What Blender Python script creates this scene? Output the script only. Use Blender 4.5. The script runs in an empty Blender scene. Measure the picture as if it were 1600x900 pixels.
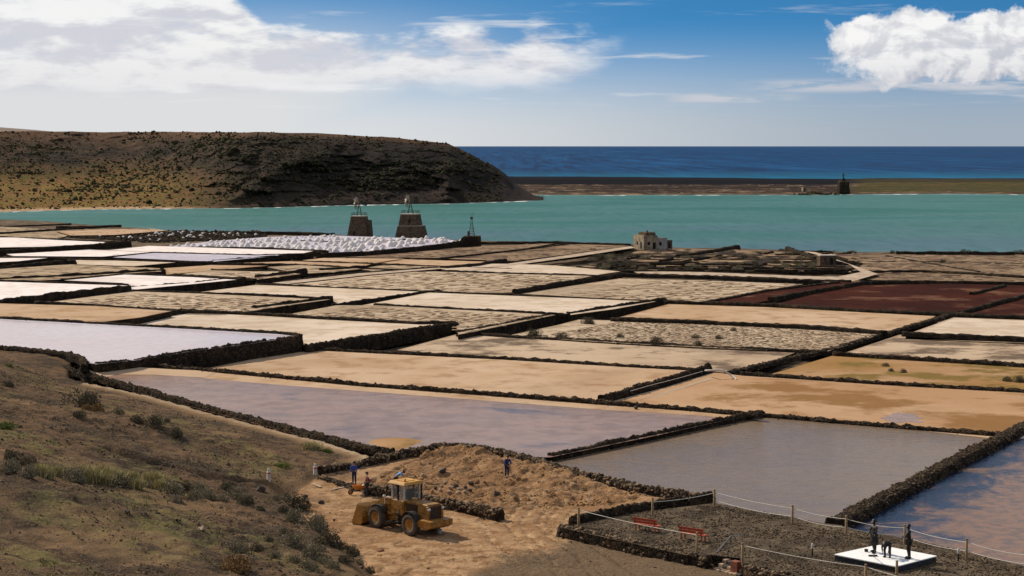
import bpy, math, random
import numpy as np
from mathutils import Vector, Matrix

random.seed(7); RNG = np.random.default_rng(7)
S = bpy.context.scene
COL = S.collection
R = math.radians

# ------------------------------------------------------------------ camera
FPX = 2889.0                      # focal length in pixels of the 1600 px wide photograph
CAM_H = 33.0                      # metres above the sea
PITCH = math.atan(222.0 / FPX)
cam_data = bpy.data.cameras.new("camera")
cam_data.sensor_width = 36.0
cam_data.lens = FPX / 1600.0 * 36.0
cam_data.clip_start = 0.5
cam_data.clip_end = 200000.0
cam = bpy.data.objects.new("camera", cam_data)
COL.objects.link(cam)
cam.location = (0, 0, CAM_H)
cam.rotation_euler = (math.pi / 2 - PITCH, 0, 0)
S.camera = cam

# ------------------------------------------------------------------ light
SUN_EL = R(37); SUN_AZ = R(-48)   # azimuth measured from +Y (view direction), negative = left
sun_data = bpy.data.lights.new("sun", 'SUN')
sun_data.energy = 4.9
sun_data.angle = R(0.5)
sun_data.color = (1.0, 0.90, 0.76)
sun = bpy.data.objects.new("sun", sun_data)
COL.objects.link(sun)
SUN_DIR = Vector((math.sin(SUN_AZ) * math.cos(SUN_EL), math.cos(SUN_AZ) * math.cos(SUN_EL), math.sin(SUN_EL)))
sun.rotation_euler = SUN_DIR.to_track_quat('Z', 'Y').to_euler()
sun.location = (0, 0, 200)

S.view_settings.view_transform = 'Standard'
S.view_settings.look = 'None'
S.view_settings.exposure = 0.0
S.view_settings.gamma = 1.0
S.view_settings.use_curve_mapping = False


# ------------------------------------------------------------------ node helper
class NT:
    def __init__(self, tree):
        self.t = tree; self.n = tree.nodes; self.l = tree.links

    def node(self, typ, **kw):
        nd = self.n.new(typ)
        for k, v in kw.items():
            setattr(nd, k, v)
        return nd

    def put(self, sock, v):
        if v is None:
            return
        if isinstance(v, bpy.types.NodeSocket):
            self.l.new(v, sock)
        else:
            if sock.type == 'RGBA' and len(v) == 3:
                v = (*v, 1.0)
            sock.default_value = v

    def m(self, op, a, b=None, c=None, clamp=False):
        nd = self.node('ShaderNodeMath', operation=op, use_clamp=clamp)
        self.put(nd.inputs[0], a); self.put(nd.inputs[1], b); self.put(nd.inputs[2], c)
        return nd.outputs[0]

    def vm(self, op, a, b=None):
        nd = self.node('ShaderNodeVectorMath', operation=op)
        self.put(nd.inputs[0], a); self.put(nd.inputs[1], b)
        return nd.outputs[0]

    def mix(self, a, b, f, blend='MIX'):
        nd = self.node('ShaderNodeMix', data_type='RGBA', blend_type=blend)
        self.put(nd.inputs[0], f); self.put(nd.inputs[6], a); self.put(nd.inputs[7], b)
        return nd.outputs[2]

    def ss(self, x, lo, hi, a=0.0, b=1.0):
        nd = self.node('ShaderNodeMapRange', interpolation_type='SMOOTHSTEP')
        self.put(nd.inputs[0], x); self.put(nd.inputs[1], lo); self.put(nd.inputs[2], hi)
        self.put(nd.inputs[3], a); self.put(nd.inputs[4], b)
        return nd.outputs[0]

    def noise(self, vec, scale, detail=4.0, rough=0.55, dist=0.0):
        nd = self.node('ShaderNodeTexNoise')
        self.put(nd.inputs['Vector'], vec); nd.inputs['Scale'].default_value = scale
        nd.inputs['Detail'].default_value = detail; nd.inputs['Roughness'].default_value = rough
        nd.inputs['Distortion'].default_value = dist
        return nd.outputs[0]

    def voro(self, vec, scale, feature='F1', out=0):
        nd = self.node('ShaderNodeTexVoronoi', feature=feature)
        self.put(nd.inputs['Vector'], vec); nd.inputs['Scale'].default_value = scale
        return nd.outputs[out]

    def xyz(self, x, y, z):
        nd = self.node('ShaderNodeCombineXYZ')
        self.put(nd.inputs[0], x); self.put(nd.inputs[1], y); self.put(nd.inputs[2], z)
        return nd.outputs[0]

    def sep(self, v):
        nd = self.node('ShaderNodeSeparateXYZ'); self.put(nd.inputs[0], v)
        return nd.outputs

    def pos(self):
        return self.node('ShaderNodeNewGeometry').outputs['Position']

    def scaled(self, v, s):
        nd = self.node('ShaderNodeMapping'); self.put(nd.inputs[0], v); nd.inputs[3].default_value = s
        return nd.outputs[0]

    def bump(self, h, strength=0.5, dist=0.1):
        nd = self.node('ShaderNodeBump')
        self.put(nd.inputs['Height'], h); nd.inputs['Strength'].default_value = strength
        nd.inputs['Distance'].default_value = dist
        return nd.outputs[0]

    def attr(self, name):
        nd = self.node('ShaderNodeAttribute', attribute_name=name)
        return nd.outputs[0]


def material(name, build):
    mt = bpy.data.materials.new(name)
    mt.use_nodes = True
    t = NT(mt.node_tree)
    bsdf = mt.node_tree.nodes['Principled BSDF']
    kw = build(t)
    for k, v in kw.items():
        t.put(bsdf.inputs[k], v)
    return mt


# ------------------------------------------------------------------ sky
world = bpy.data.worlds.new("World")
S.world = world
world.use_nodes = True
W = NT(world.node_tree)
bg = world.node_tree.nodes['Background']
BG = 0.08
bg.inputs['Strength'].default_value = BG
gen = W.node('ShaderNodeTexCoord').outputs['Generated']
dx, dy, dz = W.sep(gen)[0:3]
az = W.m('ARCTAN2', dx, dy)
el = W.m('ARCSINE', dz)
U = W.m('MULTIPLY', az, FPX / 100.0)      # hundreds of "pixels" right of the view direction
V = W.m('MULTIPLY', el, FPX / 100.0)      # the same above the horizon
sky = W.node('ShaderNodeTexSky', sky_type='NISHITA')
sky.sun_disc = False
sky.sun_elevation = SUN_EL
sky.sun_rotation = SUN_AZ
sky.air_density = 1.0; sky.dust_density = 0.4; sky.ozone_density = 2.0
lift = W.m('MULTIPLY_ADD', W.m('MAXIMUM', dz, 0.0), 5.0, 0.10)
vec = W.vm('NORMALIZE', W.xyz(dx, dy, lift))
W.put(sky.inputs['Vector'], vec)


def c(*rgb):                               # display-linear colour of the sky -> background colour
    return tuple(v / BG for v in rgb)


blue = W.mix(sky.outputs[0], (0.33, 0.98, 1.26), 1.0, 'MULTIPLY')
side = W.ss(U, -3.5, 7.0)                  # 0 towards the sun's side, 1 away from it
hazecol = W.mix(c(0.72, 0.73, 0.74), c(0.38, 0.44, 0.51), side)
hz = W.ss(V, 2.05, 0.10, 0.0, 0.98)
hz2 = W.m('MULTIPLY', W.ss(V, 2.7, 0.6), W.ss(U, 2.8, -4.0))
col = W.mix(blue, hazecol, W.m('MAXIMUM', hz, hz2))

# cloud bank on the sun's side, low over the land
n1 = W.noise(W.xyz(W.m('MULTIPLY', U, 0.55), W.m('MULTIPLY', V, 1.7), 3.3), 1.0, 7.0, 0.58)
n1b = W.noise(W.xyz(W.m('MULTIPLY_ADD', U, 0.55, -0.10), W.m('MULTIPLY_ADD', V, 1.7, 0.30), 3.3), 1.0, 7.0, 0.58)
wob = W.noise(W.xyz(W.m('MULTIPLY', U, 0.9), W.m('MULTIPLY', V, 1.2), 9.1), 1.0, 3.0, 0.5)
top = W.ss(U, -5.4, -3.6, 3.6, 1.82)
top = W.m('MULTIPLY_ADD', W.m('SUBTRACT', wob, 0.5), 0.8, top)
top = W.m('MULTIPLY_ADD', W.m('SUBTRACT', n1, 0.5), 1.3, top)
mk = W.ss(W.m('SUBTRACT', top, V), -0.18, 0.42)
mk = W.m('MULTIPLY', mk, W.ss(V, 0.62, W.ss(U, 0.5, -6.0, 1.25, 1.02)))
mk = W.m('MULTIPLY', mk, W.ss(U, 2.3, 0.2))
mk = W.m('MULTIPLY', mk, W.ss(U, -26.0, -19.0))
d1 = W.m('ADD', W.m('MULTIPLY', mk, 0.50), W.m('MULTIPLY', n1, 0.60))
a1 = W.ss(d1, 0.40, 0.80)
a1 = W.m('MULTIPLY', a1, W.ss(mk, 0.02, 0.25))
lit1 = W.ss(W.m('SUBTRACT', n1, n1b), -0.10, 0.09)
lit1 = W.m('MULTIPLY', lit1, W.ss(V, 0.75, 1.9, 0.55, 1.0))
ccol1 = W.mix(c(0.66, 0.66, 0.71), c(0.94, 0.93, 0.91), lit1)
col = W.mix(col, ccol1, W.m('MULTIPLY', a1, 0.94))

# one tall cumulus to the right
n2 = W.noise(W.xyz(W.m('MULTIPLY', U, 1.5), W.m('MULTIPLY', V, 1.9), 21.4), 1.0, 8.0, 0.60, 0.35)
n2b = W.noise(W.xyz(W.m('MULTIPLY_ADD', U, 1.5, -0.16), W.m('MULTIPLY_ADD', V, 1.9, 0.22), 21.4), 1.0, 8.0, 0.60, 0.35)
wob2 = W.noise(W.xyz(U, V, 5.5), 1.1, 6.0, 0.62)
lx = W.m('MULTIPLY_ADD', W.m('SUBTRACT', wob2, 0.5), 1.5, U)
ly = W.m('MULTIPLY_ADD', W.m('SUBTRACT', wob2, 0.5), -0.95, V)
b2 = W.m('MULTIPLY', W.ss(lx, 4.62, 5.05), W.ss(lx, 10.5, 9.2))
b2 = W.m('MULTIPLY', b2, W.ss(ly, 2.12, 1.90))
b2 = W.m('MULTIPLY', b2, W.ss(W.m('MULTIPLY_ADD', W.m('SUBTRACT', n2, 0.5), 0.9, V), 0.80, W.ss(U, 4.8, 6.6, 1.45, 1.10)))
d2 = W.m('ADD', W.m('MULTIPLY', b2, 0.72), W.m('MULTIPLY', n2, 0.45))
a2 = W.m('MULTIPLY', W.ss(d2, 0.44, 0.92), W.ss(b2, 0.0, 0.40))
lit2 = W.ss(W.m('SUBTRACT', n2, n2b), -0.12, 0.10)
low2 = W.m('MULTIPLY', W.ss(V, 0.85, 1.75), W.ss(U, 9.5, 5.0, 0.65, 1.0))
lit2 = W.m('MULTIPLY_ADD', lit2, 0.62, W.m('MULTIPLY', low2, 0.45), clamp=True)
ccol2 = W.mix(c(0.47, 0.49, 0.56), c(0.95, 0.94, 0.93), lit2)
col = W.mix(col, ccol2, W.m('MULTIPLY', a2, 0.98))

# thin streaks
n3 = W.noise(W.xyz(W.m('MULTIPLY', U, 0.42), W.m('MULTIPLY', V, 5.5), 40.7), 1.0, 5.0, 0.55)
s3 = W.m('MULTIPLY', W.ss(V, 0.55, 0.75), W.ss(V, 2.6, 1.2, 0.45, 1.0))
a3 = W.m('MULTIPLY', W.ss(n3, 0.55, 0.72), s3)
col = W.mix(col, W.mix(c(0.86, 0.86, 0.87), c(0.58, 0.61, 0.68), side), W.m('MULTIPLY', a3, 0.8))
wsp = W.m('MULTIPLY', W.m('MULTIPLY', W.ss(V, 0.78, 0.88), W.ss(V, 1.06, 0.94)), W.m('MULTIPLY', W.ss(U, 3.2, 4.6), W.ss(U, 9.5, 7.5)))
wsp2 = W.m('MULTIPLY', W.m('MULTIPLY', W.ss(V, 0.64, 0.71), W.ss(V, 0.84, 0.76)), W.m('MULTIPLY', W.ss(U, 2.2, 2.9), W.ss(U, 4.8, 3.6)))
n8 = W.noise(W.xyz(W.m('MULTIPLY', U, 0.9), W.m('MULTIPLY', V, 7.0), 77.0), 1.0, 5.0, 0.6)
a8 = W.m('MULTIPLY', W.m('MAXIMUM', wsp, wsp2), W.ss(n8, 0.34, 0.56))
col = W.mix(col, c(0.62, 0.62, 0.66), W.m('MULTIPLY', a8, 0.75))
# broken cloud like that in view, added over the unseen dome for white fill
up = W.m('ADD', W.m('MAXIMUM', dz, 0.0), 0.12)
n4 = W.noise(W.xyz(W.m('DIVIDE', dx, up), W.m('DIVIDE', dy, up), 2.0), 1.1, 6.0, 0.6)
a4 = W.m('MULTIPLY', W.ss(n4, 0.40, 0.62), W.ss(V, 2.6, 5.0))
col = W.mix(col, W.mix(c(0.62, 0.63, 0.67), c(0.95, 0.94, 0.92), W.ss(n4, 0.45, 0.7)), W.m('MULTIPLY', a4, 0.9))
W.put(bg.inputs['Color'], col)
# ------------------------------------------------------------------ geometry helpers
def at(px, py, z):
    """The point of height z that the photograph shows at pixel (px, py)."""
    xr = (px - 800.0) / FPX; yr = (py - 450.0) / FPX
    d = np.array([xr, math.cos(PITCH) - yr * math.sin(PITCH), -math.sin(PITCH) - yr * math.cos(PITCH)])
    k = (z - CAM_H) / d[2]
    return (d[0] * k, d[1] * k, z)


def ray(px, py):
    xr = (px - 800.0) / FPX; yr = (py - 450.0) / FPX
    return np.array([xr, math.cos(PITCH) - yr * math.sin(PITCH), -math.sin(PITCH) - yr * math.cos(PITCH)])


def poly_at(pts, z):
    return [at(x, y, z)[:2] for x, y in pts]


def inside(poly, x, y):
    x = np.asarray(x, float); y = np.asarray(y, float)
    res = np.zeros(x.shape, bool)
    n = len(poly)
    for i in range(n):
        x0, y0 = poly[i]; x1, y1 = poly[(i + 1) % n]
        if y0 == y1:
            continue
        cnd = ((y0 > y) != (y1 > y)) & (x < (x1 - x0) * (y - y0) / (y1 - y0) + x0)
        res ^= cnd
    return res


def seg_dist(pts, x, y):
    x = np.asarray(x, float); y = np.asarray(y, float)
    best = np.full(x.shape, 1e9)
    for (x0, y0), (x1, y1) in zip(pts[:-1], pts[1:]):
        dx_, dy_ = x1 - x0, y1 - y0
        t = np.clip(((x - x0) * dx_ + (y - y0) * dy_) / (dx_ * dx_ + dy_ * dy_ + 1e-9), 0, 1)
        best = np.minimum(best, np.hypot(x - x0 - t * dx_, y - y0 - t * dy_))
    return best


def _hash(ix, iy, seed):
    h = (ix.astype(np.int64) * 374761393 + iy.astype(np.int64) * 668265263 + seed * 1442695041) & 0x7fffffff
    h = ((h ^ (h >> 13)) * 1274126177) & 0x7fffffff
    return ((h ^ (h >> 16)) & 0xffff) / 65535.0


def vnoise(x, y, seed=0):
    x = np.asarray(x, float); y = np.asarray(y, float)
    ix = np.floor(x); iy = np.floor(y); fx = x - ix; fy = y - iy
    fx = fx * fx * (3 - 2 * fx); fy = fy * fy * (3 - 2 * fy)
    a = _hash(ix, iy, seed); b = _hash(ix + 1, iy, seed); c_ = _hash(ix, iy + 1, seed); d = _hash(ix + 1, iy + 1, seed)
    return (a * (1 - fx) + b * fx) * (1 - fy) + (c_ * (1 - fx) + d * fx) * fy


def fbm(x, y, seed=0, octv=4):
    s = 0; a = 0.5; n = 0
    for i in range(octv):
        s = s + a * vnoise(x * 2 ** i + 17.3 * i, y * 2 ** i - 9.1 * i, seed + i); n += a; a *= 0.5
    return s / n


def sstep(a, b, x):
    t = np.clip((x - a) / (b - a), 0, 1)
    return t * t * (3 - 2 * t)


def mesh_np(name, V_, F_, mats, parent=None, smooth=False, midx=None, kind=None):
    """One mesh object from a vertex array and an array of equal-sized faces."""
    V_ = np.asarray(V_, np.float32); F_ = np.asarray(F_, np.int32)
    me = bpy.data.meshes.new(name)
    k = F_.shape[1]
    me.vertices.add(len(V_)); me.vertices.foreach_set('co', V_.ravel())
    me.loops.add(F_.size); me.loops.foreach_set('vertex_index', F_.ravel())
    me.polygons.add(len(F_)); me.polygons.foreach_set('loop_start', np.arange(0, F_.size, k, dtype=np.int32))
    if midx is not None:
        me.polygons.foreach_set('material_index', np.asarray(midx, np.int32))
    if smooth:
        me.polygons.foreach_set('use_smooth', np.ones(len(F_), bool))
    me.update(calc_edges=True)
    for m_ in (mats if isinstance(mats, (list, tuple)) else [mats]):
        me.materials.append(m_)
    o = bpy.data.objects.new(name, me); COL.objects.link(o)
    if parent:
        o.parent = parent
    if kind:
        o['kind'] = kind
    return o


class MB:
    """Collects simple shapes; build() links them as ONE mesh object."""
    def __init__(self):
        self.v = []; self.f = []; self.mi = []; self.sm = []
        self.M = Matrix.Identity(4)

    def add(self, vs, fs, mi=0, smooth=False):
        o = len(self.v)
        self.v += [tuple(self.M @ Vector(p)) for p in vs]
        self.f += [tuple(i + o for i in f) for f in fs]
        self.mi += [mi] * len(fs); self.sm += [smooth] * len(fs)

    def box(self, lo, hi, mi=0, taper=(1, 1), rot=None, bev=0.0):
        cx, cy = (lo[0] + hi[0]) / 2, (lo[1] + hi[1]) / 2
        hx, hy = (hi[0] - lo[0]) / 2, (hi[1] - lo[1]) / 2
        vs = []
        if bev > 0:
            for z, s, ins in ((lo[2], 1, bev), (lo[2] + bev, 1, 0), (hi[2] - bev, 0, 0), (hi[2], 0, bev)):
                tx, ty = (1, 1) if s else taper
                ax, ay = hx * tx - ins, hy * ty - ins
                vs += [(cx - ax, cy - ay, z), (cx + ax, cy - ay, z), (cx + ax, cy + ay, z), (cx - ax, cy + ay, z)]
            fs = [(3, 2, 1, 0), (12, 13, 14, 15)]
            for r in range(3):
                for i in range(4):
                    j = (i + 1) % 4
                    fs.append((r * 4 + i, r * 4 + j, r * 4 + 4 + j, r * 4 + 4 + i))
        else:
            for z, (tx, ty) in ((lo[2], (1, 1)), (hi[2], taper)):
                vs += [(cx - hx * tx, cy - hy * ty, z), (cx + hx * tx, cy - hy * ty, z), (cx + hx * tx, cy + hy * ty, z), (cx - hx * tx, cy + hy * ty, z)]
            fs = [(3, 2, 1, 0), (4, 5, 6, 7), (0, 1, 5, 4), (1, 2, 6, 5), (2, 3, 7, 6), (3, 0, 4, 7)]
        if rot is not None:
            c0 = Vector((cx, cy, (lo[2] + hi[2]) / 2))
            vs = [tuple(rot @ (Vector(p) - c0) + c0) for p in vs]
        self.add(vs, fs, mi)

    def tube(self, path, r, n=8, mi=0, cap=True, smooth=True):
        path = [Vector(p) for p in path]
        rs = r if isinstance(r, (list, tuple)) else [r] * len(path)
        vs = []; fs = []
        for i, p in enumerate(path):
            t = (path[min(i + 1, len(path) - 1)] - path[max(i - 1, 0)]).normalized()
            a = t.cross(Vector((0, 0, 1)) if abs(t.z) < 0.9 else Vector((1, 0, 0))).normalized(); b = t.cross(a)
            for k in range(n):
                w = 2 * math.pi * k / n
                vs.append(tuple(p + (a * math.cos(w) + b * math.sin(w)) * rs[i]))
        for i in range(len(path) - 1):
            for k in range(n):
                j = (k + 1) % n
                fs.append((i * n + k, i * n + j, i * n + n + j, i * n + n + k))
        self.add(vs, fs, mi, smooth)
        if cap:
            self.add(vs[:n], [tuple(range(n))], mi); self.add(vs[-n:], [tuple(range(n))][::-1], mi)

    def lathe(self, prof, axis='z', org=(0, 0, 0), n=24, mi=0, smooth=True):
        vs = []; fs = []
        for r_, h in prof:
            for k in range(n):
                w = 2 * math.pi * k / n
                a, b = r_ * math.cos(w), r_ * math.sin(w)
                p = (a, b, h) if axis == 'z' else ((a, h, b) if axis == 'y' else (h, a, b))
                vs.append((p[0] + org[0], p[1] + org[1], p[2] + org[2]))
        for i in range(len(prof) - 1):
            for k in range(n):
                j = (k + 1) % n
                fs.append((i * n + k, i * n + j, i * n + n + j, i * n + n + k))
        self.add(vs, fs, mi, smooth)

    def prism(self, prof, y0, y1, mi=0):
        """polygon in x,z swept from y0 to y1"""
        n = len(prof)
        vs = [(x, y0, z) for x, z in prof] + [(x, y1, z) for x, z in prof]
        fs = [tuple(range(n)), tuple(range(2 * n - 1, n - 1, -1))]
        fs += [(i, i + n, (i + 1) % n + n, (i + 1) % n) for i in range(n)]
        self.add(vs, fs, mi)

    def build(self, name, mats, parent=None, kind=None):
        me = bpy.data.meshes.new(name)
        me.from_pydata(self.v, [], self.f)
        for m_ in (mats if isinstance(mats, (list, tuple)) else [mats]):
            me.materials.append(m_)
        me.polygons.foreach_set('material_index', self.mi)
        me.polygons.foreach_set('use_smooth', self.sm)
        me.update()
        o = bpy.data.objects.new(name, me); COL.objects.link(o)
        if parent:
            o.parent = parent
        if kind:
            o['kind'] = kind
        return o


def tag(o, label, cat, group=None):
    o['label'] = label; o['category'] = cat; o['kind'] = 'thing'
    if group:
        o['group'] = group
    return o


def empty(name, loc, rz=0.0, label=None, cat=None, group=None):
    o = bpy.data.objects.new(name, None); COL.objects.link(o)
    o.location = loc; o.rotation_euler = (0, 0, rz)
    if label:
        tag(o, label, cat, group)
    return o


def copy_tree(o, parent=None):
    c_ = o.copy(); COL.objects.link(c_); c_.parent = parent
    for ch in list(o.children):
        copy_tree(ch, c_)
    return c_


_t = (1 + 5 ** 0.5) / 2
ICO_V = np.array([(-1, _t, 0), (1, _t, 0), (-1, -_t, 0), (1, -_t, 0), (0, -1, _t), (0, 1, _t), (0, -1, -_t), (0, 1, -_t),
                  (_t, 0, -1), (_t, 0, 1), (-_t, 0, -1), (-_t, 0, 1)]) / math.sqrt(1 + _t * _t)
ICO_F = np.array([(0, 11, 5), (0, 5, 1), (0, 1, 7), (0, 7, 10), (0, 10, 11), (1, 5, 9), (5, 11, 4), (11, 10, 2), (10, 7, 6), (7, 1, 8),
                  (3, 9, 4), (3, 4, 2), (3, 2, 6), (3, 6, 8), (3, 8, 9), (4, 9, 5), (2, 4, 11), (6, 2, 10), (8, 6, 7), (9, 8, 1)])


def stones_np(P, size, flat=0.75, jit=0.36):
    """Angular stones: arrays of vertices and faces for N stones at P with radius size."""
    N = len(P)
    size = np.broadcast_to(np.asarray(size, float), (N,))
    v = ICO_V[None] * (1 + RNG.uniform(-jit, jit, (N, 12, 1)))
    sc = RNG.uniform(0.6, 1.3, (N, 1, 3)); sc[:, :, 2] *= flat
    v = v * sc
    a = RNG.uniform(0, 6.283, N); tl = RNG.uniform(-0.5, 0.5, N)
    ca, sa = np.cos(a)[:, None], np.sin(a)[:, None]; ct, st = np.cos(tl)[:, None], np.sin(tl)[:, None]
    x, y, z = v[..., 0], v[..., 1], v[..., 2]
    y, z = y * ct - z * st, y * st + z * ct
    x, y = x * ca - y * sa, x * sa + y * ca
    v = np.stack([x, y, z], -1) * size[:, None, None] + np.asarray(P)[:, None, :]
    f = ICO_F[None] + (np.arange(N) * 12)[:, None, None]
    return v.reshape(-1, 3), f.reshape(-1, 3)


def bars_np(C, H, ang):
    """Boxes with slightly sloped sides: centres, half sizes, yaw."""
    C = np.asarray(C); H = np.asarray(H); N = len(C)
    base = np.array([(-1, -1, -1), (1, -1, -1), (1, 1, -1), (-1, 1, -1), (-.94, -.55, 1), (.94, -.55, 1), (.94, .55, 1), (-.94, .55, 1)], float)
    v = base[None] * H[:, None, :]
    ca, sa = np.cos(ang)[:, None], np.sin(ang)[:, None]
    x, y = v[..., 0] * ca - v[..., 1] * sa, v[..., 0] * sa + v[..., 1] * ca
    v = np.stack([x, y, v[..., 2]], -1) + C[:, None, :]
    q = np.array([(4, 5, 6, 7), (0, 1, 5, 4), (1, 2, 6, 5), (2, 3, 7, 6), (3, 0, 4, 7)])
    f = q[None] + (np.arange(N) * 8)[:, None, None]
    return v.reshape(-1, 3), f.reshape(-1, 4)


# ------------------------------------------------------------------ materials
def plain(name, colour, rough=0.7, metal=0.0, var=0.25, scale=3.0, bump=0.0, spec=0.4):
    def b(t):
        p = t.node('ShaderNodeTexCoord').outputs['Object']
        n = t.noise(p, scale, 5.0, 0.6)
        lo = tuple(v * (1 - var) for v in colour); hi = tuple(min(1, v * (1 + var)) for v in colour)
        d = {'Base Color': t.mix(lo, hi, t.ss(n, 0.3, 0.7)), 'Roughness': rough, 'Metallic': metal, 'Specular IOR Level': spec}
        if bump:
            d['Normal'] = t.bump(n, bump, 0.05)
        return d
    return material(name, b)


def _basalt(t):
    p = t.pos()
    n = t.noise(p, 1.3, 5, 0.6); v = t.voro(p, 2.6, out=1)
    vs = t.sep(v)[0]
    cl = t.mix((0.026, 0.020, 0.015), (0.095, 0.068, 0.043), t.m('MULTIPLY', t.ss(n, 0.35, 0.75), vs))
    ec = t.noise(p, 0.35, 3, 0.5)
    cl = t.mix(cl, (0.13, 0.078, 0.038), t.m('MULTIPLY', t.ss(ec, 0.52, 0.75), 0.55))
    e = t.voro(p, 2.6, 'DISTANCE_TO_EDGE')
    return {'Base Color': cl, 'Roughness': 0.95, 'Specular IOR Level': 0.03,
            'Normal': t.bump(t.m('ADD', t.ss(e, 0.0, 0.18), t.m('MULTIPLY', n, 0.6)), 0.8, 0.15)}


def _stone(t):
    p = t.pos()
    rnd = t.node('ShaderNodeNewGeometry').outputs['Random Per Island']
    n = t.noise(p, 4.0, 4, 0.6)
    cl = t.mix((0.030, 0.023, 0.018), (0.165, 0.112, 0.068), t.m('POWER', rnd, 1.7))
    cl = t.mix(cl, (0.22, 0.15, 0.085), t.m('MULTIPLY', t.ss(n, 0.5, 0.8), 0.45))
    return {'Base Color': cl, 'Roughness': 0.95, 'Specular IOR Level': 0.03}


def pan_mat(name, c0, c1, c2, s1=0.05, s2=0.4, lo=0.42, hi=0.62, bump=0.3, rough=0.9, stretch=None, fine=2.5, fine_amt=0.18, edge=None):
    def b(t):
        p = t.pos()
        q = t.scaled(p, stretch) if stretch else p
        n1_ = t.noise(q, s1, 5, 0.6, 0.4); n2_ = t.noise(q, s2, 6, 0.65)
        n3_ = t.noise(p, fine, 3, 0.6)
        cl = t.mix(c0, c1, t.ss(n1_, 0.35, 0.65))
        cl = t.mix(cl, c2, t.ss(n2_, lo, hi))
        cl = t.mix(cl, tuple(v * 0.55 for v in c0), t.m('MULTIPLY', t.ss(n3_, 0.5, 0.75), fine_amt))
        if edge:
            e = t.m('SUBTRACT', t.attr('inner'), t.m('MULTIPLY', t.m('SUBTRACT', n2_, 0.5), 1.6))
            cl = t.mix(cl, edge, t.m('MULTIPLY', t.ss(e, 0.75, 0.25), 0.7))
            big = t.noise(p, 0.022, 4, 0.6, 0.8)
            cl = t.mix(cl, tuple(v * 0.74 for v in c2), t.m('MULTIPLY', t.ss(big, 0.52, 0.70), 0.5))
        return {'Base Color': cl, 'Roughness': rough, 'Specular IOR Level': 0.02,
                'Normal': t.bump(t.m('ADD', n2_, t.m('MULTIPLY', n3_, 0.4)), bump, 0.3)}
    return material(name, b)


def water_mat(name, shallow, deep, s=0.05, rough=0.12, spec=0.5, ripple=1.6, rstr=0.25, lo=0.42, hi=0.6, extra=None, stretch=None, streak=None):
    def b(t):
        p = t.pos()
        q = t.scaled(p, stretch) if stretch else p
        n1_ = t.noise(q, s, 5, 0.6, 0.6)
        cl = t.mix(shallow, deep, t.ss(n1_, lo, hi))
        if extra:
            n4 = t.noise(q, s * 9, 4, 0.6)
            cl = t.mix(cl, extra, t.m('MULTIPLY', t.ss(n4, 0.42, 0.64), 0.65))
        if streak:
            n5 = t.noise(t.scaled(p, (0.035, 0.07, 1.0)), 1.0, 5, 0.65, 1.0)
            cl = t.mix(cl, streak, t.m('MULTIPLY', t.ss(n5, 0.60, 0.70), 0.7))
        r1 = t.noise(t.scaled(p, (0.7, 1.5, 1.0)), ripple, 4, 0.65)
        cl = t.mix(cl, tuple(v * 0.72 for v in shallow), t.m('MULTIPLY', t.ss(r1, 0.45, 0.65), 0.5))
        return {'Base Color': cl, 'Roughness': rough, 'Specular IOR Level': spec, 'IOR': 1.33,
                'Normal': t.bump(r1, rstr, 0.12)}
    return material(name, b)


M = {}
M['basalt'] = material('basalt', _basalt)
M['stone'] = material('loose_stone', _stone)
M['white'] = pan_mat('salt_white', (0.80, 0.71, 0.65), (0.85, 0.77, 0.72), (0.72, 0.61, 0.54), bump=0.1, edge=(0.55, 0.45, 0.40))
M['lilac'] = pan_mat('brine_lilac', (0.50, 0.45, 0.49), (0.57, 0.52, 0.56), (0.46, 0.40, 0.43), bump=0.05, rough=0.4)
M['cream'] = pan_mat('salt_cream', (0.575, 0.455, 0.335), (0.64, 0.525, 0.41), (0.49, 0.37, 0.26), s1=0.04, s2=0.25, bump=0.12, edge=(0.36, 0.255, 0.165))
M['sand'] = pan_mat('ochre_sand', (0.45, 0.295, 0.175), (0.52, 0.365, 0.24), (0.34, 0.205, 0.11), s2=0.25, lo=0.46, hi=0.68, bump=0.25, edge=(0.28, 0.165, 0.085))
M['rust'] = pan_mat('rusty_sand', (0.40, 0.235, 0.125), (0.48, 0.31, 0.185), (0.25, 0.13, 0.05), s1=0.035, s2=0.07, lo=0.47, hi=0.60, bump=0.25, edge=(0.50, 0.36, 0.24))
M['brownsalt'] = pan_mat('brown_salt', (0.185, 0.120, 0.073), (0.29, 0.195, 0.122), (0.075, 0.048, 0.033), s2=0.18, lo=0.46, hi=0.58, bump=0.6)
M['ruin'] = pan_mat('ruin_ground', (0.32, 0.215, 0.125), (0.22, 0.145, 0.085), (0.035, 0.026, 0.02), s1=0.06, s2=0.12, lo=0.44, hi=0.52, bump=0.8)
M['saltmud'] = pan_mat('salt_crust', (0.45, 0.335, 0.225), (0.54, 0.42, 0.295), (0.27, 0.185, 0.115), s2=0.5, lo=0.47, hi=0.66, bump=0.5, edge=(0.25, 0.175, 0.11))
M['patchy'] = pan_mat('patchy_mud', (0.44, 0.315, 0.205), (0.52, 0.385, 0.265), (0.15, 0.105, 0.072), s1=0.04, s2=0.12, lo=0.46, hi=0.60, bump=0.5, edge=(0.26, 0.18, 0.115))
M['darkmud'] = pan_mat('brown_mud', (0.33, 0.24, 0.15), (0.46, 0.34, 0.22), (0.16, 0.11, 0.07), s2=0.3, lo=0.45, hi=0.6, bump=0.6)
M['red'] = pan_mat('red_glasswort', (0.034, 0.010, 0.0065), (0.060, 0.016, 0.009), (0.14, 0.065, 0.038), s1=0.05, s2=0.09, lo=0.54, hi=0.68, bump=0.9, fine=0.5, fine_amt=0.8)
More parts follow.
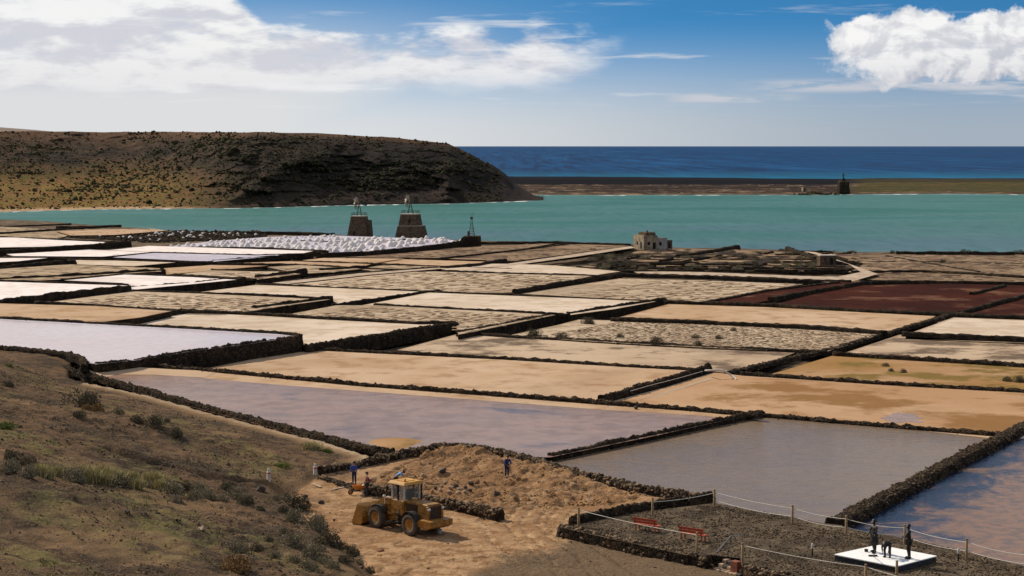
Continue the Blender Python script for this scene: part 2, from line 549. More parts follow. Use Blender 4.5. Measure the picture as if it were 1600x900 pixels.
M['olive'] = pan_mat('olive_weeds', (0.40, 0.240, 0.130), (0.30, 0.165, 0.060), (0.185, 0.120, 0.036), s1=0.06, s2=0.14, lo=0.47, hi=0.60, bump=0.5)
M['ridge'] = pan_mat('mud_ridge', (0.24, 0.165, 0.105), (0.33, 0.235, 0.15), (0.15, 0.10, 0.065), bump=0.5)
M['dirt'] = pan_mat('base_dirt', (0.12, 0.085, 0.055), (0.20, 0.14, 0.085), (0.06, 0.045, 0.035), s2=0.3, bump=0.6)
M['track'] = pan_mat('pale_track', (0.44, 0.335, 0.245), (0.52, 0.41, 0.31), (0.34, 0.245, 0.17), bump=0.2)
M['soil'] = pan_mat('brown_soil', (0.20, 0.145, 0.095), (0.27, 0.19, 0.12), (0.13, 0.095, 0.065), s2=0.2, bump=0.5)
M['pond'] = water_mat('lilac_pond', (0.36, 0.218, 0.148), (0.31, 0.200, 0.150), 0.04, 0.16, 0.12, 1.2, 0.55, extra=(0.20, 0.125, 0.085), streak=(0.035, 0.05, 0.085))
M['pond_grey'] = water_mat('grey_pond', (0.215, 0.150, 0.100), (0.185, 0.135, 0.100), 0.05, 0.16, 0.16, 1.2, 0.9, extra=(0.23, 0.150, 0.085))
M['pond_pink'] = water_mat('pink_pond', (0.62, 0.49, 0.47), (0.62, 0.53, 0.52), 0.03, 0.18, 0.13, 1.2, 0.08)
# ------------------------------------------------------------------ near terrain: hillside, yard, path
def rise(x):
    return 1.0 * sstep(50.0, 59.0, -np.asarray(x, float))


TOE = [at(-260, 512, 7.0)[:2], at(-120, 536, 7.0)[:2], at(0, 558, 7.0)[:2], at(80, 588, 6.5)[:2], at(200, 620, 6)[:2], at(300, 649, 6)[:2], at(400, 675, 6)[:2],
       at(480, 697, 6)[:2], at(535, 715, 6)[:2], at(510, 738, 6)[:2], at(470, 765, 6)[:2], at(452, 785, 6)[:2], at(480, 815, 6)[:2],
       at(535, 855, 6)[:2], at(585, 900, 6)[:2], (-5.0, 100), (-1.0, 80), (4.0, 55), (9.0, 20), (10.0, -40)]
HILL_POLY = TOE + [(-500.0, -40.0), (-500.0, 330.0)]
YARD_LINE = [at(497, 742, 6)[:2], at(617, 716, 6)[:2], at(710, 701, 6)[:2], at(800, 718, 6)[:2], at(1000, 771, 6)[:2], at(1116, 790, 6)[:2],
             at(1300, 824, 6)[:2], at(1440, 847, 6)[:2], at(1640, 892, 6)[:2], (60.0, 95.0)]
GULLY = [at(170, 706, 10)[:2], at(235, 722, 9.5)[:2], at(290, 735, 9)[:2], at(345, 752, 8.3)[:2], at(400, 762, 7.5)[:2], at(440, 772, 6.6)[:2]]
GULLY2 = [(-26.0, 78.0), (-20.5, 74.0), (-15.0, 68.0), (-11.0, 62.0)]
EXCAV = poly_at([(560, 757), (640, 722), (705, 703), (800, 720), (900, 748), (1010, 775), (960, 790), (870, 790), (800, 800), (690, 782)], 6)
TRACKS = [[(905, 905), (880, 865), (845, 835), (835, 815), (850, 795), (865, 780), (840, 765)],
          [(760, 905), (720, 880), (660, 868), (600, 862), (570, 860)],
          [(880, 905), (820, 880), (760, 862), (700, 854), (640, 850)],
          [(980, 905), (930, 870), (880, 840), (860, 815), (880, 792), (905, 775)],
          [(500, 786), (540, 790), (600, 792), (680, 800), (760, 815)], [(480, 802), (520, 808), (560, 815)], [(590, 905), (640, 880), (720, 868), (800, 868), (880, 880)], [(830, 770), (790, 790), (770, 815), (790, 845), (850, 900)], [(900, 765), (850, 775), (800, 785), (760, 800)]]
TRK = [[at(a, b, 6)[:2] for a, b in t_] for t_ in TRACKS]


def yard_edge(x):
    xs = [p[0] for p in YARD_LINE]; ys = [p[1] for p in YARD_LINE]
    return np.interp(x, xs, ys)


def base_z(y):
    return 4.6 - 3.2 * np.clip((np.asarray(y, float) - 200) / 380, 0, 1)


def ground_fields(x, y):
    x = np.asarray(x, float); y = np.asarray(y, float)
    on_hill = inside(HILL_POLY, x, y)
    ds = seg_dist(TOE, x, y)
    s = np.where(on_hill, ds, -ds)
    b = base_z(y) - 0.35
    # level ground: the yard and the path strip along the pond wall
    yin = yard_edge(x) - y
    yard = sstep(-0.6, 0.4, yin) * (x > -18)
    wd_ = 3.2 + 9.0 * sstep(51.0, 57.0, -x)
    path = sstep(0.0, 1.0, s + wd_)
    flat = np.maximum(yard, path)
    z = b + (6.0 + rise(x) - b) * flat
    # the slope
    sp = np.maximum(s, 0)
    h = 0.25 * (np.sqrt(sp * sp + 9) - 3)
    bank = sstep(150, 138, y) * 1.3 * sstep(0, 2.4, sp) + 0.25 * sstep(0, 1.0, sp)
    big = (fbm(x / 14, y / 14, 3, 3) - 0.5) * 1.7 * sstep(3, 25, sp)
    # rills run down the slope
    u = x * 0.80 - y * 0.60; w = x * 0.60 + y * 0.80
    rill = (np.abs(fbm(w / 3.2 + 0.3 * fbm(u / 6, w / 6, 5, 2), u / 26, 11, 3) - 0.5) * 2)
    z = z + h + bank + big + (rill - 0.3) * 0.50 * sstep(2, 10, sp)
    z = z + (fbm(x / 1.6, y / 1.6, 21, 3) - 0.5) * 0.42 * sstep(0, 4, sp) + (fbm(x / 0.7, y / 0.7, 31, 2) - 0.5) * 0.30 * sstep(0, 4, sp)
    g = seg_dist(GULLY, x, y); g2 = seg_dist(GULLY2, x, y)
    gw = 0.55 + 0.5 * fbm(x / 2, y / 2, 77, 2)
    z = z - 0.9 * np.exp(-(g / gw) ** 2) * (0.5 + vnoise(x / 2.5, y / 2.5, 8)) + 0.25 * np.exp(-((g - 1.2) / 0.7) ** 2)
    z = z - 0.7 * np.exp(-(g2 / 0.6) ** 2) * vnoise(x / 1.5, y / 1.5, 9)
    # bank the photographer stands on
    z = np.maximum(z, 31.3 - 0.36 * np.maximum(y, 0) - 0.003 * x * x)
    z = z + path * (s < 0) * (fbm(x / 1.1, y / 1.1, 44, 3) - 0.5) * 0.30
    # yard surface
    yd = yard * (s < 0)
    exc = inside(EXCAV, x, y) * np.clip(yin / 2.0, 0, 1)
    z = z + yd * ((fbm(x / 5, y / 5, 41, 3) - 0.5) * 0.35 + (fbm(x / 0.9, y / 0.9, 42, 3) - 0.5) * 0.12)
    lump = fbm(x / 1.5, y / 1.5, 51, 4)
    mound = np.exp(-(seg_dist([(-6.5, 161.5), (-3.0, 160.0), (1.0, 155.5), (5.5, 149.0)], x, y) / 3.2) ** 2)
    z = z + exc * (np.maximum(lump - 0.42, 0) * 1.1 * (0.4 + mound) + 0.65 * mound - 0.15 + (fbm(x / 0.8, y / 0.8, 57, 3) - 0.5) * 0.75)
    trk = np.zeros_like(z)
    for t_ in TRK:
        dd = seg_dist(t_, x, y)
        rut = np.exp(-((dd - 0.95) / 0.26) ** 4)
        trk = np.maximum(trk, rut)
    z = z - yd * trk * 0.11 * (0.55 + 0.45 * np.sin((x * 0.8 + y * 1.2) * 11.0)) + yd * 0.07 * np.exp(-((trk - 0.25) / 0.18) ** 2) * (trk > 0.02)
    return z, s, yd, exc, trk


def gz(x, y):
    return float(ground_fields(np.array([x]), np.array([y]))[0][0])


def hit(px, py, lo=45.0, hi=260.0):
    """Where the photograph's pixel meets the near terrain."""
    d = ray(px, py)
    t = np.arange(lo, hi, 0.2)
    X = d[0] * t; Y = d[1] * t; Z = CAM_H + d[2] * t
    g = ground_fields(X, Y)[0]
    k = np.argmax(Z < g)
    return (float(X[k]), float(Y[k]), float(g[k]))


xs = np.concatenate([np.arange(-112, -60, 0.6), np.arange(-60, -19, 0.36), np.arange(-19, 12, 0.15), np.arange(12, 44, 0.5)])
ys = np.concatenate([np.arange(-6, 45, 1.5), np.arange(45, 113, 0.32), np.arange(113, 166, 0.15), np.arange(166, 262, 0.6)])
GX, GY = np.meshgrid(xs, ys)
Z_, s_, yd_, exc_, trk_ = ground_fields(GX.ravel(), GY.ravel())
nx, ny = len(xs), len(ys)
idx = np.arange(nx * ny).reshape(ny, nx)
F_ = np.stack([idx[:-1, :-1], idx[:-1, 1:], idx[1:, 1:], idx[1:, :-1]], -1).reshape(-1, 4)
x_, y_ = GX.ravel(), GY.ravel()
# what the ground is made of: ochre dirt / green weeds / dark gravel
grav = np.maximum(sstep(0.4, 3.2, (x_ - 1.0) - (y_ - 124.0) * 0.5 + (fbm(x_ / 3, y_ / 3, 91, 3) - .5) * 5),
                  sstep(0.5, 0.62, fbm(x_ / 7, y_ / 7, 95, 3)) * sstep(-7, -12, x_) * sstep(136, 142, y_)) * yd_
ochre = np.clip(yd_ * 1.0 + sstep(0.60, 0.72, fbm(x_ / 5, y_ / 5, 61, 4)) * 0.45 * (s_ > 0) + sstep(0, -1.2, s_) * (s_ > -4) * (x_ > -49) * 0.85, 0, 1)
ochre = np.maximum(ochre, sstep(3.0, 0.5, s_) * sstep(150, 145, y_) * 0.8)
u_ = x_ * 0.8 - y_ * 0.6; w_ = x_ * 0.6 + y_ * 0.8
green = sstep(0.50, 0.66, fbm(w_ / 5, u_ / 14, 71, 4)) * sstep(1.0, 5.0, s_) * sstep(0.40, 0.6, fbm(x_ / 0.9, y_ / 0.9, 73, 3))
terrain = mesh_np('hillside_ground', np.stack([x_, y_, Z_], -1), F_, [], smooth=True, kind='structure')
at_ = terrain.data.color_attributes.new('soil_kind', 'FLOAT_COLOR', 'POINT')
at_.data.foreach_set('color', np.stack([ochre, green, grav, np.ones_like(green)], -1).astype(np.float32).ravel())
at2 = terrain.data.color_attributes.new('soil_kind_b', 'FLOAT_COLOR', 'POINT')
at2.data.foreach_set('color', np.stack([exc_ * 1.0, trk_ * yd_, yd_ * 1.0, np.ones_like(green)], -1).astype(np.float32).ravel())

at3 = terrain.data.color_attributes.new('soil_kind_c', 'FLOAT_COLOR', 'POINT')
strip = np.exp(-((s_ + 1.9) / 0.45) ** 2) * (1 - yd_)
at3.data.foreach_set('color', np.stack([strip, strip * 0, strip * 0, np.ones_like(green)], -1).astype(np.float32).ravel())


def _terrain(t):
    p = t.pos()
    k = t.sep(t.attr('soil_kind')); k2 = t.sep(t.attr('soil_kind_b'))
    n1_ = t.noise(p, 0.12, 6, 0.62); n2_ = t.noise(p, 0.9, 6, 0.68); n3_ = t.noise(p, 5.0, 4, 0.7)
    v = t.voro(p, 7.0); vr = t.sep(t.voro(p, 7.0, out=1))[0]
    hill = t.mix((0.064, 0.046, 0.031), (0.152, 0.092, 0.052), t.ss(n1_, 0.38, 0.62))
    hill = t.mix(hill, (0.046, 0.035, 0.026), t.m('MULTIPLY', t.ss(n2_, 0.46, 0.60), 0.8))
    hill = t.mix(hill, (0.30, 0.19, 0.10), t.m('MULTIPLY', t.ss(n3_, 0.54, 0.68), 0.6))
    hill = t.mix(hill, t.mix((0.165, 0.15, 0.05), (0.22, 0.18, 0.07), n3_), t.m('MULTIPLY', k[1], t.ss(n3_, 0.35, 0.6, 0.25, 0.7)))
    dirt = t.mix((0.27, 0.150, 0.072), (0.43, 0.265, 0.145), t.ss(n2_, 0.38, 0.62))
    dirt = t.mix(dirt, (0.235, 0.125, 0.06), t.m('MULTIPLY', t.ss(n1_, 0.45, 0.65), 0.6))
    dirt = t.mix(dirt, (0.20, 0.105, 0.05), t.m('MULTIPLY', k2[0], t.ss(n3_, 0.40, 0.62, 0.15, 0.8)))
    dirt = t.mix(dirt, t.mix((0.19, 0.105, 0.052), (0.50, 0.33, 0.185), t.ss(n2_, 0.40, 0.60)), t.m('MULTIPLY', k2[1], 0.6))
    dirt = t.mix(dirt, (0.13, 0.085, 0.05), t.m('MULTIPLY', t.ss(n3_, 0.62, 0.74), 0.6))
    path = t.mix((0.20, 0.12, 0.06), (0.30, 0.19, 0.10), n2_)
    path = t.mix(path, (0.52, 0.38, 0.25), t.m('MULTIPLY', t.sep(t.attr('soil_kind_c'))[0], t.ss(n2_, 0.3, 0.6, 0.3, 1.0)))
    dirt = t.mix(path, dirt, k2[2])
    cl = t.mix(hill, dirt, k[0])
    gr = t.mix((0.085, 0.060, 0.038), (0.18, 0.125, 0.078), t.ss(n3_, 0.3, 0.7))
    cl = t.mix(cl, gr, t.m('MULTIPLY', k[2], 0.9))
    peb = t.m('MULTIPLY', t.m('LESS_THAN', v, 0.30), t.m('GREATER_THAN', vr, 0.72))
    cl = t.mix(cl, t.mix((0.03, 0.025, 0.02), (0.33, 0.25, 0.17), t.sep(t.voro(p, 7.0, out=1))[1]), t.m('MULTIPLY', peb, 0.75))
    return {'Base Color': cl, 'Roughness': 0.95, 'Specular IOR Level': 0.02,
            'Normal': t.bump(t.m('ADD', t.m('ADD', n2_, t.m('MULTIPLY', n3_, 0.6)), t.m('MULTIPLY', peb, 0.25)), 0.9, 0.22)}


terrain.data.materials.append(material('hillside_soil', _terrain))

# ------------------------------------------------------------------ flat land under the pans, out to the lagoon shore
SHORE = [(-900, 330), (-300, 338), (0, 343), (75, 346), (130, 351), (230, 357), (260, 361), (380, 363), (520, 366), (560, 370), (665, 372), (740, 376), (880, 378.5),
         (985, 382), (1060, 387), (1150, 389), (1310, 395), (1450, 396), (1600, 397), (2000, 400), (2600, 404)]
cols = np.arange(-900, 2601, 8.0)
shore_py = np.interp(cols, [p[0] for p in SHORE], [p[1] for p in SHORE])
vs = []
NR = 80
for px, spy in zip(cols, shore_py):
    d = ray(px, spy); k = (1.35 - CAM_H) / d[2]
    ex, ey = d[0] * k, d[1] * k
    for j in range(NR):
        f = j / (NR - 1)
        f = 0.12 + 0.88 * f
        xx, yy = ex * f, ey * f
        zz = base_z(yy) - 0.35 + (0.35 * sstep(450, 560, yy))
        vs.append((xx, yy, float(zz)))
    vs.append((ex * 1.004 + 1.0 * math.sin(px * 0.07), ey * 1.004 + 2.0 * math.sin(px * 0.11), -1.5))
vs = np.array(vs)
m = np.arange(len(cols) * (NR + 1)).reshape(len(cols), NR + 1)
nz = (fbm(vs[:, 0] / 6, vs[:, 1] / 6, 15, 3) - 0.5) * 0.35
vs[:, 2] += np.where(vs[:, 2] > -1, nz, 0)
F_ = np.stack([m[:-1, :-1], m[1:, :-1], m[1:, 1:], m[:-1, 1:]], -1).reshape(-1, 4)
mesh_np('flat_ground', vs, F_, M['dirt'], smooth=True, kind='structure')


# ------------------------------------------------------------------ salt pans
AX = np.array([-0.882, 0.472]); BX = np.array([0.496, 0.868])     # the two directions of the pan grid
ANG_A = math.atan2(AX[1], AX[0]); ANG_B = math.atan2(BX[1], BX[0])


def zdef(py):
    k = (py - 228) / FPX
    d = (26.8 - 2.06) / (k - 0.0103)
    return 6.2 - (d - 200) * 0.0103


# (kind, pixel outline, level above the usual one or absolute ('z', level), cell size of its mud ridges)
PANS = [
    # near row
    ('sand',   [(150, 578), (215, 573), (330, 578), (560, 600), (760, 615), (940, 629), (1080, 640), (1174, 647), (1028, 679), (860, 714), (800, 713), (711, 700), (612, 712), (480, 682), (300, 634), (170, 596)], ('z', 5.90), None),
    ('sand',   [(1190, 650), (1330, 662), (1450, 671), (1560, 681), (1312, 822), (1240, 810), (1116, 788), (1000, 768), (870, 732), (862, 719)], ('z', 5.45), None),
    ('sand',   [(1600, 676), (1720, 620), (1900, 700), (1750, 930), (1600, 886), (1440, 845), (1325, 824)], ('z', 5.2), None),
    # second row
    ('sand',   [(290, 580), (330, 574), (400, 560), (469, 549), (500, 546), (800, 562), (1000, 574), (1095, 577), (1025, 602), (935, 627), (760, 615), (560, 600)], ('z', 5.15), None),
    ('rust',   [(945, 630), (1040, 605), (1115, 582), (1160, 587), (1400, 602), (1600, 613), (1750, 622), (1900, 690), (1600, 676), (1560, 680), (1450, 670), (1330, 661), (1190, 649)], ('z', 4.95), None),
    ('lilac',  [(-160, 492), (0, 498), (150, 506), (300, 514), (440, 522), (468, 526), (400, 536), (300, 549), (212, 563), (150, 569), (132, 566), (115, 554), (60, 548), (0, 543), (-160, 532)], ('z', 7.2), None),
    # third row
    ('patchy', [(620, 547), (714, 522), (735, 522), (800, 527), (1000, 539), (1120, 545), (1245, 550), (1200, 567), (1135, 583), (1090, 577), (1000, 574), (800, 562)], ('z', 4.95), None),
    ('olive',  [(1200, 586), (1300, 556), (1400, 561), (1600, 572), (1800, 585), (1900, 632), (1600, 610), (1400, 600), (1250, 591)], ('z', 4.9), None),
    ('cream',  [(180, 506), (285, 488), (400, 493), (500, 499), (655, 507), (712, 506), (655, 513), (600, 522), (480, 541), (440, 524), (300, 515)], ('z', 6.0), None),
    # fourth row
    ('saltmud', [(440, 493), (525, 477), (590, 477), (700, 483), (800, 488), (868, 492), (800, 506), (716, 523), (712, 506), (655, 506), (500, 498)], 0.55, (2.2, 2.6)),
    ('saltmud', [(795, 524), (870, 508), (905, 499), (1100, 505), (1250, 512), (1385, 520), (1340, 534), (1290, 550), (1120, 544), (1000, 538), (900, 532)], ('z', 5.15), (1.1, 1.4)),
    ('patchy', [(1315, 553), (1405, 523), (1500, 526), (1600, 531), (1800, 541), (1900, 590), (1600, 570), (1500, 565), (1400, 559)], ('z', 5.1), None),
    ('sand',   [(-160, 466), (0, 474), (150, 478), (268, 486), (220, 496), (152, 504), (0, 498), (-160, 491)], 1.9, None),
    # fifth row
    ('cream',  [(565, 477), (670, 457), (800, 462), (900, 466), (1025, 471), (960, 483), (892, 492), (800, 487), (700, 482)], 0.45, None),
    ('sand',   [(955, 499), (1045, 475), (1200, 480), (1330, 487), (1465, 494), (1390, 519), (1250, 511), (1100, 504)], -0.2, None),
    ('cream',  [(1415, 523), (1490, 496), (1600, 500), (1800, 508), (1850, 548), (1600, 529), (1500, 526)], 0.2, None),
    ('saltmud', [(62, 474), (205, 455), (300, 458), (430, 464), (516, 468), (450, 477), (400, 485), (355, 489), (285, 487), (150, 478)], 1.0, (2.4, 3.0)),
    # sixth row
    ('cream',  [(300, 458), (400, 445), (500, 449), (600, 453), (668, 456), (600, 467), (530, 477), (518, 468), (400, 461)], 0.55, None),
    ('saltmud', [(690, 456), (575, 453), (430, 444), (575, 427), (680, 424), (800, 428), (925, 431), (870, 444), (802, 458)], 0.25, (3.6, 4.2)),
    ('saltmud', [(812, 459), (968, 435), (1100, 438), (1255, 444), (1180, 456), (1090, 472), (1000, 469)], -0.2, (3.4, 4.4)),
    ('red',    [(1090, 476), (1200, 452), (1310, 440), (1350, 442), (1280, 455), (1205, 469), (1150, 478)], -0.35, None),
    ('red',    [(1200, 478), (1290, 455), (1345, 446), (1480, 443), (1600, 446), (1800, 449), (1800, 462), (1600, 462), (1560, 472), (1490, 491), (1330, 486)], -0.5, None),
    ('red',    [(1512, 491), (1600, 467), (1800, 466), (1800, 504), (1600, 497)], -0.4, None),
    ('white',  [(-160, 434), (0, 440), (100, 443), (200, 446), (100, 458), (0, 468), (-160, 482)], 2.3, None),
    ('white',  [(100, 438), (195, 429), (300, 433), (370, 437), (300, 444), (205, 453), (201, 444), (190, 442)], 1.6, None),
    # seventh row
    ('darkmud', [(-160, 446), (-60, 424), (110, 413), (180, 416), (250, 419), (252, 424), (185, 428), (90, 437)], 2.0, None),
    ('saltmud', [(400, 424), (440, 424), (470, 428), (400, 437), (350, 434), (270, 430), (330, 422)], 0.6, (4, 5)),
    ('sand',   [(256, 419), (330, 414), (420, 415), (330, 423), (260, 429)], 0.6, None),
    ('saltmud', [(415, 417), (470, 414), (565, 420), (520, 425), (470, 428)], 0.3, (4, 5)),
    ('cream',  [(106, 406), (180, 407), (275, 410), (208, 416), (118, 413)], 1.5, None),
    ('white',  [(-160, 398), (0, 403), (75, 403), (30, 408), (-160, 418)], 1.8, None),
    ('sand',   [(340, 412), (455, 408), (580, 412.5), (560, 419), (460, 413)], 0.3, None),
    ('sand',   [(455, 408.5), (505, 403), (632, 404), (580, 412)], 0.15, None),
    ('sand',   [(590, 412), (630, 405), (770, 409), (690, 416)], 0.0, None),
    ('darkmud', [(560, 420), (600, 414), (690, 417), (665, 421), (590, 425)], 0.1, None),
    ('brownsalt', [(540, 402), (600, 398), (755, 384.5), (868, 380), (800, 391), (685, 403)], 0.0, (4.5, 6)),
    ('brownsalt', [(690, 404), (800, 392), (885, 381), (985, 384), (900, 396), (800, 408)], 0.0, (4.5, 6)),
    ('cream',  [(690, 417), (770, 412), (800, 412), (870, 415), (970, 424), (930, 430), (800, 427), (690, 423)], 0.1, None),
    ('ruin',   [(940, 408), (1000, 391), (1120, 392), (1310, 406), (1330, 424), (1000, 424), (900, 416)], -0.35, None),
    ('brownsalt', [(1040, 389), (1150, 390), (1300, 396), (1300, 405), (1120, 398)], -0.1, (4.5, 6)),
    ('brownsalt', [(1300, 397), (1450, 398), (1600, 399), (1850, 402), (1850, 438), (1600, 441), (1480, 440), (1355, 437), (1330, 424), (1350, 412)], -0.1, (5, 7)),
    # far left, white with salt
    ('white',  [(-160, 366), (0, 371), (22, 371), (90, 375), (185, 379), (68, 385.5), (-160, 389)], 1.2, None),
    ('white',  [(10, 397), (140, 390), (235, 394), (160, 401), (20, 400)], 1.3, None),
    ('white',  [(170, 391), (232, 384), (300, 386), (490, 392), (475, 395.5), (400, 397.5), (240, 394)], 1.0, None),
    ('lilac',  [(176, 402), (240, 395), (400, 399), (480, 396), (420, 401), (332, 409)], 0.9, None),
    ('darkmud', [(-160, 352), (0, 354), (100, 359), (240, 357), (270, 362), (110, 367), (90, 373), (-160, 364)], 0.7, None),
    ('sand',   [(90, 362), (180, 358), (265, 360), (180, 367), (110, 368)], 0.9, None),
    ('lilac',  [(255, 386), (330, 377), (420, 370), (520, 368), (700, 374), (722, 378), (640, 388), (560, 394), (500, 395), (400, 391)], 0.55, None),
]
PAN_Z = []
pan_objs = []
for i, (kind, px_poly, lev, cell) in enumerate(PANS):
    my = sum(p[1] for p in px_poly) / len(px_poly)
    z = (lev[1] if isinstance(lev, tuple) else zdef(my) + lev) + 0.004 * (i % 7)
    PAN_Z.append(z)
    P = poly_at(px_poly, z)
    area = sum(P[k][0] * P[(k + 1) % len(P)][1] - P[(k + 1) % len(P)][0] * P[k][1] for k in range(len(P)))
    if area < 0:
        P = P[::-1]
    n = len(P)
    b = MB()
    zb = float(base_z(np.mean([p[1] for p in P]))) - 0.8
    vv = [(x, y, z) for x, y in P] + [(x, y, zb) for x, y in P]
    ins = 1.0 + 0.0045 * np.mean([p[1] for p in P])
    In = []
    for k in range(n):
        p0, p1, p2 = (np.array(P[(k + q) % n]) for q in (-1, 0, 1))
        e0, e1 = (p1 - p0) / (np.hypot(*(p1 - p0)) + 1e-6), (p2 - p1) / (np.hypot(*(p2 - p1)) + 1e-6)
        n0, n1_ = np.array([-e0[1], e0[0]]), np.array([-e1[1], e1[0]])
        bs = n0 + n1_; bs = bs / max(np.dot(bs, bs), 0.5) * 2 * ins * 0.5 * 1.0
        In.append(tuple(p1 + bs) + (z,))
    if not all(inside(P, [q[0]], [q[1]])[0] for q in In):
        cxy = np.mean(P, 0); In = [(x + (cxy[0] - x) * .12, y + (cxy[1] - y) * .12, z) for x, y in P]
    b.add(vv[:n] + In, [(k, (k + 1) % n, (k + 1) % n + n, k + n) for k in range(n)] + [tuple(range(n, 2 * n))], 0)
    b.add(vv, [(k, k + n, (k + 1) % n + n, (k + 1) % n) for k in range(n)], 1)
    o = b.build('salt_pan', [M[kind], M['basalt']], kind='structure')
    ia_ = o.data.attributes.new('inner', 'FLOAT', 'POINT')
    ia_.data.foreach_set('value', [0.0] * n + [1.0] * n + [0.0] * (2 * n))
    pan_objs.append(o)
    if cell:
        # low ridges of mud between the drying cells
        sa, sb = cell
        Pn = np.array(P)
        ca = Pn @ AX; cb = Pn @ BX
        ia = np.arange(ca.min(), ca.max(), sa); ib = np.arange(cb.min(), cb.max(), sb)
        A_, B_ = np.meshgrid(ia, ib); A_ = A_.ravel(); B_ = B_.ravel()
        C = []; H = []; an = []
        for (oa, ob, half, ang) in ((sa / 2, 0, sa / 2, ANG_A), (0, sb / 2, sb / 2, ANG_B)):
            a = A_ + oa + RNG.normal(0, sa * 0.13, len(A_)); b_ = B_ + ob + RNG.normal(0, sb * 0.13, len(A_))
            x = a * AX[0] + b_ * BX[0]; y = a * AX[1] + b_ * BX[1]
            ok = inside(P, x, y) & (RNG.random(len(x)) > (0.08 if ang == ANG_A else 0.45))
            x, y = x[ok], y[ok]; k = len(x)
            wd = min(sa, sb) * 0.085
            hh = RNG.uniform(0.03, 0.075, k) * (0.6 + 0.14 * min(sa, sb))
            C.append(np.stack([x, y, z + hh * 0.6], -1))
            H.append(np.stack([np.full(k, half * 0.96) * RNG.uniform(0.8, 1.0, k), wd * RNG.uniform(0.6, 1.5, k), hh], -1))
            an.append(ang + RNG.normal(0, 0.13, k))
        v, f = bars_np(np.concatenate(C), np.concatenate(H), np.concatenate(an))
        mesh_np('mud_ridges', v, f, M['ridge'], parent=o, kind='stuff')


def sheet(name, px_poly, z, mat_, kind='structure', drop=0.0):
    P = poly_at(px_poly, z)
    area = sum(P[k][0] * P[(k + 1) % len(P)][1] - P[(k + 1) % len(P)][0] * P[k][1] for k in range(len(P)))
    if area < 0:
        P = P[::-1]
    b = MB(); b.add([(x, y, z) for x, y in P], [tuple(range(len(P)))])
    return b.build(name, mat_, kind=kind)


# brine standing in the near pans
sheet('pond_water', [(166, 588), (190, 583.5), (240, 584), (300, 589), (420, 600), (560, 610.5), (760, 626), (940, 640), (1080, 648), (1146, 654), (1028, 680), (860, 714.5), (800, 714), (711, 701), (612, 713), (480, 683), (300, 636)], 5.95, M['pond'])
sheet('pond_water', [(1188, 652), (1330, 664), (1450, 674), (1552, 685), (1312, 824), (1240, 812), (1116, 790), (1000, 770), (870, 734), (860, 722)], 5.5, M['pond_grey'])


def _p3(t):
    p = t.pos()
    q = t.scaled(p, (1.0, 0.8, 1.0))
    x, y, z = t.sep(p)[0:3]
    n = t.noise(q, 0.16, 6, 0.68, 0.8)
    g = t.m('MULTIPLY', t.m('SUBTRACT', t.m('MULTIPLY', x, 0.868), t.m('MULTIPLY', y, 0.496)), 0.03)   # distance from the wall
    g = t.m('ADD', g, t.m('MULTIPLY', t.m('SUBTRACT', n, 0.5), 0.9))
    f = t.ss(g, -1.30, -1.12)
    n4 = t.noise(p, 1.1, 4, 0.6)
    cl = t.mix((0.010, 0.022, 0.050), t.mix((0.245, 0.125, 0.062), (0.14, 0.085, 0.052), t.ss(n4, 0.4, 0.65)), f)  # dark blue is reflected sky put into the colour, beside the brown bed
    return {'Base Color': cl, 'Roughness': 0.15, 'Specular IOR Level': 0.16, 'IOR': 1.33,
            'Normal': t.bump(t.noise(t.scaled(p, (1.0, 1.8, 1.0)), 1.6, 3, 0.6), 0.5, 0.12)}


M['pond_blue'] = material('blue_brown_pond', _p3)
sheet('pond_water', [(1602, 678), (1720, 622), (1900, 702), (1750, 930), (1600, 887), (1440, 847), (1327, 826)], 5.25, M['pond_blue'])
sheet('pond_water', [(-160, 496), (0, 500), (150, 508), (300, 516), (436, 523.5), (462, 526.5), (400, 535.5), (300, 548.5), (212, 562), (150, 568), (133, 565), (116, 555), (60, 549.5), (0, 544), (-160, 533)], 7.25, M['pond_pink'])
b = MB()                                      # sand bank showing through the lilac pond
isl = poly_at([(566, 692), (580, 686), (610, 683), (640, 684), (668, 688), (660, 693), (640, 701), (618, 707), (600, 704)], 5.9)
cx_, cy_ = np.mean([p[0] for p in isl]), np.mean([p[1] for p in isl])
ring = [(x, y, 5.90) for x, y in isl]; mid = [(cx_ + (x - cx_) * 0.6, cy_ + (y - cy_) * 0.6, 6.03) for x, y in isl]
nI = len(isl)
b.add(ring + mid, [(i, (i + 1) % nI, (i + 1) % nI + nI, i + nI) for i in range(nI)] + [tuple(range(nI, 2 * nI))], 0, True)
b.build('sand_bank', M['olive'], kind='structure')
pud = []
for k in range(40):
    a = 6.283 * k / 40
    rr = 0.30 + 0.95 * float(vnoise(2.6 * math.cos(a) + 9, 2.6 * math.sin(a) + 4, 3)) * (1.0 if k % 2 else 0.85)
    pud.append((1408 + 40 * rr * math.cos(a) + 10 * math.sin(a), 653 + 8.5 * rr * math.sin(a)))
sheet('puddle_water', pud, 4.98, M['pond'])
sheet('pale_track', [(425, 442), (560, 427), (680, 418.5), (700, 419), (580, 429), (450, 443.5)], zdef(428) + 0.75, M['track'])
sheet('pale_track', [(700, 425), (800, 411), (985, 384.5), (992, 387), (900, 401), (812, 413), (720, 426)], zdef(405) + 0.6, M['track'])
sheet('pale_track', [(990, 424.5), (1060, 424), (1200, 428), (1310, 432), (1345, 425), (1325, 412), (1255, 392), (1275, 394), (1372, 428), (1320, 443), (1200, 434), (1000, 428)], zdef(424) + 0.35, M['track'])

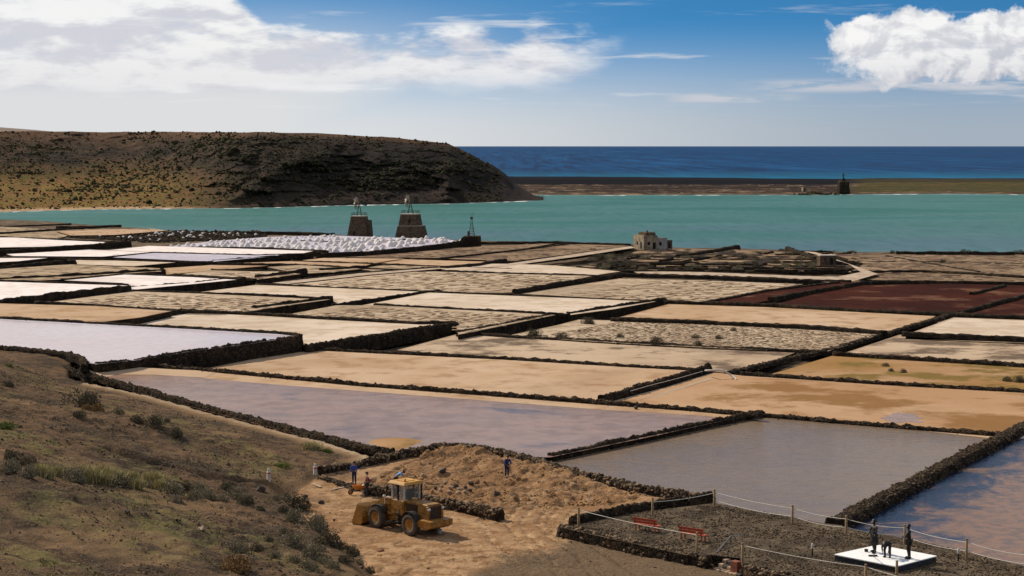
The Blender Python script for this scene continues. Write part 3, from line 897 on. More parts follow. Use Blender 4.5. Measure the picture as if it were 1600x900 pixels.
# sand rising to the corner of the lilac pond
top = [at(136, 574, 6.55), at(212, 573.5, 6.35), at(270, 577, 6.1), at(340, 580, 5.93)]
bot = [at(150, 593, 5.9), at(182, 585, 5.965), at(244, 585.5, 5.965), at(320, 590, 5.93)]
b = MB(); b.add(top + bot, [(i + 4, i + 5, i + 1, i) for i in range(3)], 0, True); b.build('sand_bank', M['rust'], kind='structure')
sheet('salt_crust', [(1584, 684), (1600, 677), (1620, 668), (1660, 664), (1640, 680), (1606, 686)], 5.27, M['white'])
sheet('salt_crust', [(1000, 624), (1060, 606), (1105, 591), (1125, 588), (1080, 602), (1030, 618)], 4.97, M['cream'])
# ------------------------------------------------------------------ dry stone walls
def _stone_b(t):
    rnd = t.node('ShaderNodeNewGeometry').outputs['Random Per Island']
    return {'Base Color': t.mix((0.05, 0.038, 0.028), (0.30, 0.205, 0.125), t.m('POWER', rnd, 1.5)), 'Roughness': 0.95, 'Specular IOR Level': 0.02}


M['stone_brown'] = material('brown_stone', _stone_b)


def wall(px_pts, zb, h, w, label, stones=0, zoff=None, size=0.2, name='stone_wall', group=None, cat='wall', ztop=None, sm='stone'):
    """A rough wall of black stone along a line in the photograph; its foot stands at height zb."""
    if zb is None:
        zb = zdef(sum(p[1] for p in px_pts) / len(px_pts)) + (zoff or 0.0)
    pts = [np.array(at(x, y, zb if ztop is None else ztop)[:2]) for x, y in px_pts]
    L = [0.0]
    for a, b_ in zip(pts[:-1], pts[1:]):
        L.append(L[-1] + float(np.hypot(*(b_ - a))))
    dist = float(np.mean([p[1] for p in pts]))
    if dist > 300:
        h *= 0.82; w *= 0.75
    ds = max(0.45, dist / 420.0)
    n = max(3, int(L[-1] / ds))
    tt = np.linspace(0, L[-1], n)
    X = np.interp(tt, L, [p[0] for p in pts]); Y = np.interp(tt, L, [p[1] for p in pts])
    tx = np.gradient(X); ty = np.gradient(Y); ln = np.hypot(tx, ty) + 1e-9; nx_, ny_ = -ty / ln, tx / ln
    prof = [(-0.62, -0.5), (-0.55, 0.35), (-0.46, 0.85), (-0.2, 1.0), (0.2, 1.0), (0.46, 0.85), (0.55, 0.35), (0.62, -0.5)]
    K = len(prof)
    jit = 0.10 if dist < 260 else 0.07
    vs_ = np.zeros((n, K, 3))
    undul = 1.0 + (fbm(tt / 5.0, tt * 0 + len(px_pts) * 3.1 + h, 5, 3) - 0.5) * (0.55 if ztop is None else 0.14) + (fbm(tt / 1.4, tt * 0 + 7.7 + h, 8, 2) - 0.5) * (0.25 if ztop is None else 0.08)
    for k, (o, hz_) in enumerate(prof):
        oo = o * w + RNG.normal(0, jit * min(1, w), n)
        vs_[:, k, 0] = X + nx_ * oo; vs_[:, k, 1] = Y + ny_ * oo
        hk = hz_ * h * (undul if hz_ > 0.5 else 1.0)
        vs_[:, k, 2] = zb + hk + (RNG.normal(0, jit * 0.9, n) if hz_ > 0.1 else 0)
    idx_ = np.arange(n * K).reshape(n, K)
    f = np.stack([idx_[:-1, :-1], idx_[1:, :-1], idx_[1:, 1:], idx_[:-1, 1:]], -1).reshape(-1, 4)
    ends = np.array([[idx_[e, 0], idx_[e, 1 + j], idx_[e, 2 + j], idx_[e, 2 + j]] for e in (0, n - 1) for j in range(K - 2)])
    o = mesh_np(name, vs_.reshape(-1, 3), np.concatenate([f]), M['basalt'])
    # end caps
    b = MB()
    me = o.data
    import bmesh
    bm = bmesh.new(); bm.from_mesh(me); bm.verts.ensure_lookup_table()
    for e in (0, n - 1):
        try:
            bm.faces.new([bm.verts[int(i)] for i in (idx_[e] if e == 0 else idx_[e][::-1])])
        except ValueError:
            pass
    bm.to_mesh(me); bm.free()
    tag(o, label, cat, group)
    if stones:
        N = int(L[-1] * stones)
        k = RNG.random(N) * (n - 1); i0 = k.astype(int); fr = k - i0
        q = RNG.random(N) * (K - 1); j0 = q.astype(int); fq = q - j0
        P = (vs_[i0, j0] * (1 - fq)[:, None] + vs_[i0, j0 + 1] * fq[:, None]) * (1 - fr)[:, None] + (vs_[np.minimum(i0 + 1, n - 1), j0] * (1 - fq)[:, None] + vs_[np.minimum(i0 + 1, n - 1), j0 + 1] * fq[:, None]) * fr[:, None]
        P = P[P[:, 2] > zb - 0.1]
        v, f = stones_np(P, RNG.uniform(0.5, 1.15, len(P)) * size * 0.88)
        mesh_np('wall_stones', v, f, M[sm], parent=o, kind='stuff')
        NR_ = int(L[-1] * 1.2)                                   # rubble fallen along the foot
        k = RNG.random(NR_) * (n - 1); i0 = k.astype(int)
        side_ = RNG.choice([-1, 1], NR_) * (w * 0.55 + np.abs(RNG.normal(0, 0.35, NR_)))
        P = np.stack([X[i0] + nx_[i0] * side_, Y[i0] + ny_[i0] * side_, np.full(NR_, zb + 0.02)], -1)
        v, f = stones_np(P, RNG.uniform(0.25, 0.8, NR_) * size)
        mesh_np('fallen_stones', v, f, M['stone'], parent=o, kind='stuff')
    return o


WALLS = [
    # near walls, stone by stone
    ([(84, 571), (110, 582), (200, 605), (300, 634), (400, 660), (480, 681), (560, 701), (614, 710)], 5.95, .45, .6, 'low stone wall running down between the hillside path and the lilac pond', 16, None, .13),
    ([(-160, 534), (0, 544.5), (60, 549.5), (108, 555), (128, 561), (134, 567), (131, 573)], 6.9, .65, .6, 'curved dark wall along the near edge of the pale pink pan', 12, None, .13, 7.2),
    ([(205, 573), (330, 580), (560, 602), (760, 617), (940, 631), (1080, 641), (1190, 651)], 5.95, 0.33, 0.64, 'long straggling stone wall along the far bank of the lilac pond', 14, None, .14),
    ([(1190, 651), (1330, 663), (1450, 672), (1562, 681)], 5.5, 0.33, 0.64, 'stone wall along the far bank of the grey pond', 14, None, .14),
    ([(860, 720), (1030, 684), (1192, 650)], 5.5, .62, .6, 'dark slanting wall between the lilac pond and the grey pond', 12, None, .14),
    ([(1308, 824), (1450, 748), (1592, 676), (1700, 622)], 5.3, .62, 1.5, 'broad rubble causeway between the grey pond and the blue pond at the right', 34, None, .14),
    ([(500, 743), (560, 731), (620, 718), (675, 708), (712, 702), (760, 710), (800, 718), (900, 746), (1000, 771), (1108, 787)], 6.0, .62, .65, 'rough black stone wall between the dug yard and the ponds', 34, None, .2),
    ([(572, 771), (640, 786), (700, 797), (783, 813)], 5.95, .78, .6, 'short brown stone wall crossing the yard behind the yellow loader', 46, None, .18),
    ([(503, 750), (535, 759), (570, 769)], 5.95, .25, .7, 'collapsed low end of stone wall at the feet of the blue person', 24, None, .16),
    ([(876, 838), (960, 858), (1075, 883), (1108, 890)], 5.95, .80, .6, 'black retaining wall in front of the gravel platform with the red benches', 40, None, .19),
    ([(1166, 903), (1230, 917), (1330, 941)], 5.95, .80, .6, 'end of the retaining wall beside the rough stone steps', 40, None, .19),
    ([(892, 820), (1000, 799), (1060, 789), (1114, 781)], 6.6, .60, .45, 'low dark kerb wall behind the red benches', 12, None, .18),
    ([(940, 630), (1030, 604), (1108, 580)], 4.95, .80, .7, 'stone wall slanting between the two ochre pans behind the ponds', 18, None, .15),
    ([(498, 548), (640, 555), (800, 563), (1000, 575), (1098, 580)], 5.1, .38, .7, 'thin dark wall along the far side of the wide ochre pan', 8, None, .14),
    ([(1158, 587), (1250, 593), (1400, 603), (1600, 614), (1750, 623)], 4.9, 0.39, 0.72, 'stone wall between the ochre pan and the weedy olive pan', 14, None, .14),
    ([(300, 548.5), (400, 535.5), (470, 525.5)], 5.0, 2.4, .8, 'tall black retaining wall below the pale pink pan', 34, None, .16, 7.2),
    ([(150, 568.5), (212, 562.5), (300, 548.5)], 6.0, 1.35, .7, 'lower left end of the retaining wall below the pale pink pan, above the rising sand', 20, None, .14, 7.2),
    ([(478, 541), (600, 522), (655, 512.5), (714, 505.5)], 4.8, 1.4, .8, 'tall black retaining wall below the cream pan, ending in a square corner', 28, None, .16, 6.0),
    ([(-160, 492), (0, 498), (150, 506), (300, 514), (440, 522), (470, 526)], 7.2, .32, .6, 'thin dark wall along the far side of the pale pink pan', 5, None, .12),
    # middle distance
    ([(180, 506), (225, 498), (285, 488)], None, .55, .8, 'short slanting wall between the sandy pan and the cream pan at the left', 6, 1.0, .15),
    ([(285, 488), (400, 493), (500, 499), (655, 507), (712, 506)], None, .50, .8, 'dark wall along the far side of the cream pan', 4, 0.7, .14),
    ([(716, 523), (800, 507), (870, 493)], None, 0.55, 0.64, 'slanting stone wall left of the pan with round bushes', 6, 0.0, .16),
    ([(735, 523), (800, 528), (900, 533), (1000, 539), (1120, 545), (1250, 551), (1292, 553)], 4.95, .42, 0.72, 'wall along the near side of the pan with round bushes', 5, 0.0, .14),
    ([(1138, 585), (1200, 570), (1290, 550), (1390, 521), (1484, 494)], 4.9, 0.35, 1.04, 'long slanting causeway of dark stone running back to the red pan', 8, None, .14),
    ([(1302, 555), (1400, 561), (1500, 567), (1600, 573), (1800, 586)], 4.95, .42, 0.72, 'wall between the weedy olive pan and the blotched pan', 5, 0.0, .14),
    ([(585, 477), (700, 483), (800, 488), (890, 493)], None, .40, .8, 'thin wall along the near side of the bright middle pan', 0, 0.45, .2),
    ([(955, 500), (1100, 505), (1250, 512), (1385, 521)], None, .45, .9, 'wall between the smooth ochre strip and the pan with round bushes', 0, 0.0, .2),
    ([(1410, 523), (1500, 527), (1600, 531), (1800, 541)], None, .45, .9, 'wall between the bright pan and the blotched pan at the right', 0, 0.1, .2),
    ([(888, 495), (960, 484), (1040, 472)], None, 1.0, 1.1, 'thick slanting wall right of the bright middle pan', 0, -0.2, .2),
    ([(670, 457), (800, 462), (900, 467), (1025, 472)], None, .35, .7, 'thin wall along the far side of the bright middle pan', 0, 0.35, .2),
    ([(1040, 474), (1200, 480), (1330, 487), (1500, 495), (1600, 499), (1800, 507)], None, .80, 1.6, 'thick black wall in front of the dark red pans', 0, -0.2, .2),
    ([(803, 460), (880, 447), (970, 433)], None, 1.15, 1.2, 'thick slanting wall between the two large gridded pans', 0, -0.1, .2),
    ([(522, 479), (600, 468), (685, 456)], None, .60, .9, 'slanting wall left of the bright middle pan', 0, 0.3, .2),
    ([(396, 486), (450, 479), (518, 470)], None, 1.05, .9, 'stepped wall at the right end of the cracked salt pan', 0, 0.45, .2),
    ([(55, 473), (150, 478), (285, 488), (350, 489)], None, .40, .8, 'dark wall along the near side of the cracked salt pan', 0, 1.3, .2),
    ([(-160, 497), (0, 478), (100, 466), (203, 455)], None, 1.45, 1.0, 'tall dark wall below the bright white pan at the left edge', 0, 1.0, .2),
    ([(-160, 434), (0, 440), (100, 443), (200, 446)], None, .40, .8, 'thin wall along the far side of the bright white pan at the left edge', 0, 2.3, .2),
    ([(205, 455), (300, 448), (382, 439)], None, 1.1, 1.0, 'tall dark wall below the white pan with its corner cut square', 0, 0.6, .2),
    ([(96, 438), (195, 429), (300, 433), (380, 437)], None, .35, .8, 'thin wall along the far side of the square cornered white pan', 0, 1.6, .2),
    ([(205, 455), (300, 458), (400, 461), (516, 468)], None, .35, .8, 'thin wall along the far side of the cracked salt pan', 0, 0.9, .2),
    ([(-160, 452), (0, 442), (130, 436), (257, 428)], None, 1.5, 1.2, 'tall black wall below the raised brown earth pan', 0, 0.9, .2),
    ([(-160, 440), (0, 425), (60, 418), (117, 413)], None, 1.5, 1.2, 'black wall above the raised brown earth pan at the left', 0, 1.2, .2),
    ([(400, 445), (500, 449), (600, 454), (690, 457)], None, .40, .8, 'thin wall between the cream pan and the large gridded pan', 0, 0.4, .2),
    ([(438, 444), (560, 430), (682, 421)], None, .80, 1.4, 'dark wall beside the pale track in the middle of the pans', 0, -0.1, .2),
    ([(400, 437), (440, 432), (478, 427)], None, 1.2, 1.0, 'short black wall with a square end left of the pale track', 0, 0.1, .2),
    ([(270, 430), (340, 434), (400, 438)], None, .40, .8, 'short thin wall in front of the small pale pan', 0, 0.4, .2),
    ([(330, 422), (400, 423), (470, 428)], None, .35, .8, 'short thin wall behind the small pale pan', 0, 0.5, .2),
    ([(500, 424), (540, 422), (570, 420)], None, .9, 1.0, 'short black wall end beside the middle pans', 0, 0.0, .2),
    ([(340, 412), (460, 414), (570, 420), (690, 424)], None, .35, .8, 'thin wall running between the narrow sandy strips', 0, 0.2, .2),
    ([(455, 408), (580, 412), (690, 417), (800, 421)], None, .30, .8, 'thinnest wall among the narrow sandy strips', 0, 0.1, .2),
    ([(495, 401), (560, 398), (640, 391), (722, 381)], None, 1.1, 1.1, 'dark wall in front of the rows of white salt heaps', 0, -0.1, .2),
    ([(332, 411), (430, 404), (500, 398)], None, .90, 1.0, 'dark wall below the pale grey pan near the salt heaps', 0, 0.1, .2),
    ([(160, 402), (235, 395), (400, 399), (490, 397)], None, .35, .8, 'thin wall behind the pale grey pan near the salt heaps', 0, 0.9, .2),
    ([(-160, 402), (0, 397), (100, 391), (203, 383)], None, 1.5, 1.6, 'black wall below the farthest white pan at the left', 0, 0.3, .2),
    ([(0, 403), (100, 404), (275, 410), (333, 410)], None, .35, .8, 'thin wall in front of the narrow white pans at the left', 0, 1.2, .2),
    ([(-160, 366), (0, 371), (90, 375), (200, 380)], None, .55, 1.0, 'thin wall along the far side of the farthest white pan', 0, 1.2, .2),
    ([(800, 414), (900, 402), (988, 388)], None, .90, 1.2, 'dark wall below the pale track that leads to the ruined house', 0, -0.2, .2),
    ([(690, 405), (800, 393), (888, 382)], None, .50, 1.2, 'thin dark wall between the far brown pans left of the ruined house', 0, 0.0, .2),
    ([(745, 381), (870, 380), (985, 384)], None, .70, 1.2, 'wall along the lagoon shore left of the ruined house', 0, 0.1, .2),
    ([(690, 421), (745, 417), (790, 408)], None, .90, 1.2, 'dark wall end among the brown pans below the mast', 0, 0.0, .2),
    ([(685, 424), (800, 428), (930, 432), (965, 431)], None, .45, 1.0, 'dark wall along the far side of the left gridded pan', 0, 0.1, .2),
    ([(970, 431), (1100, 434), (1250, 440), (1330, 442)], None, .75, 1.4, 'black wall along the far side of the right gridded pan', 0, -0.1, .2),
    ([(970, 425), (1100, 427), (1250, 433), (1310, 434)], None, .55, 1.0, 'black wall behind the pale track at the back', 0, -0.1, .2),
    ([(1203, 470), (1290, 455), (1350, 444)], None, .80, 1.2, 'dark wall slanting between the two red pans', 0, -0.4, .2),
    ([(1345, 444), (1480, 443), (1600, 446), (1800, 449)], None, .85, 1.2, 'dark wall along the far side of the large red pan', 0, -0.3, .2),
    ([(1498, 492), (1560, 475), (1640, 455)], None, .70, 1.3, 'dark slanting wall across the red pans at the right edge', 0, -0.4, .2),
    ([(1518, 461), (1550, 453), (1570, 448)], None, .60, 1.2, 'short dark bank inside the large red pan', 0, -0.4, .2),
    ([(1100, 474), (1200, 455), (1310, 442)], None, .40, 1.0, 'low wall between the right gridded pan and the red strip', 0, -0.3, .2),
    ([(1330, 425), (1450, 424), (1600, 433)], None, .40, 1.1, 'thin wall across the far brown pans at the right', 0, -0.1, .2),
    ([(1300, 411), (1430, 410), (1600, 414)], None, .40, 1.1, 'farther thin wall across the brown pans at the right', 0, -0.1, .2),
    ([(1385, 401), (1470, 416), (1530, 426)], None, .40, 1.1, 'thin slanting wall through the brown pans at the right', 0, -0.1, .2),
    ([(1400, 397.5), (1500, 398), (1620, 399)], None, 1.0, 1.6, 'dark bank along the lagoon shore at the right', 0, 0.0, .2),
    ([(0, 356), (60, 354), (110, 352)], None, .9, 2.0, 'black bank at the lagoon shore on the far left', 0, 0.6, .2),
    ([(0, 366), (80, 361), (130, 358)], None, .8, 1.6, 'second black bank behind the far left pans', 0, 0.6, .2),
    ([(88, 357), (140, 357), (188, 355)], None, 1.1, 2.0, 'mounded black wall by the far left shore', 0, 0.6, .2),
    ([(380, 365), (450, 366), (522, 368)], None, 1.0, 1.4, 'dark wall behind the salt heaps left of the windmill towers', 0, 0.2, .2),
    ([(470, 378), (560, 381), (640, 376)], None, .6, .9, 'dark wall between two rows of white salt heaps', 0, 0.45, .2),
    ([(255, 389), (330, 388), (420, 390), (512, 394)], None, .7, 1.0, 'dark wall in front of the left end of the salt heaps', 0, 0.4, .2),
]
for w_ in WALLS:
    px_pts, zb, h, wd, lab, st, zo, sz = w_[:8]
    wall(px_pts, zb, h, wd, lab, st, zo, sz, ztop=w_[8] if len(w_) > 8 else None, sm='stone_brown' if 'yard' in lab or 'platform' in lab or 'steps' in lab else 'stone')

# ruined little pans behind the track: broken walls that nothing tells apart
RUIN = []
for py in np.arange(392.5, 423.5, 3.4):                     # rows across
    x = 915 + 50 * random.random() + max(0, 398 - py) * 11
    x1 = 1345 - 40 * random.random() - (40 if py < 400 else 0)
    while x < x1:
        L_ = random.uniform(35, 110)
        if random.random() < 0.8:
            RUIN.append(([(x, py + random.gauss(0, .5)), (x + L_ / 2, py + 0.4 + random.gauss(0, .3)), (x + L_, py + 1.0)], random.uniform(.25, .6)))
        x += L_ + random.uniform(4, 16)
for k in range(26):                                          # short ones running back
    x, py = random.uniform(930, 1320), random.uniform(396, 421)
    RUIN.append(([(x, py), (x + 9, py - 1.6), (x + 20, py - 3.6)], random.uniform(.4, .8)))
for r_, h_ in RUIN:
    wall(r_, None, h_, .8, 'broken low wall among the ruined pans in front of the lagoon', 0, -0.35, .2, group='ruined pan walls')
wall([(1060, 404), (1110, 397), (1152, 388.5)], None, 1.3, 2.4, 'taller black bank slanting back through the ruined pans', 0, -0.35)
wall([(1230, 390), (1255, 400), (1275, 407)], None, 1.1, 1.8, 'black wall beside the pale track above the stone hut', 0, -0.35)

# ------------------------------------------------------------------ gravel platform
PLAT = [(879, 825), (896, 820), (1000, 800), (1116, 786), (1210, 803), (1310, 822), (1440, 846), (1620, 889), (1720, 950), (1330, 922), (1230, 900), (1166, 886), (1156, 872), (1110, 867), (1075, 868), (960, 843)]
PZ = 6.72
P = poly_at(PLAT, PZ)
area = sum(P[k][0] * P[(k + 1) % len(P)][1] - P[(k + 1) % len(P)][0] * P[k][1] for k in range(len(P)))
if area < 0:
    P = P[::-1]
PLATP = P
M['gravel'] = pan_mat('black_gravel', (0.065, 0.048, 0.034), (0.14, 0.105, 0.07), (0.20, 0.145, 0.095), s1=0.3, s2=1.4, lo=0.52, hi=0.7, bump=1.0, fine=6, fine_amt=0.6)
b = MB(); n = len(P)
vv = [(x, y, PZ) for x, y in P] + [(x, y, 5.0) for x, y in P]
b.add(vv, [tuple(range(n))], 0); b.add(vv, [(k, k + n, (k + 1) % n + n, (k + 1) % n) for k in range(n)], 1)
platform = b.build('platform_ground', [M['gravel'], M['basalt']], kind='structure')
xmin, xmax = min(p[0] for p in P), max(p[0] for p in P); ymin, ymax = min(p[1] for p in P), max(p[1] for p in P)
N = 26000
x = RNG.uniform(xmin, xmax, N); y = RNG.uniform(ymin, ymax, N)
ok = inside(P, x, y) & (RNG.random(N) < 0.25 + 0.75 * sstep(0.42, 0.6, fbm(x / 1.6, y / 1.6, 4, 3)))
x, y = x[ok], y[ok]
v, f = stones_np(np.stack([x, y, np.full(len(x), PZ + 0.01)], -1), RNG.uniform(0.025, 0.085, len(x)))
mesh_np('gravel', v, f, M['stone'], kind='stuff')

# rubble on the hillside and in the yard
N = 150000
x = RNG.uniform(-75, 12, N); y = RNG.uniform(48, 235, N)
Zg, sg, yg, eg, tg = ground_fields(x, y)
dens = np.where(sg > 0, 0.16 + 0.84 * sstep(0.48, 0.66, fbm(x / 4, y / 4, 12, 3)), 0.03 * yg) * (eg < 0.5)
ok = (RNG.random(N) < dens * np.clip(150 / np.maximum(y, 1), 0.3, 1)) & ((sg > 0) | (yg > 0.5))
x, y, Zg = x[ok], y[ok], Zg[ok]
sz = np.exp(RNG.normal(-3.15, 0.5, len(x)))
M['hill_stone'] = pan_mat('hill_stone', (0.11, 0.080, 0.053), (0.25, 0.175, 0.11), (0.045, 0.034, 0.027), s1=0.7, s2=3.0)
v, f = stones_np(np.stack([x, y, Zg], -1), np.minimum(sz, 0.30))
mesh_np('rubble', v, f, M['hill_stone'], kind='stuff')
N = 12000
x = RNG.uniform(-16, 14, N); y = RNG.uniform(138, 168, N)
Zg, sg, yg, eg, tg = ground_fields(x, y)
ok = (eg > 0.3) & (RNG.random(N) < 0.12 + 0.88 * sstep(0.45, 0.6, fbm(x / 2.2, y / 2.2, 19, 3)))
x, y, Zg = x[ok], y[ok], Zg[ok]
M['clod'] = pan_mat('earth_clod', (0.30, 0.165, 0.07), (0.44, 0.27, 0.13), (0.16, 0.085, 0.04), s1=0.6, s2=2.0)
v, f = stones_np(np.stack([x, y, Zg], -1), np.minimum(np.exp(RNG.normal(-2.85, 0.55, len(x))), 0.30))
mesh_np('earth_clods', v, f, M['clod'], kind='stuff')
# ------------------------------------------------------------------ lagoon and ocean
def _lagoon(t):
    p = t.pos(); x, y, z = t.sep(p)[0:3]
    n = t.noise(t.scaled(p, (0.006, 0.012, 1)), 1.0, 5, 0.6, 0.5)
    n2_ = t.noise(t.scaled(p, (0.05, 0.16, 1)), 1.0, 4, 0.65)
    f = t.m('ADD', t.m('MULTIPLY', t.m('SUBTRACT', y, 560.0), 1 / 420.0), t.m('MULTIPLY', t.m('SUBTRACT', n, 0.5), 1.3))
    cl = t.mix((0.074, 0.138, 0.165), (0.055, 0.158, 0.136), t.ss(f, 0.0, 0.75))
    cl = t.mix(cl, (0.024, 0.125, 0.094), t.m('MULTIPLY', t.ss(n, 0.44, 0.60), t.ss(f, 0.25, 0.8, 0.15, 0.9)))
    cl = t.mix(cl, (0.085, 0.205, 0.19), t.m('MULTIPLY', t.ss(n2_, 0.50, 0.72), 0.45))
    n9 = t.noise(t.scaled(p, (0.004, 0.020, 1)), 1.0, 5, 0.65, 0.8)
    cl = t.mix(cl, (0.092, 0.195, 0.185), t.m('MULTIPLY', t.ss(n9, 0.52, 0.68), 0.45))
    n7 = t.noise(t.scaled(p, (0.22, 0.030, 1)), 1.0, 4, 0.7)
    cl = t.mix(cl, (0.035, 0.115, 0.115), t.m('MULTIPLY', t.ss(n7, 0.46, 0.64), 0.6))
    w1 = t.noise(t.scaled(p, (0.25, 0.45, 1)), 1.0, 4, 0.65)
    return {'Base Color': cl, 'Roughness': 0.45, 'Specular IOR Level': 0.12, 'IOR': 1.33, 'Normal': t.bump(w1, 0.9, 0.6)}


def _ocean(t):
    p = t.pos(); x, y, z = t.sep(p)[0:3]
    n = t.noise(t.scaled(p, (0.0010, 0.0022, 1)), 1.0, 5, 0.6)
    n2_ = t.noise(t.scaled(p, (0.030, 0.020, 1)), 1.0, 4, 0.7)
    n3_ = t.noise(t.scaled(p, (0.055, 0.016, 1)), 1.0, 3, 0.7)
    cl = t.mix((0.002, 0.050, 0.140), (0.003, 0.068, 0.185), t.ss(n, 0.35, 0.65))
    cl = t.mix(cl, (0.002, 0.020, 0.070), t.m('MULTIPLY', t.ss(n2_, 0.42, 0.60), 0.85))
    n5 = t.noise(t.scaled(p, (0.045, 0.0012, 1)), 1.0, 4, 0.7); n6 = t.noise(t.scaled(p, (0.012, 0.0005, 1)), 1.0, 4, 0.7)
    cl = t.mix(cl, (0.001, 0.016, 0.060), t.m('MULTIPLY', t.ss(n5, 0.46, 0.62), 0.8))
    cl = t.mix(cl, (0.010, 0.095, 0.24), t.m('MULTIPLY', t.ss(n6, 0.52, 0.68), 0.6))
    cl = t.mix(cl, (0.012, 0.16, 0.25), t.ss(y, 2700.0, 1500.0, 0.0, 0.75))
    cl = t.mix(cl, (0.05, 0.09, 0.18), t.ss(y, 12000.0, 60000.0, 0.0, 0.35))  # haze towards the horizon painted into the sea colour
    cap = t.m('MULTIPLY', t.ss(t.noise(t.scaled(p, (0.03, 0.0018, 1)), 1.0, 3, 0.75), 0.69, 0.76), t.ss(y, 14000.0, 6000.0))
    cl = t.mix(cl, (0.30, 0.40, 0.50), t.m('MULTIPLY', cap, 0.6))
    return {'Base Color': cl, 'Roughness': 0.6, 'Specular IOR Level': 0.04, 'Normal': t.bump(n2_, 0.8, 1.5)}


def flat(name, x0, x1, y0, y1, z, mt):
    b = MB(); b.add([(x0, y0, z), (x1, y0, z), (x1, y1, z), (x0, y1, z)], [(0, 1, 2, 3)])
    return b.build(name, mt, kind='structure')


flat('sea', -90000, 90000, -3000, 160000, -0.6, material('ocean_water', _ocean))
flat('lagoon_water', -1500, 1500, 430, 1500, 0.0, material('lagoon_water', _lagoon))

# ------------------------------------------------------------------ the headland across the lagoon
HS = [(-900, 338), (-300, 336), (0, 331), (60, 329), (170, 326.5), (360, 325), (420, 324), (560, 320), (700, 318), (790, 315), (835, 313.2), (850, 312.5)]
HT = [(-900, 210), (-300, 207), (0, 205), (350, 206.5), (500, 208), (600, 214), (700, 224), (716, 231), (740, 243), (770, 261), (790, 281), (803, 296), (815, 304), (835, 310.5), (850, 312.5)]
cols = np.arange(-900, 850.1, 2.2)
NV = 150
sp_ = np.interp(cols, [a for a, _ in HS], [b_ for _, b_ in HS]); tp_ = np.interp(cols, [a for a, _ in HT], [b_ for _, b_ in HT])
vs = np.zeros((len(cols), NV, 3)); low = np.zeros((len(cols), NV)); vv_ = np.zeros((len(cols), NV))
for i, px in enumerate(cols):
    d = ray(px, 228); hx = d[0] / d[1]
    ds = CAM_H * FPX / (sp_[i] - 228)
    left = float(sstep(420, 180, px))
    run = 130 + 155 * left
    run *= float(sstep(850, 760, px)) * 0.9 + 0.1
    zt = CAM_H - (tp_[i] - 228) / FPX * (ds + run)
    v = np.concatenate([np.linspace(0, 1, NV - 22), np.linspace(1.05, 5, 22)])
    pr_l = 0.14 * np.minimum(v * 6, 1) ** 1.2 * 0.4 + 0.94 * np.clip(v, 0, 1) ** 1.75
    vc = np.clip(v, 0, 1)
    pr_r = np.where(vc < 0.72, vc / 0.72 * 0.84, 0.84 + (vc - 0.72) / 0.28 * 0.16)
    pr = pr_l * left + pr_r * (1 - left)
    pr = np.minimum(pr, 1.0) - np.maximum(v - 1, 0) * 0.05
    dep = ds + run * v
    vs[i, :, 0] = hx * dep; vs[i, :, 1] = dep; vs[i, :, 2] = np.maximum(zt, 0.5) * pr
    low[i] = left; vv_[i] = v
X, Y = vs[..., 0], vs[..., 1]
env = np.clip(np.minimum(vv_ * 5, 1), 0, 1) * np.where(vv_ > 1, 0.0, np.clip((1.04 - vv_) * 8, 0, 1)) * np.clip(vs[..., 2].max(1, keepdims=True) / 25, 0, 1)
g1 = np.abs(fbm(X / 55 + 0.5 * fbm(X / 30, Y / 30, 2, 2), vv_ * 0.9, 101, 4) - 0.5) * 2
ledge = fbm(X / 60, vs[..., 2] / 3.2 + X / 130, 107, 3) - 0.5
rough_ = fbm(X / 9, vs[..., 2] / 4 + Y / 18, 111, 4) - 0.5
disp = (g1 - 0.35) * 36 * env + ledge * 20 * env + rough_ * 20 * env
disp *= (1 - 0.45 * low * np.clip(1.3 - vv_, 0, 1))
vs[..., 1] += disp; vs[..., 0] += disp * (X / Y)
vs[..., 2] += (rough_ * 3.4 + ledge * 3.0) * env + (fbm(X / 25, Y / 25, 115, 3) - 0.5) * 0.8 * (vv_ > 0.9)
vs[:, 0, 2] = -1.0
F_ = np.arange(len(cols) * NV).reshape(len(cols), NV)
hl_F = np.stack([F_[:-1, :-1], F_[1:, :-1], F_[1:, 1:], F_[:-1, 1:]], -1).reshape(-1, 4)


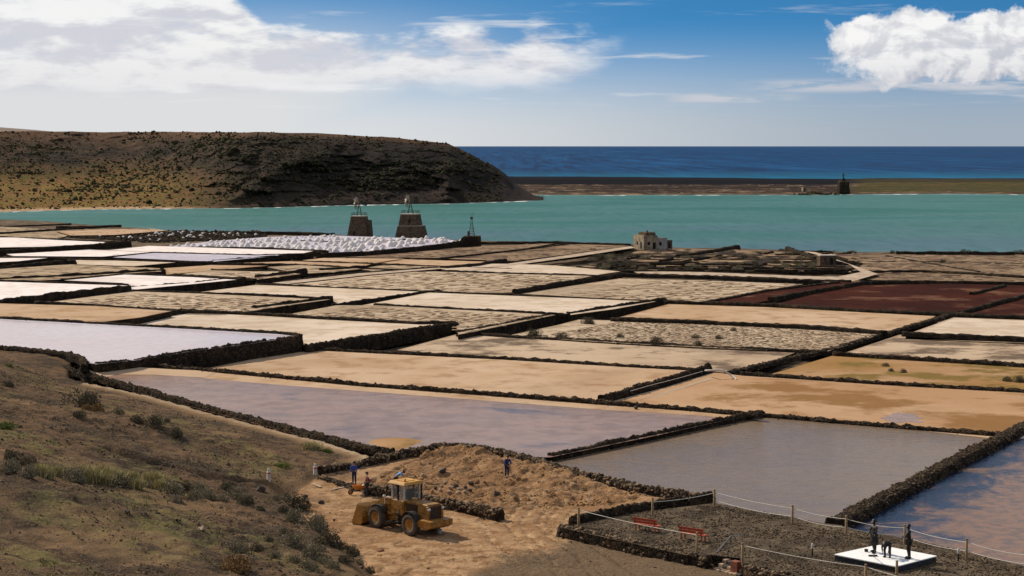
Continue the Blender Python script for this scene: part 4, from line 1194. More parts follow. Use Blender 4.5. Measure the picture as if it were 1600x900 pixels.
def _headland(t):
    p = t.pos(); x, y, z = t.sep(p)[0:3]
    a = t.sep(t.attr('slope_kind'))
    n = t.noise(t.scaled(p, (0.03, 0.02, 0.10)), 1.0, 6, 0.65, 0.5)
    n2_ = t.noise(p, 0.16, 5, 0.7); n3_ = t.noise(p, 0.5, 4, 0.7)
    cl = t.mix((0.036, 0.026, 0.024), (0.088, 0.052, 0.040), t.ss(n, 0.36, 0.62))
    cl = t.mix(cl, (0.020, 0.017, 0.016), t.m('MULTIPLY', t.ss(n2_, 0.46, 0.56), 0.9))
    cl = t.mix(cl, (0.056, 0.058, 0.028), t.m('MULTIPLY', t.ss(n3_, 0.47, 0.62), 0.75))
    warm = t.mix((0.25, 0.125, 0.050), (0.19, 0.145, 0.042), t.ss(n2_, 0.40, 0.60))
    warm = t.mix(warm, (0.060, 0.055, 0.025), t.m('MULTIPLY', t.ss(n3_, 0.52, 0.66), 0.75))
    lo = t.m('MULTIPLY', a[0], t.m('ADD', t.ss(z, 28.0, 6.0), t.m('MULTIPLY', t.m('SUBTRACT', n, 0.5), 0.9)), clamp=True)
    cl = t.mix(cl, (0.022, 0.019, 0.019), t.ss(x, -190.0, -60.0, 0.0, 0.55))  # shade on the right-hand cliff painted into the colour
    cl = t.mix(cl, warm, lo)
    cl = t.mix(cl, (0.15, 0.085, 0.05), t.m('MULTIPLY', a[1], 0.75))
    bch = t.m('MULTIPLY', t.ss(z, 1.1, 0.5), a[0])
    cl = t.mix(cl, (0.46, 0.30, 0.17), bch)
    return {'Base Color': cl, 'Roughness': 0.95, 'Specular IOR Level': 0.02, 'Normal': t.bump(t.m('ADD', n2_, t.m('MULTIPLY', n3_, 0.6)), 1.0, 2.0)}


headland = mesh_np('headland', vs.reshape(-1, 3), hl_F, material('headland_scrub', _headland), smooth=False, kind='structure')
ca_ = headland.data.color_attributes.new('slope_kind', 'FLOAT_COLOR', 'POINT')
rim = np.exp(-((vv_ - 1.0) / 0.10) ** 2) + (vv_ > 1)
ca_.data.foreach_set('color', np.stack([low, np.clip(rim, 0, 1) * np.clip((vs[:, NV - 23, 2:3] - 24) / 10, 0, 1), low * 0, low * 0 + 1], -1).astype(np.float32).ravel())

# scrub on the headland
M['scrub'] = plain('scrub_leaves', (0.050, 0.044, 0.023), 0.95, var=0.7, scale=0.15, spec=0.02)
N = 26000
i0 = RNG.integers(int(0.47 * len(cols)), len(cols) - 30, N); j0 = RNG.integers(4, NV - 23, N)
pv = vs[i0, j0]
ok = (RNG.random(N) < 0.25 + 0.75 * sstep(0.45, 0.6, fbm(pv[:, 0] / 30, pv[:, 2] / 10, 33, 3))) & (vs[i0, NV - 23, 2] > 14)
pv = pv[ok] + RNG.normal(0, 1.0, (ok.sum(), 3)) * (1, 1, 0.3)
v, f = stones_np(pv, np.exp(RNG.normal(-0.75, 0.45, len(pv))), flat=0.8, jit=0.4)
mesh_np('scrub', v, f, M['scrub'], kind='stuff')

# surf along the foot of the headland and the far spit
M['foam'] = plain('surf', (0.75, 0.72, 0.68), 0.8, var=0.1)


def foam(pts, z, wid, seed, thr=0.45):
    X_ = np.arange(pts[0][0], pts[-1][0], 1.5)
    Yp = np.interp(X_, [a for a, _ in pts], [b_ for _, b_ in pts])
    vs_ = []; fs_ = []
    for k, (a, b_) in enumerate(zip(X_, Yp)):
        q = at(a, b_, z)
        wv = max(0.0, vnoise(a * 0.11, 0.5, seed) - thr) * wid * 2
        nn = math.hypot(q[0], q[1])
        vs_ += [(q[0], q[1] - 0.4 - wv, z), (q[0], q[1] + 0.6 + wv * 0.3, z)]
        if k:
            o = 2 * k
            fs_.append((o - 2, o, o + 1, o - 1))
    return mesh_np('shore_surf', np.array(vs_), np.array(fs_), M['foam'], kind='stuff')


foam([(0, 331.7), (60, 329.6), (170, 327), (360, 325.5), (420, 324.5), (560, 320.5), (700, 318.4), (790, 315.4), (835, 313.6)], 0.05, 9, 4)

# ------------------------------------------------------------------ far hill on the left, and the spit between lagoon and ocean
cols = np.arange(-1500, 140, 12.0)
far_top = np.interp(cols, [-1500, -900, -400, -150, 0, 60, 110, 140], [170, 172, 184, 192, 198, 202.5, 207, 212])
vs = []
for px, ty in zip(cols, far_top):
    for (dep, k) in ((5200, -0.3), (5500, 0.45), (5900, 0.8), (6300, 1.0), (7200, 0.9), (8000, -0.2)):
        zt = CAM_H + (228 - ty + 1.5 * (vnoise(px / 40, 0, 3) - 0.5)) / FPX * 6300
        hx = (px - 800) / FPX / math.cos(PITCH) * 1.0
        vs.append((hx * dep, dep, zt * k))
F_ = np.arange(len(vs)).reshape(len(cols), 6)
M['far_hill'] = pan_mat('far_hill_hazed', (0.22, 0.17, 0.14), (0.28, 0.21, 0.16), (0.16, 0.13, 0.11), s1=0.002, s2=0.006)  # haze over the distant hill put into its pale colour
mesh_np('far_hill', np.array(vs), np.stack([F_[:-1, :-1], F_[1:, :-1], F_[1:, 1:], F_[:-1, 1:]], -1).reshape(-1, 4), M['far_hill'], smooth=True, kind='structure')

cols = np.arange(690, 2300, 3.0)
SP = [(690, 306), (840, 304), (950, 304.5), (1100, 304), (1250, 304), (1320, 303.2), (1480, 302.5), (1600, 303.5), (2300, 305)]
BT = [(690, 279), (800, 277), (950, 277.5), (1100, 279), (1220, 280.5), (1300, 281), (1400, 281), (1500, 281.5), (1600, 282), (2300, 283)]
NR = 110
vs = np.zeros((len(cols), NR, 3)); wet = np.zeros((len(cols), NR)); grn = np.zeros((len(cols), NR)); drk = np.zeros((len(cols), NR))
for i, px in enumerate(cols):
    spy = np.interp(px, [a for a, _ in SP], [b_ for _, b_ in SP]) + 0.5 * (vnoise(px / 25, 0, 8) - 0.5)
    bty = np.interp(px, [a for a, _ in BT], [b_ for _, b_ in BT])
    d = ray(px, 228); hx = d[0] / d[1]
    d0 = CAM_H * FPX / (spy - 228)
    dB = 1600.0
    zB = CAM_H - (bty - 228) / FPX * dB
    f = np.linspace(0, 1, NR)
    dep = d0 + (1760 - d0) * f
    gr_ = float(sstep(1300, 1370, px))
    z = 0.9 * np.clip((dep - d0) / 6, 0, 1) + 0.5 * np.clip((dep - d0) / 200, 0, 1)
    z = z + gr_ * 2.0 * sstep(d0 + 20, d0 + 200, dep)
    fr_ = np.clip((1530 - 60 * gr_ - dep), 0, 400)
    z = z + (fbm(np.full(NR, px / 26), dep / 13, 61, 4) - 0.42) * 2.0 * (dep > d0 + 8) * (dep < 1500)
    berm = sstep(1505, 1560, dep) * sstep(1740, 1650, dep)
    z = z * (1 - berm) + zB * berm + 0.5 * (fbm(np.full(NR, px / 30), dep / 30, 5, 2) - 0.5) * berm
    z = np.where(dep > 1700, z - 6 * sstep(1700, 1760, dep), z)
    z[0] = -0.8
    vs[i, :, 0] = hx * dep; vs[i, :, 1] = dep; vs[i, :, 2] = z
    grn[i] = gr_ * (dep < 1640) * sstep(d0 + 5, d0 + 30, dep); drk[i] = sstep(1495, 1515, dep + 25 * (vnoise(px / 30, 2, 4) - .5)) * (1 - 0.55 * gr_)


def _spit(t):
    p = t.pos()
    a = t.sep(t.attr('land_kind'))
    n = t.noise(t.scaled(p, (0.010, 0.030, 1)), 1.0, 5, 0.65, 0.4); n2_ = t.noise(t.scaled(p, (0.05, 0.09, 1)), 1.0, 5, 0.7)
    cl = t.mix((0.085, 0.055, 0.034), (0.30, 0.20, 0.125), t.ss(n2_, 0.48, 0.66))
    cl = t.mix(cl, (0.035, 0.024, 0.019), t.m('MULTIPLY', t.ss(n, 0.36, 0.44), t.ss(t.sep(p)[2], 0.55, 1.1)))
    gcl = t.mix((0.058, 0.056, 0.020), (0.120, 0.072, 0.032), t.ss(n2_, 0.42, 0.62))
    gcl = t.mix(gcl, (0.05, 0.05, 0.025), t.m('MULTIPLY', t.ss(n, 0.45, 0.6), 0.8))
    cl = t.mix(cl, (0.46, 0.33, 0.22), t.m('MULTIPLY', t.ss(t.m('ABSOLUTE', t.m('SUBTRACT', t.noise(t.scaled(p, (0.006, 0.022, 1)), 1.0, 3, 0.5, 0.6), 0.5)), 0.014, 0.004), 0.45))
    cl = t.mix(cl, gcl, a[0])
    cl = t.mix(cl, (0.011, 0.0105, 0.013), a[1])
    return {'Base Color': cl, 'Roughness': 0.95, 'Specular IOR Level': 0.02, 'Normal': t.bump(n2_, 0.8, 1.0)}


F_ = np.arange(len(cols) * NR).reshape(len(cols), NR)
spit = mesh_np('sand_spit', vs.reshape(-1, 3), np.stack([F_[:-1, :-1], F_[1:, :-1], F_[1:, 1:], F_[:-1, 1:]], -1).reshape(-1, 4), material('spit_ground', _spit), smooth=True, kind='structure')
ca_ = spit.data.color_attributes.new('land_kind', 'FLOAT_COLOR', 'POINT')
ca_.data.foreach_set('color', np.stack([grn, drk, grn * 0, grn * 0 + 1], -1).astype(np.float32).ravel())
foam([(850, 305.0), (950, 305.2), (1100, 304.8), (1250, 304.8), (1320, 304), (1480, 303.2), (1600, 304.2), (1700, 304.5)], 0.05, 9, 9)

# ------------------------------------------------------------------ windmill towers, mast, houses
def _masonry(t):
    p = t.node('ShaderNodeTexCoord').outputs['Object']
    v = t.sep(t.voro(p, 2.2, out=1))[0]; e = t.voro(p, 2.2, 'DISTANCE_TO_EDGE'); n = t.noise(p, 6, 4, 0.6)
    cl = t.mix((0.065, 0.043, 0.031), (0.20, 0.13, 0.082), v)
    cl = t.mix((0.17, 0.13, 0.09), cl, t.ss(e, 0.02, 0.09))
    return {'Base Color': cl, 'Roughness': 0.95, 'Specular IOR Level': 0.02, 'Normal': t.bump(t.m('ADD', t.ss(e, 0.0, 0.12), t.m('MULTIPLY', n, 0.4)), 0.8, 0.15)}


M['masonry'] = material('rubble_masonry', _masonry)
M['cap'] = plain('pale_mortar', (0.42, 0.35, 0.27), 0.9)
M['dark_iron'] = plain('dark_iron', (0.045, 0.04, 0.038), 0.6, 0.3)
M['grey_iron'] = plain('galvanised_blade', (0.36, 0.31, 0.25), 0.5, 0.4)
M['plaster'] = plain('old_plaster', (0.34, 0.30, 0.265), 0.9, var=0.3, scale=0.8, bump=0.2)
M['plaster2'] = plain('stained_plaster', (0.30, 0.225, 0.14), 0.9, var=0.5, scale=0.7, bump=0.2)
M['hole'] = plain('dark_opening', (0.012, 0.01, 0.009), 0.9)


def block(b, w, d, h, top=(0.7, 0.7), z0=0.0, cx=0.0, cy=0.0, mi=0):
    b.box((cx - w / 2, cy - d / 2, z0), (cx + w / 2, cy + d / 2, z0 + h), mi, taper=top)


def windmill(px, py, z, style, label):
    loc = at(px, py, z); u = loc[1] / FPX                 # metres per photograph pixel here
    r = empty('windmill_tower', loc, R(-8), label, 'windmill')
    b = MB()
    if style == 0:
        H = 33.5 * u
        block(b, 33 * u, 33 * u, H, (0.66, 0.66), -0.5 * 1, -1.5 * u)
        b.build('tower_body', M['masonry'], r)
        b = MB(); block(b, 14 * u, 22 * u, 28 * u, (0.72, 0.8), -0.5, 11.5 * u, 0.0); b.build('buttress', M['masonry'], r)
        b = MB(); block(b, 23.0 * u, 23.0 * u, 0.25, (1, 1), H - 0.5, -1.5 * u); b.build('parapet', M['cap'], r)
        cx, tw = -1.5 * u, 22 * u; top = H - 0.25
        b = MB(); b.box((-7.5 * u, -16.6 * u, 3.6 * u), (-5.0 * u, -15.2 * u, 8.5 * u)); b.build('doorway', M['hole'], r)
    else:
        h1 = 20 * u; h2 = 17.5 * u
        block(b, 47 * u, 40 * u, h1 + .5, (0.80, 0.80), -0.5, 0); b.build('lower_body', M['masonry'], r)
        b = MB(); block(b, 33 * u, 30 * u, h2, (0.82, 0.82), h1, -1.5 * u); b.build('upper_body', M['masonry'], r)
        b = MB(); block(b, 38.5 * u, 33.5 * u, 0.22, (1, 1), h1 - 0.1, 0); b.build('ledge', M['cap'], r)
        b = MB(); block(b, 28 * u, 25.5 * u, 0.25, (1, 1), h1 + h2, -1.5 * u); b.build('parapet', M['cap'], r)
        cx, tw = -1.5 * u, 26 * u; top = h1 + h2 + 0.25
        b = MB(); b.box((-2.0 * u, -15.2 * u, h1 + 5 * u), (1.2 * u, -13.4 * u, h1 + 10.5 * u)); b.build('doorway', M['hole'], r)
    # railing round the top
    b = MB(); q = tw / 2 - 0.15
    for k in range(5):
        s = -q + 2 * q * k / 4
        for a_, b_ in ((s, -q), (s, q), (-q, s), (q, s)):
            b.tube([(cx + a_, b_, top), (cx + a_, b_, top + 1.1)], 0.045, 5)
    for zz in (0.55, 1.1):
        b.tube([(cx - q, -q, top + zz), (cx + q, -q, top + zz), (cx + q, q, top + zz), (cx - q, q, top + zz), (cx - q, -q, top + zz)], 0.04, 5)
    b.build('railing', M['dark_iron'], r)
    # lattice mast of the wind pump
    b = MB(); mh = 19.5 * u
    for sx in (-1, 1):
        for sy in (-1, 1):
            b.tube([(cx + sx * 0.95, sy * 0.95, top), (cx + sx * 0.22, sy * 0.22, top + mh * 0.72), (cx + sx * 0.10, sy * 0.10, top + mh)], 0.075, 6)
    for k in range(1, 5):
        w_ = 0.95 - 0.17 * k; zz = top + mh * 0.16 * k
        b.tube([(cx - w_, -w_, zz), (cx + w_, -w_, zz), (cx + w_, w_, zz), (cx - w_, w_, zz), (cx - w_, -w_, zz)], 0.04, 5)
    b.build('mast', M['dark_iron'], r)
    # rotor, seen almost from the side
    rt = MB(); rad = 10.0 * u; rc = Vector((cx - 1.0, -0.3, top + mh))
    ax = Vector((-0.83, -0.56, 0)).normalized(); e1 = Vector((0, 0, 1)); e2 = ax.cross(e1)
    rt.tube([rc - ax * 0.3, rc + ax * 0.3], 0.28, 8)
    for rr in (0.45, 0.97):
        rt.tube([rc + (e1 * math.cos(a) + e2 * math.sin(a)) * rad * rr for a in np.linspace(0, 2 * math.pi, 25)], 0.05, 4)
    rot = rt.build('rotor', M['dark_iron'], r)
    for k in range(16):
        if (k + style) % 8 == 3:
            continue
        bl = MB(); a0 = 2 * math.pi * k / 16
        pts = []
        for rr, w_ in ((0.35, 0.07), (1.0, 0.19)):
            for s, tw_ in ((-1, -0.18), (1, 0.18)):
                a = a0 + s * w_ * (0.9 if rr == 1 else 1.6)
                pts.append(rc + (e1 * math.cos(a) + e2 * math.sin(a)) * rad * rr + ax * tw_)
        th = ax * 0.03
        bl.add([p - th for p in pts] + [p + th for p in pts], [(0, 1, 3, 2), (4, 6, 7, 5), (0, 4, 5, 1), (1, 5, 7, 3), (3, 7, 6, 2), (2, 6, 4, 0)])
        bl.build('blade', M['grey_iron'], rot)
    b = MB(); b.tube([rc, rc - ax * 2.6 + Vector((0, 0, -0.2))], 0.06, 5)
    e = rc - ax * 2.4
    b.add([tuple(e + Vector((0, 0, -0.7))), tuple(e - ax * 1.6 + Vector((0, 0, -0.9))), tuple(e - ax * 1.6 + Vector((0, 0, 0.7))), tuple(e + Vector((0, 0, 0.4))),
           tuple(e + Vector((0.04, 0.04, -0.7))), tuple(e - ax * 1.6 + Vector((0.04, 0.04, -0.9))), tuple(e - ax * 1.6 + Vector((0.04, 0.04, 0.7))), tuple(e + Vector((0.04, 0.04, 0.4)))],
          [(0, 1, 2, 3), (7, 6, 5, 4), (0, 4, 5, 1), (1, 5, 6, 2), (2, 6, 7, 3), (3, 7, 4, 0)])
    b.build('tail_vane', M['dark_iron'], r)
    return r


windmill(563, 369.5, 1.5, 0, 'brown stone windmill tower with a lower buttress on its right side')
windmill(643, 372.5, 1.5, 1, 'dark stepped windmill tower with a wide base, nearer the mast')

loc = at(735, 384, 1.7); u = loc[1] / FPX
r = empty('mast_block', loc, 0, 'black stone block with a thin lattice mast on top beside the salt heaps', 'mast')
b = MB(); h = 15 * u
b.prism([(-19 * u, -0.6), (17 * u, -0.6), (16 * u, h), (-8 * u, h), (-12 * u, h * 0.92), (-19 * u, h * 0.35)], -4.0, 4.0); b.build('stone_base', M['basalt'], r)
b = MB(); mh = 31 * u
for sx in (-1, 1):
    for sy in (-1, 1):
        b.tube([(2 * u + sx * 4.6 * u, sy * 4.6 * u, h), (2 * u + sx * 0.25, sy * 0.25, h + mh * 0.72), (2 * u + sx * 0.12, sy * 0.12, h + mh * 0.95)], 0.09, 6)
for k in range(1, 6):
    w_ = 4.6 * u * (1 - k / 5.6) ; zz = h + mh * 0.13 * k
    b.tube([(2 * u - w_, -w_, zz), (2 * u + w_, -w_, zz), (2 * u + w_, w_, zz), (2 * u - w_, w_, zz), (2 * u - w_, -w_, zz)], 0.05, 5)
    w2 = 4.6 * u * (1 - (k - 1) / 5.6); z2 = h + mh * 0.13 * (k - 1)
    b.tube([(2 * u - w2, -w2, z2), (2 * u + w_, -w_, zz)], 0.04, 5)
    b.tube([(2 * u + w2, -w2, z2), (2 * u + w2 * 0, w_, zz)], 0.04, 5)
b.box((2 * u - .4, -.4, h + mh * .86), (2 * u + .4, .4, h + mh * .97))
b.build('lattice_mast', M['dark_iron'], r)
b = MB()
for dx_, dz_ in ((-0.9, 1.4), (0.4, 1.7), (1.1, 1.3)):
    b.tube([(2 * u, 0, h + mh * 0.95), (2 * u + dx_, 0, h + mh * 0.95 + dz_)], 0.03, 5)
b.build('aerial', M['dark_iron'], r)
b = MB(); b.box((-4.5 * u, -0.5, h), (-1.0 * u, 0.6, h + 8 * u)); b.build('cabinet', M['masonry'], r)

# ruined house on the lagoon shore
loc = at(1020, 388.5, 1.9); u = loc[1] / FPX
hs = empty('ruined_house', loc, R(24), 'ruined house of stained pale plaster on the near shore of the lagoon', 'house')


def room(name, x0, x1, y0, y1, z1, mt, holes=(), th=0.35):
    b = MB()
    b.box((x0, y0, -0.8), (x1, y1, z1 - 0.25), 0)
    b.box((x0 - 0.003, y0 - 0.003, z1 - 0.25), (x1 + 0.003, y0 + th, z1 + 0.25)); b.box((x0 - 0.003, y1 - th, z1 - 0.25), (x1 + 0.003, y1 + 0.003, z1 + 0.2))
    b.box((x0 - 0.003, y0 + th, z1 - 0.25), (x0 + th, y1 - th, z1 + 0.3)); b.box((x1 - th, y0 + th, z1 - 0.25), (x1 + 0.003, y1 - th, z1 + 0.1))
    o = b.build(name, mt, hs)
    for (kind, side, a0, a1, za, zb_) in holes:
        h_ = MB(); fr_ = MB()
        if side == 'front':
            h_.box((a0, y0 - 0.02, za), (a1, y0 + 0.1, zb_)); fr_.box((a0 - .12, y0 - 0.05, za - .15), (a1 + .12, y0 - 0.004, za - 0.004))
        else:
            h_.box((x0 - 0.02, a0, za), (x0 + 0.1, a1, zb_)); fr_.box((x0 - 0.05, a0 - .12, za - .15), (x0 - 0.004, a1 + .12, za - .004))
        w_ = h_.build(kind, M['hole'], o); fr_.build('sill', M['cap'], w_)
    return o


room('main_room', -4.2, 0.4, -2.2, 4.6, 3.9, M['plaster2'], [('door', 'left', -0.9, 0.3, 0.0, 2.1), ('window', 'left', 1.6, 2.6, 1.1, 2.2), ('window', 'front', -3.0, -2.1, 1.2, 2.2), ('door', 'front', -1.2, -0.2, 0.0, 2.0)])
b = MB(); b.box((-3.2, -1.4, 4.0), (0.2, 3.4, 5.0), taper=(0.95, 0.95)); b.box((-2.6, -1.0, 4.9), (-2.2, -0.6, 5.6)); b.build('roof_room', M['masonry'], hs)
room('side_room', 0.405, 4.0, -1.8, 2.8, 3.1, M['plaster'], [('window', 'front', 1.2, 2.1, 1.0, 2.0)])
room('lean_to', 4.005, 5.9, -1.5, 2.2, 2.3, M['masonry'], [('door', 'front', 4.6, 5.3, 0.0, 1.7)])

loc = at(1292, 412.5, zdef(412) + 0.05); u = loc[1] / FPX
ht = empty('stone_hut', loc, R(4), 'small brown stone hut with a flat roof at the end of a pale track', 'hut')
b = MB(); b.box((-13.5 * u, -1.6, -0.6), (13.0 * u, 1.8, 13.0 * u), taper=(0.96, 0.96)); b.build('hut_wall', M['masonry'], ht)
b = MB(); b.box((-13.2 * u, -1.75, 13.0 * u), (13.2 * u, 1.9, 14.4 * u)); b.build('roof', M['cap'], ht)
b = MB(); b.box((3 * u, -1.62, 0), (7.5 * u, -1.4, 9.5 * u)); b.build('door', M['hole'], ht)

# tower on the far spit
dT = 1266.0; lx_ = (1317 - 800) / FPX * dT; u = dT / FPX
r = empty('stone_tower', (lx_, dT, 1.0), 0.1, 'solitary dark stone tower on the spit across the lagoon', 'tower')
b = MB(); block(b, 17.5 * u, 17 * u, 18 * u, (0.80, 0.80), -0.6); b.build('tower_body', M['basalt'], r)
b = MB(); block(b, 12.8 * u, 12.8 * u, 0.5, (1, 1), 17.2 * u); b.build('ledge', M['masonry'], r)
b = MB(); block(b, 6 * u, 6 * u, 5 * u, (0.55, 0.55), 17.6 * u); b.build('turret', M['basalt'], r)
b = MB(); b.tube([(0, 0, 22 * u), (0, 0, 31 * u)], 0.3, 6); b.tube([(-1.0, 0, 26 * u), (1.0, 0, 28 * u)], 0.18, 5); b.tube([(-.7, 0, 29 * u), (0, 0, 23 * u), (1.2, 0, 23 * u)], 0.15, 5); b.build('mast', M['dark_iron'], r)
b = MB(); b.box((-1.2 * u, -8.0 * u, 3 * u), (1.0 * u, -6.8 * u, 8 * u)); b.build('doorway', M['hole'], r)
N = 220
a = RNG.normal(0, 1, N); x = (1272 - 800) / FPX * 1250 + a * 5.5; y = 1252 + RNG.normal(0, 3, N); z = 0.6 + np.maximum(0, 2.0 * np.exp(-(a / 0.8) ** 2) * RNG.random(N))
v, f = stones_np(np.stack([x, y, z], -1), RNG.uniform(0.4, 1.1, N)); o = mesh_np('rubble_mound', v, f, M['stone'], kind='stuff')
hutx = (1256 - 800) / FPX * 1290
r = empty('shed', (hutx, 1290, 1.2), 0.2, 'tiny tan shed on the spit left of the solitary stone tower', 'shed')
b = MB(); b.box((-1.4, -1.4, -0.5), (1.4, 1.4, 3.4)); b.build('shed_wall', M['plaster2'], r)
b = MB(); b.box((-1.6, -1.6, 3.4), (1.6, 1.6, 3.7)); b.build('roof', M['masonry'], r)
b = MB(); b.box((-0.5, -1.42, 0.2), (0.4, -1.3, 2.2)); b.build('door', M['hole'], r)
# ------------------------------------------------------------------ salt heaps
def heap_mesh(seed):
    rg = np.random.default_rng(seed)
    n = 10; vs_ = []; fs_ = []
    for j, (r_, z_) in enumerate(((1.25, -0.15), (1.12, 0.12), (0.86, 0.58), (0.48, 0.96), (0.14, 1.15))):
        for k in range(n):
            a = 6.283 * k / n; q = r_ * (1 + rg.normal(0, 0.09))
            vs_.append((q * math.cos(a), q * math.sin(a), z_ + rg.normal(0, 0.03)))
        if j:
            fs_ += [(j * n - n + k, j * n - n + (k + 1) % n, j * n + (k + 1) % n, j * n + k) for k in range(n)]
    fs_.append(tuple(range(4 * n, 5 * n)))
    me = bpy.data.meshes.new('salt_heap'); me.from_pydata(vs_, [], fs_); me.materials.append(M['salt'])
    me.polygons.foreach_set('use_smooth', [True] * len(fs_)); me.update()
    return me


M['salt'] = plain('heaped_salt', (0.70, 0.63, 0.58), 0.9, var=0.08, scale=2.0, bump=0.4)
HM = [heap_mesh(i) for i in range(5)]
zS = PAN_Z[-1]


def heap(x, y, z, s, label, group):
    o = bpy.data.objects.new('salt_heap', random.choice(HM)); COL.objects.link(o)
    o.location = (x, y, z); o.rotation_euler = (0, 0, random.random() * 6.28)
    o.scale = (s * random.uniform(.85, 1.15), s * random.uniform(.85, 1.15), s * random.uniform(.8, 1.2))
    tag(o, label, 'salt heap', group)


ROWS = [([(268, 385), (340, 383), (420, 379), (500, 376), (600, 374.5), (700, 376)], 11.0, 1.0), ([(300, 387.5), (380, 386), (470, 382), (560, 379), (640, 377.5), (722, 377.5)], 12.5, 1.15),
        ([(410, 389), (480, 386), (560, 384.5), (640, 381.5), (700, 379)], 13.0, 1.2), ([(440, 391), (510, 390), (570, 388.5), (640, 385)], 13.5, 1.2), ([(515, 393.5), (560, 392.5), (600, 389.5)], 12.5, 1.1),
        ([(330, 380), (400, 375.5), (460, 372), (530, 370)], 9.0, 0.8)]
for pts, sp, s in ROWS:
    x = pts[0][0]
    while x < pts[-1][0]:
        y = float(np.interp(x, [p[0] for p in pts], [p[1] for p in pts])) + random.gauss(0, 0.9)
        q = at(x, y, zS)
        heap(q[0], q[1], zS - 0.02, s * random.uniform(0.55, 1.05), 'white conical heap of harvested salt in rows on the white pan beside the windmill towers', 'salt heaps on the white pan')
        x += sp * random.uniform(0.5, 1.3)
for pts in ([(120, 370), (200, 372), (260, 377)], [(190, 367), (280, 371), (330, 374)], [(255, 362.5), (330, 366), (400, 368)], [(300, 364), (350, 368.5), (390, 371)], [(205, 364), (260, 367), (320, 370.5)]):
    x = pts[0][0]
    while x < pts[-1][0]:
        y = float(np.interp(x, [p[0] for p in pts], [p[1] for p in pts])) + random.gauss(0, 0.6)
        q = at(x, y, 1.35)
        heap(q[0], q[1], 1.30, 0.75 * random.uniform(0.7, 1.2), 'small pale salt heap dotted over the black ground left of the windmill towers', 'small salt heaps on black ground')
        x += random.uniform(8, 17)
# the black lava ground those stand on
N = 2600
x0 = RNG.uniform(0, 1, N)
px_ = RNG.uniform(110, 415, N); lo_ = np.interp(px_, [110, 250, 415], [369, 361, 363]); hi_ = np.interp(px_, [110, 250, 415], [372, 381, 372])
py_ = lo_ + (hi_ - lo_) * RNG.random(N)
P = np.array([at(a, b_, 1.35) for a, b_ in zip(px_, py_)])
v, f = stones_np(P, RNG.uniform(0.35, 1.0, N)); mesh_np('lava_rubble', v, f, M['basalt'], kind='stuff')

# ------------------------------------------------------------------ shrubs
def leaf_mat(name, c0, c1):
    def b(t):
        rnd = t.node('ShaderNodeNewGeometry').outputs['Random Per Island']
        return {'Base Color': t.mix(c0, c1, rnd), 'Roughness': 0.9, 'Specular IOR Level': 0.03}
    return material(name, b)


M['leaf_dark'] = leaf_mat('dark_shrub_leaf', (0.075, 0.064, 0.040), (0.185, 0.155, 0.098))
M['leaf_grey'] = leaf_mat('grey_shrub_leaf', (0.135, 0.115, 0.075), (0.35, 0.295, 0.19))
M['leaf_green'] = leaf_mat('green_shrub_leaf', (0.07, 0.095, 0.02), (0.17, 0.20, 0.05))
M['leaf_yellow'] = leaf_mat('yellow_grass_blade', (0.26, 0.215, 0.095), (0.50, 0.43, 0.22))
M['leaf_orange'] = leaf_mat('dry_orange_leaf', (0.16, 0.09, 0.035), (0.34, 0.21, 0.09))
M['twig'] = plain('twig', (0.10, 0.075, 0.05), 0.9)


def shrub_meshes(seed, kind):
    rg = np.random.default_rng(seed)
    if kind == 'grass':
        N_ = 520
        b0 = rg.normal(0, 0.33, (N_, 2)); an = rg.uniform(0, 6.283, N_); ln = rg.uniform(0.5, 1.05, N_); le = rg.uniform(0.1, 0.7, N_)
        d = np.stack([np.cos(an) * le, np.sin(an) * le, np.ones(N_)], -1); d /= np.linalg.norm(d, axis=1)[:, None]
        base = np.concatenate([b0, np.full((N_, 1), -0.03)], 1); wv = np.stack([-np.sin(an), np.cos(an), np.zeros(N_)], -1) * 0.030
        tip = base + d * ln[:, None]; mid = base + d * (ln * 0.55)[:, None] + np.array([0, 0, 0.06])
        v_ = np.stack([base - wv, base + wv, mid + wv, tip], 1)
    else:
        N_ = 1700
        nb = 9
        bc = rg.normal(0, 1, (nb, 3)); bc /= np.linalg.norm(bc, axis=1)[:, None]; bc[:, 2] = np.abs(bc[:, 2]) * 0.6
        bc = bc * rg.uniform(0.35, 0.62, (nb, 1)); br = rg.uniform(0.34, 0.55, nb)
        k = rg.integers(0, nb, N_)
        d = rg.normal(0, 1, (N_, 3)); d /= np.linalg.norm(d, axis=1)[:, None]
        P_ = bc[k] + d * (br[k] * rg.uniform(0.55, 1.05, N_) ** 0.6)[:, None]
        P_[:, 2] = np.maximum(P_[:, 2] * 0.95, rg.uniform(-0.02, 0.1, N_))
        t1 = rg.normal(0, 1, (N_, 3)); t1 = t1 + d * 1.2; t1 /= np.linalg.norm(t1, axis=1)[:, None]
        t2 = np.cross(t1, rg.normal(0, 1, (N_, 3))); t2 /= np.linalg.norm(t2, axis=1)[:, None]
        s = rg.uniform(0.045, 0.085, N_)[:, None]
        v_ = np.stack([P_ - t1 * s * 0.4, P_ + t2 * s * 0.42, P_ + t1 * s * 1.3, P_ - t2 * s * 0.42], 1)
    f_ = np.arange(N_ * 4).reshape(N_, 4)
    a = mesh_np('foliage', v_.reshape(-1, 3), f_, [])
    b = MB()
    for i in range(6):
        an = rg.uniform(0, 6.283); r_ = rg.uniform(0.2, 0.6)
        b.tube([(0, 0, -0.1), (math.cos(an) * r_ * .4, math.sin(an) * r_ * .4, 0.22), (math.cos(an) * r_, math.sin(an) * r_, 0.55)], [0.035, 0.025, 0.012], 4)
    s_ = b.build('stem', M['twig'])
    ms = (a.data, s_.data)
    bpy.data.objects.remove(a); bpy.data.objects.remove(s_)
    return ms


_cache = {}


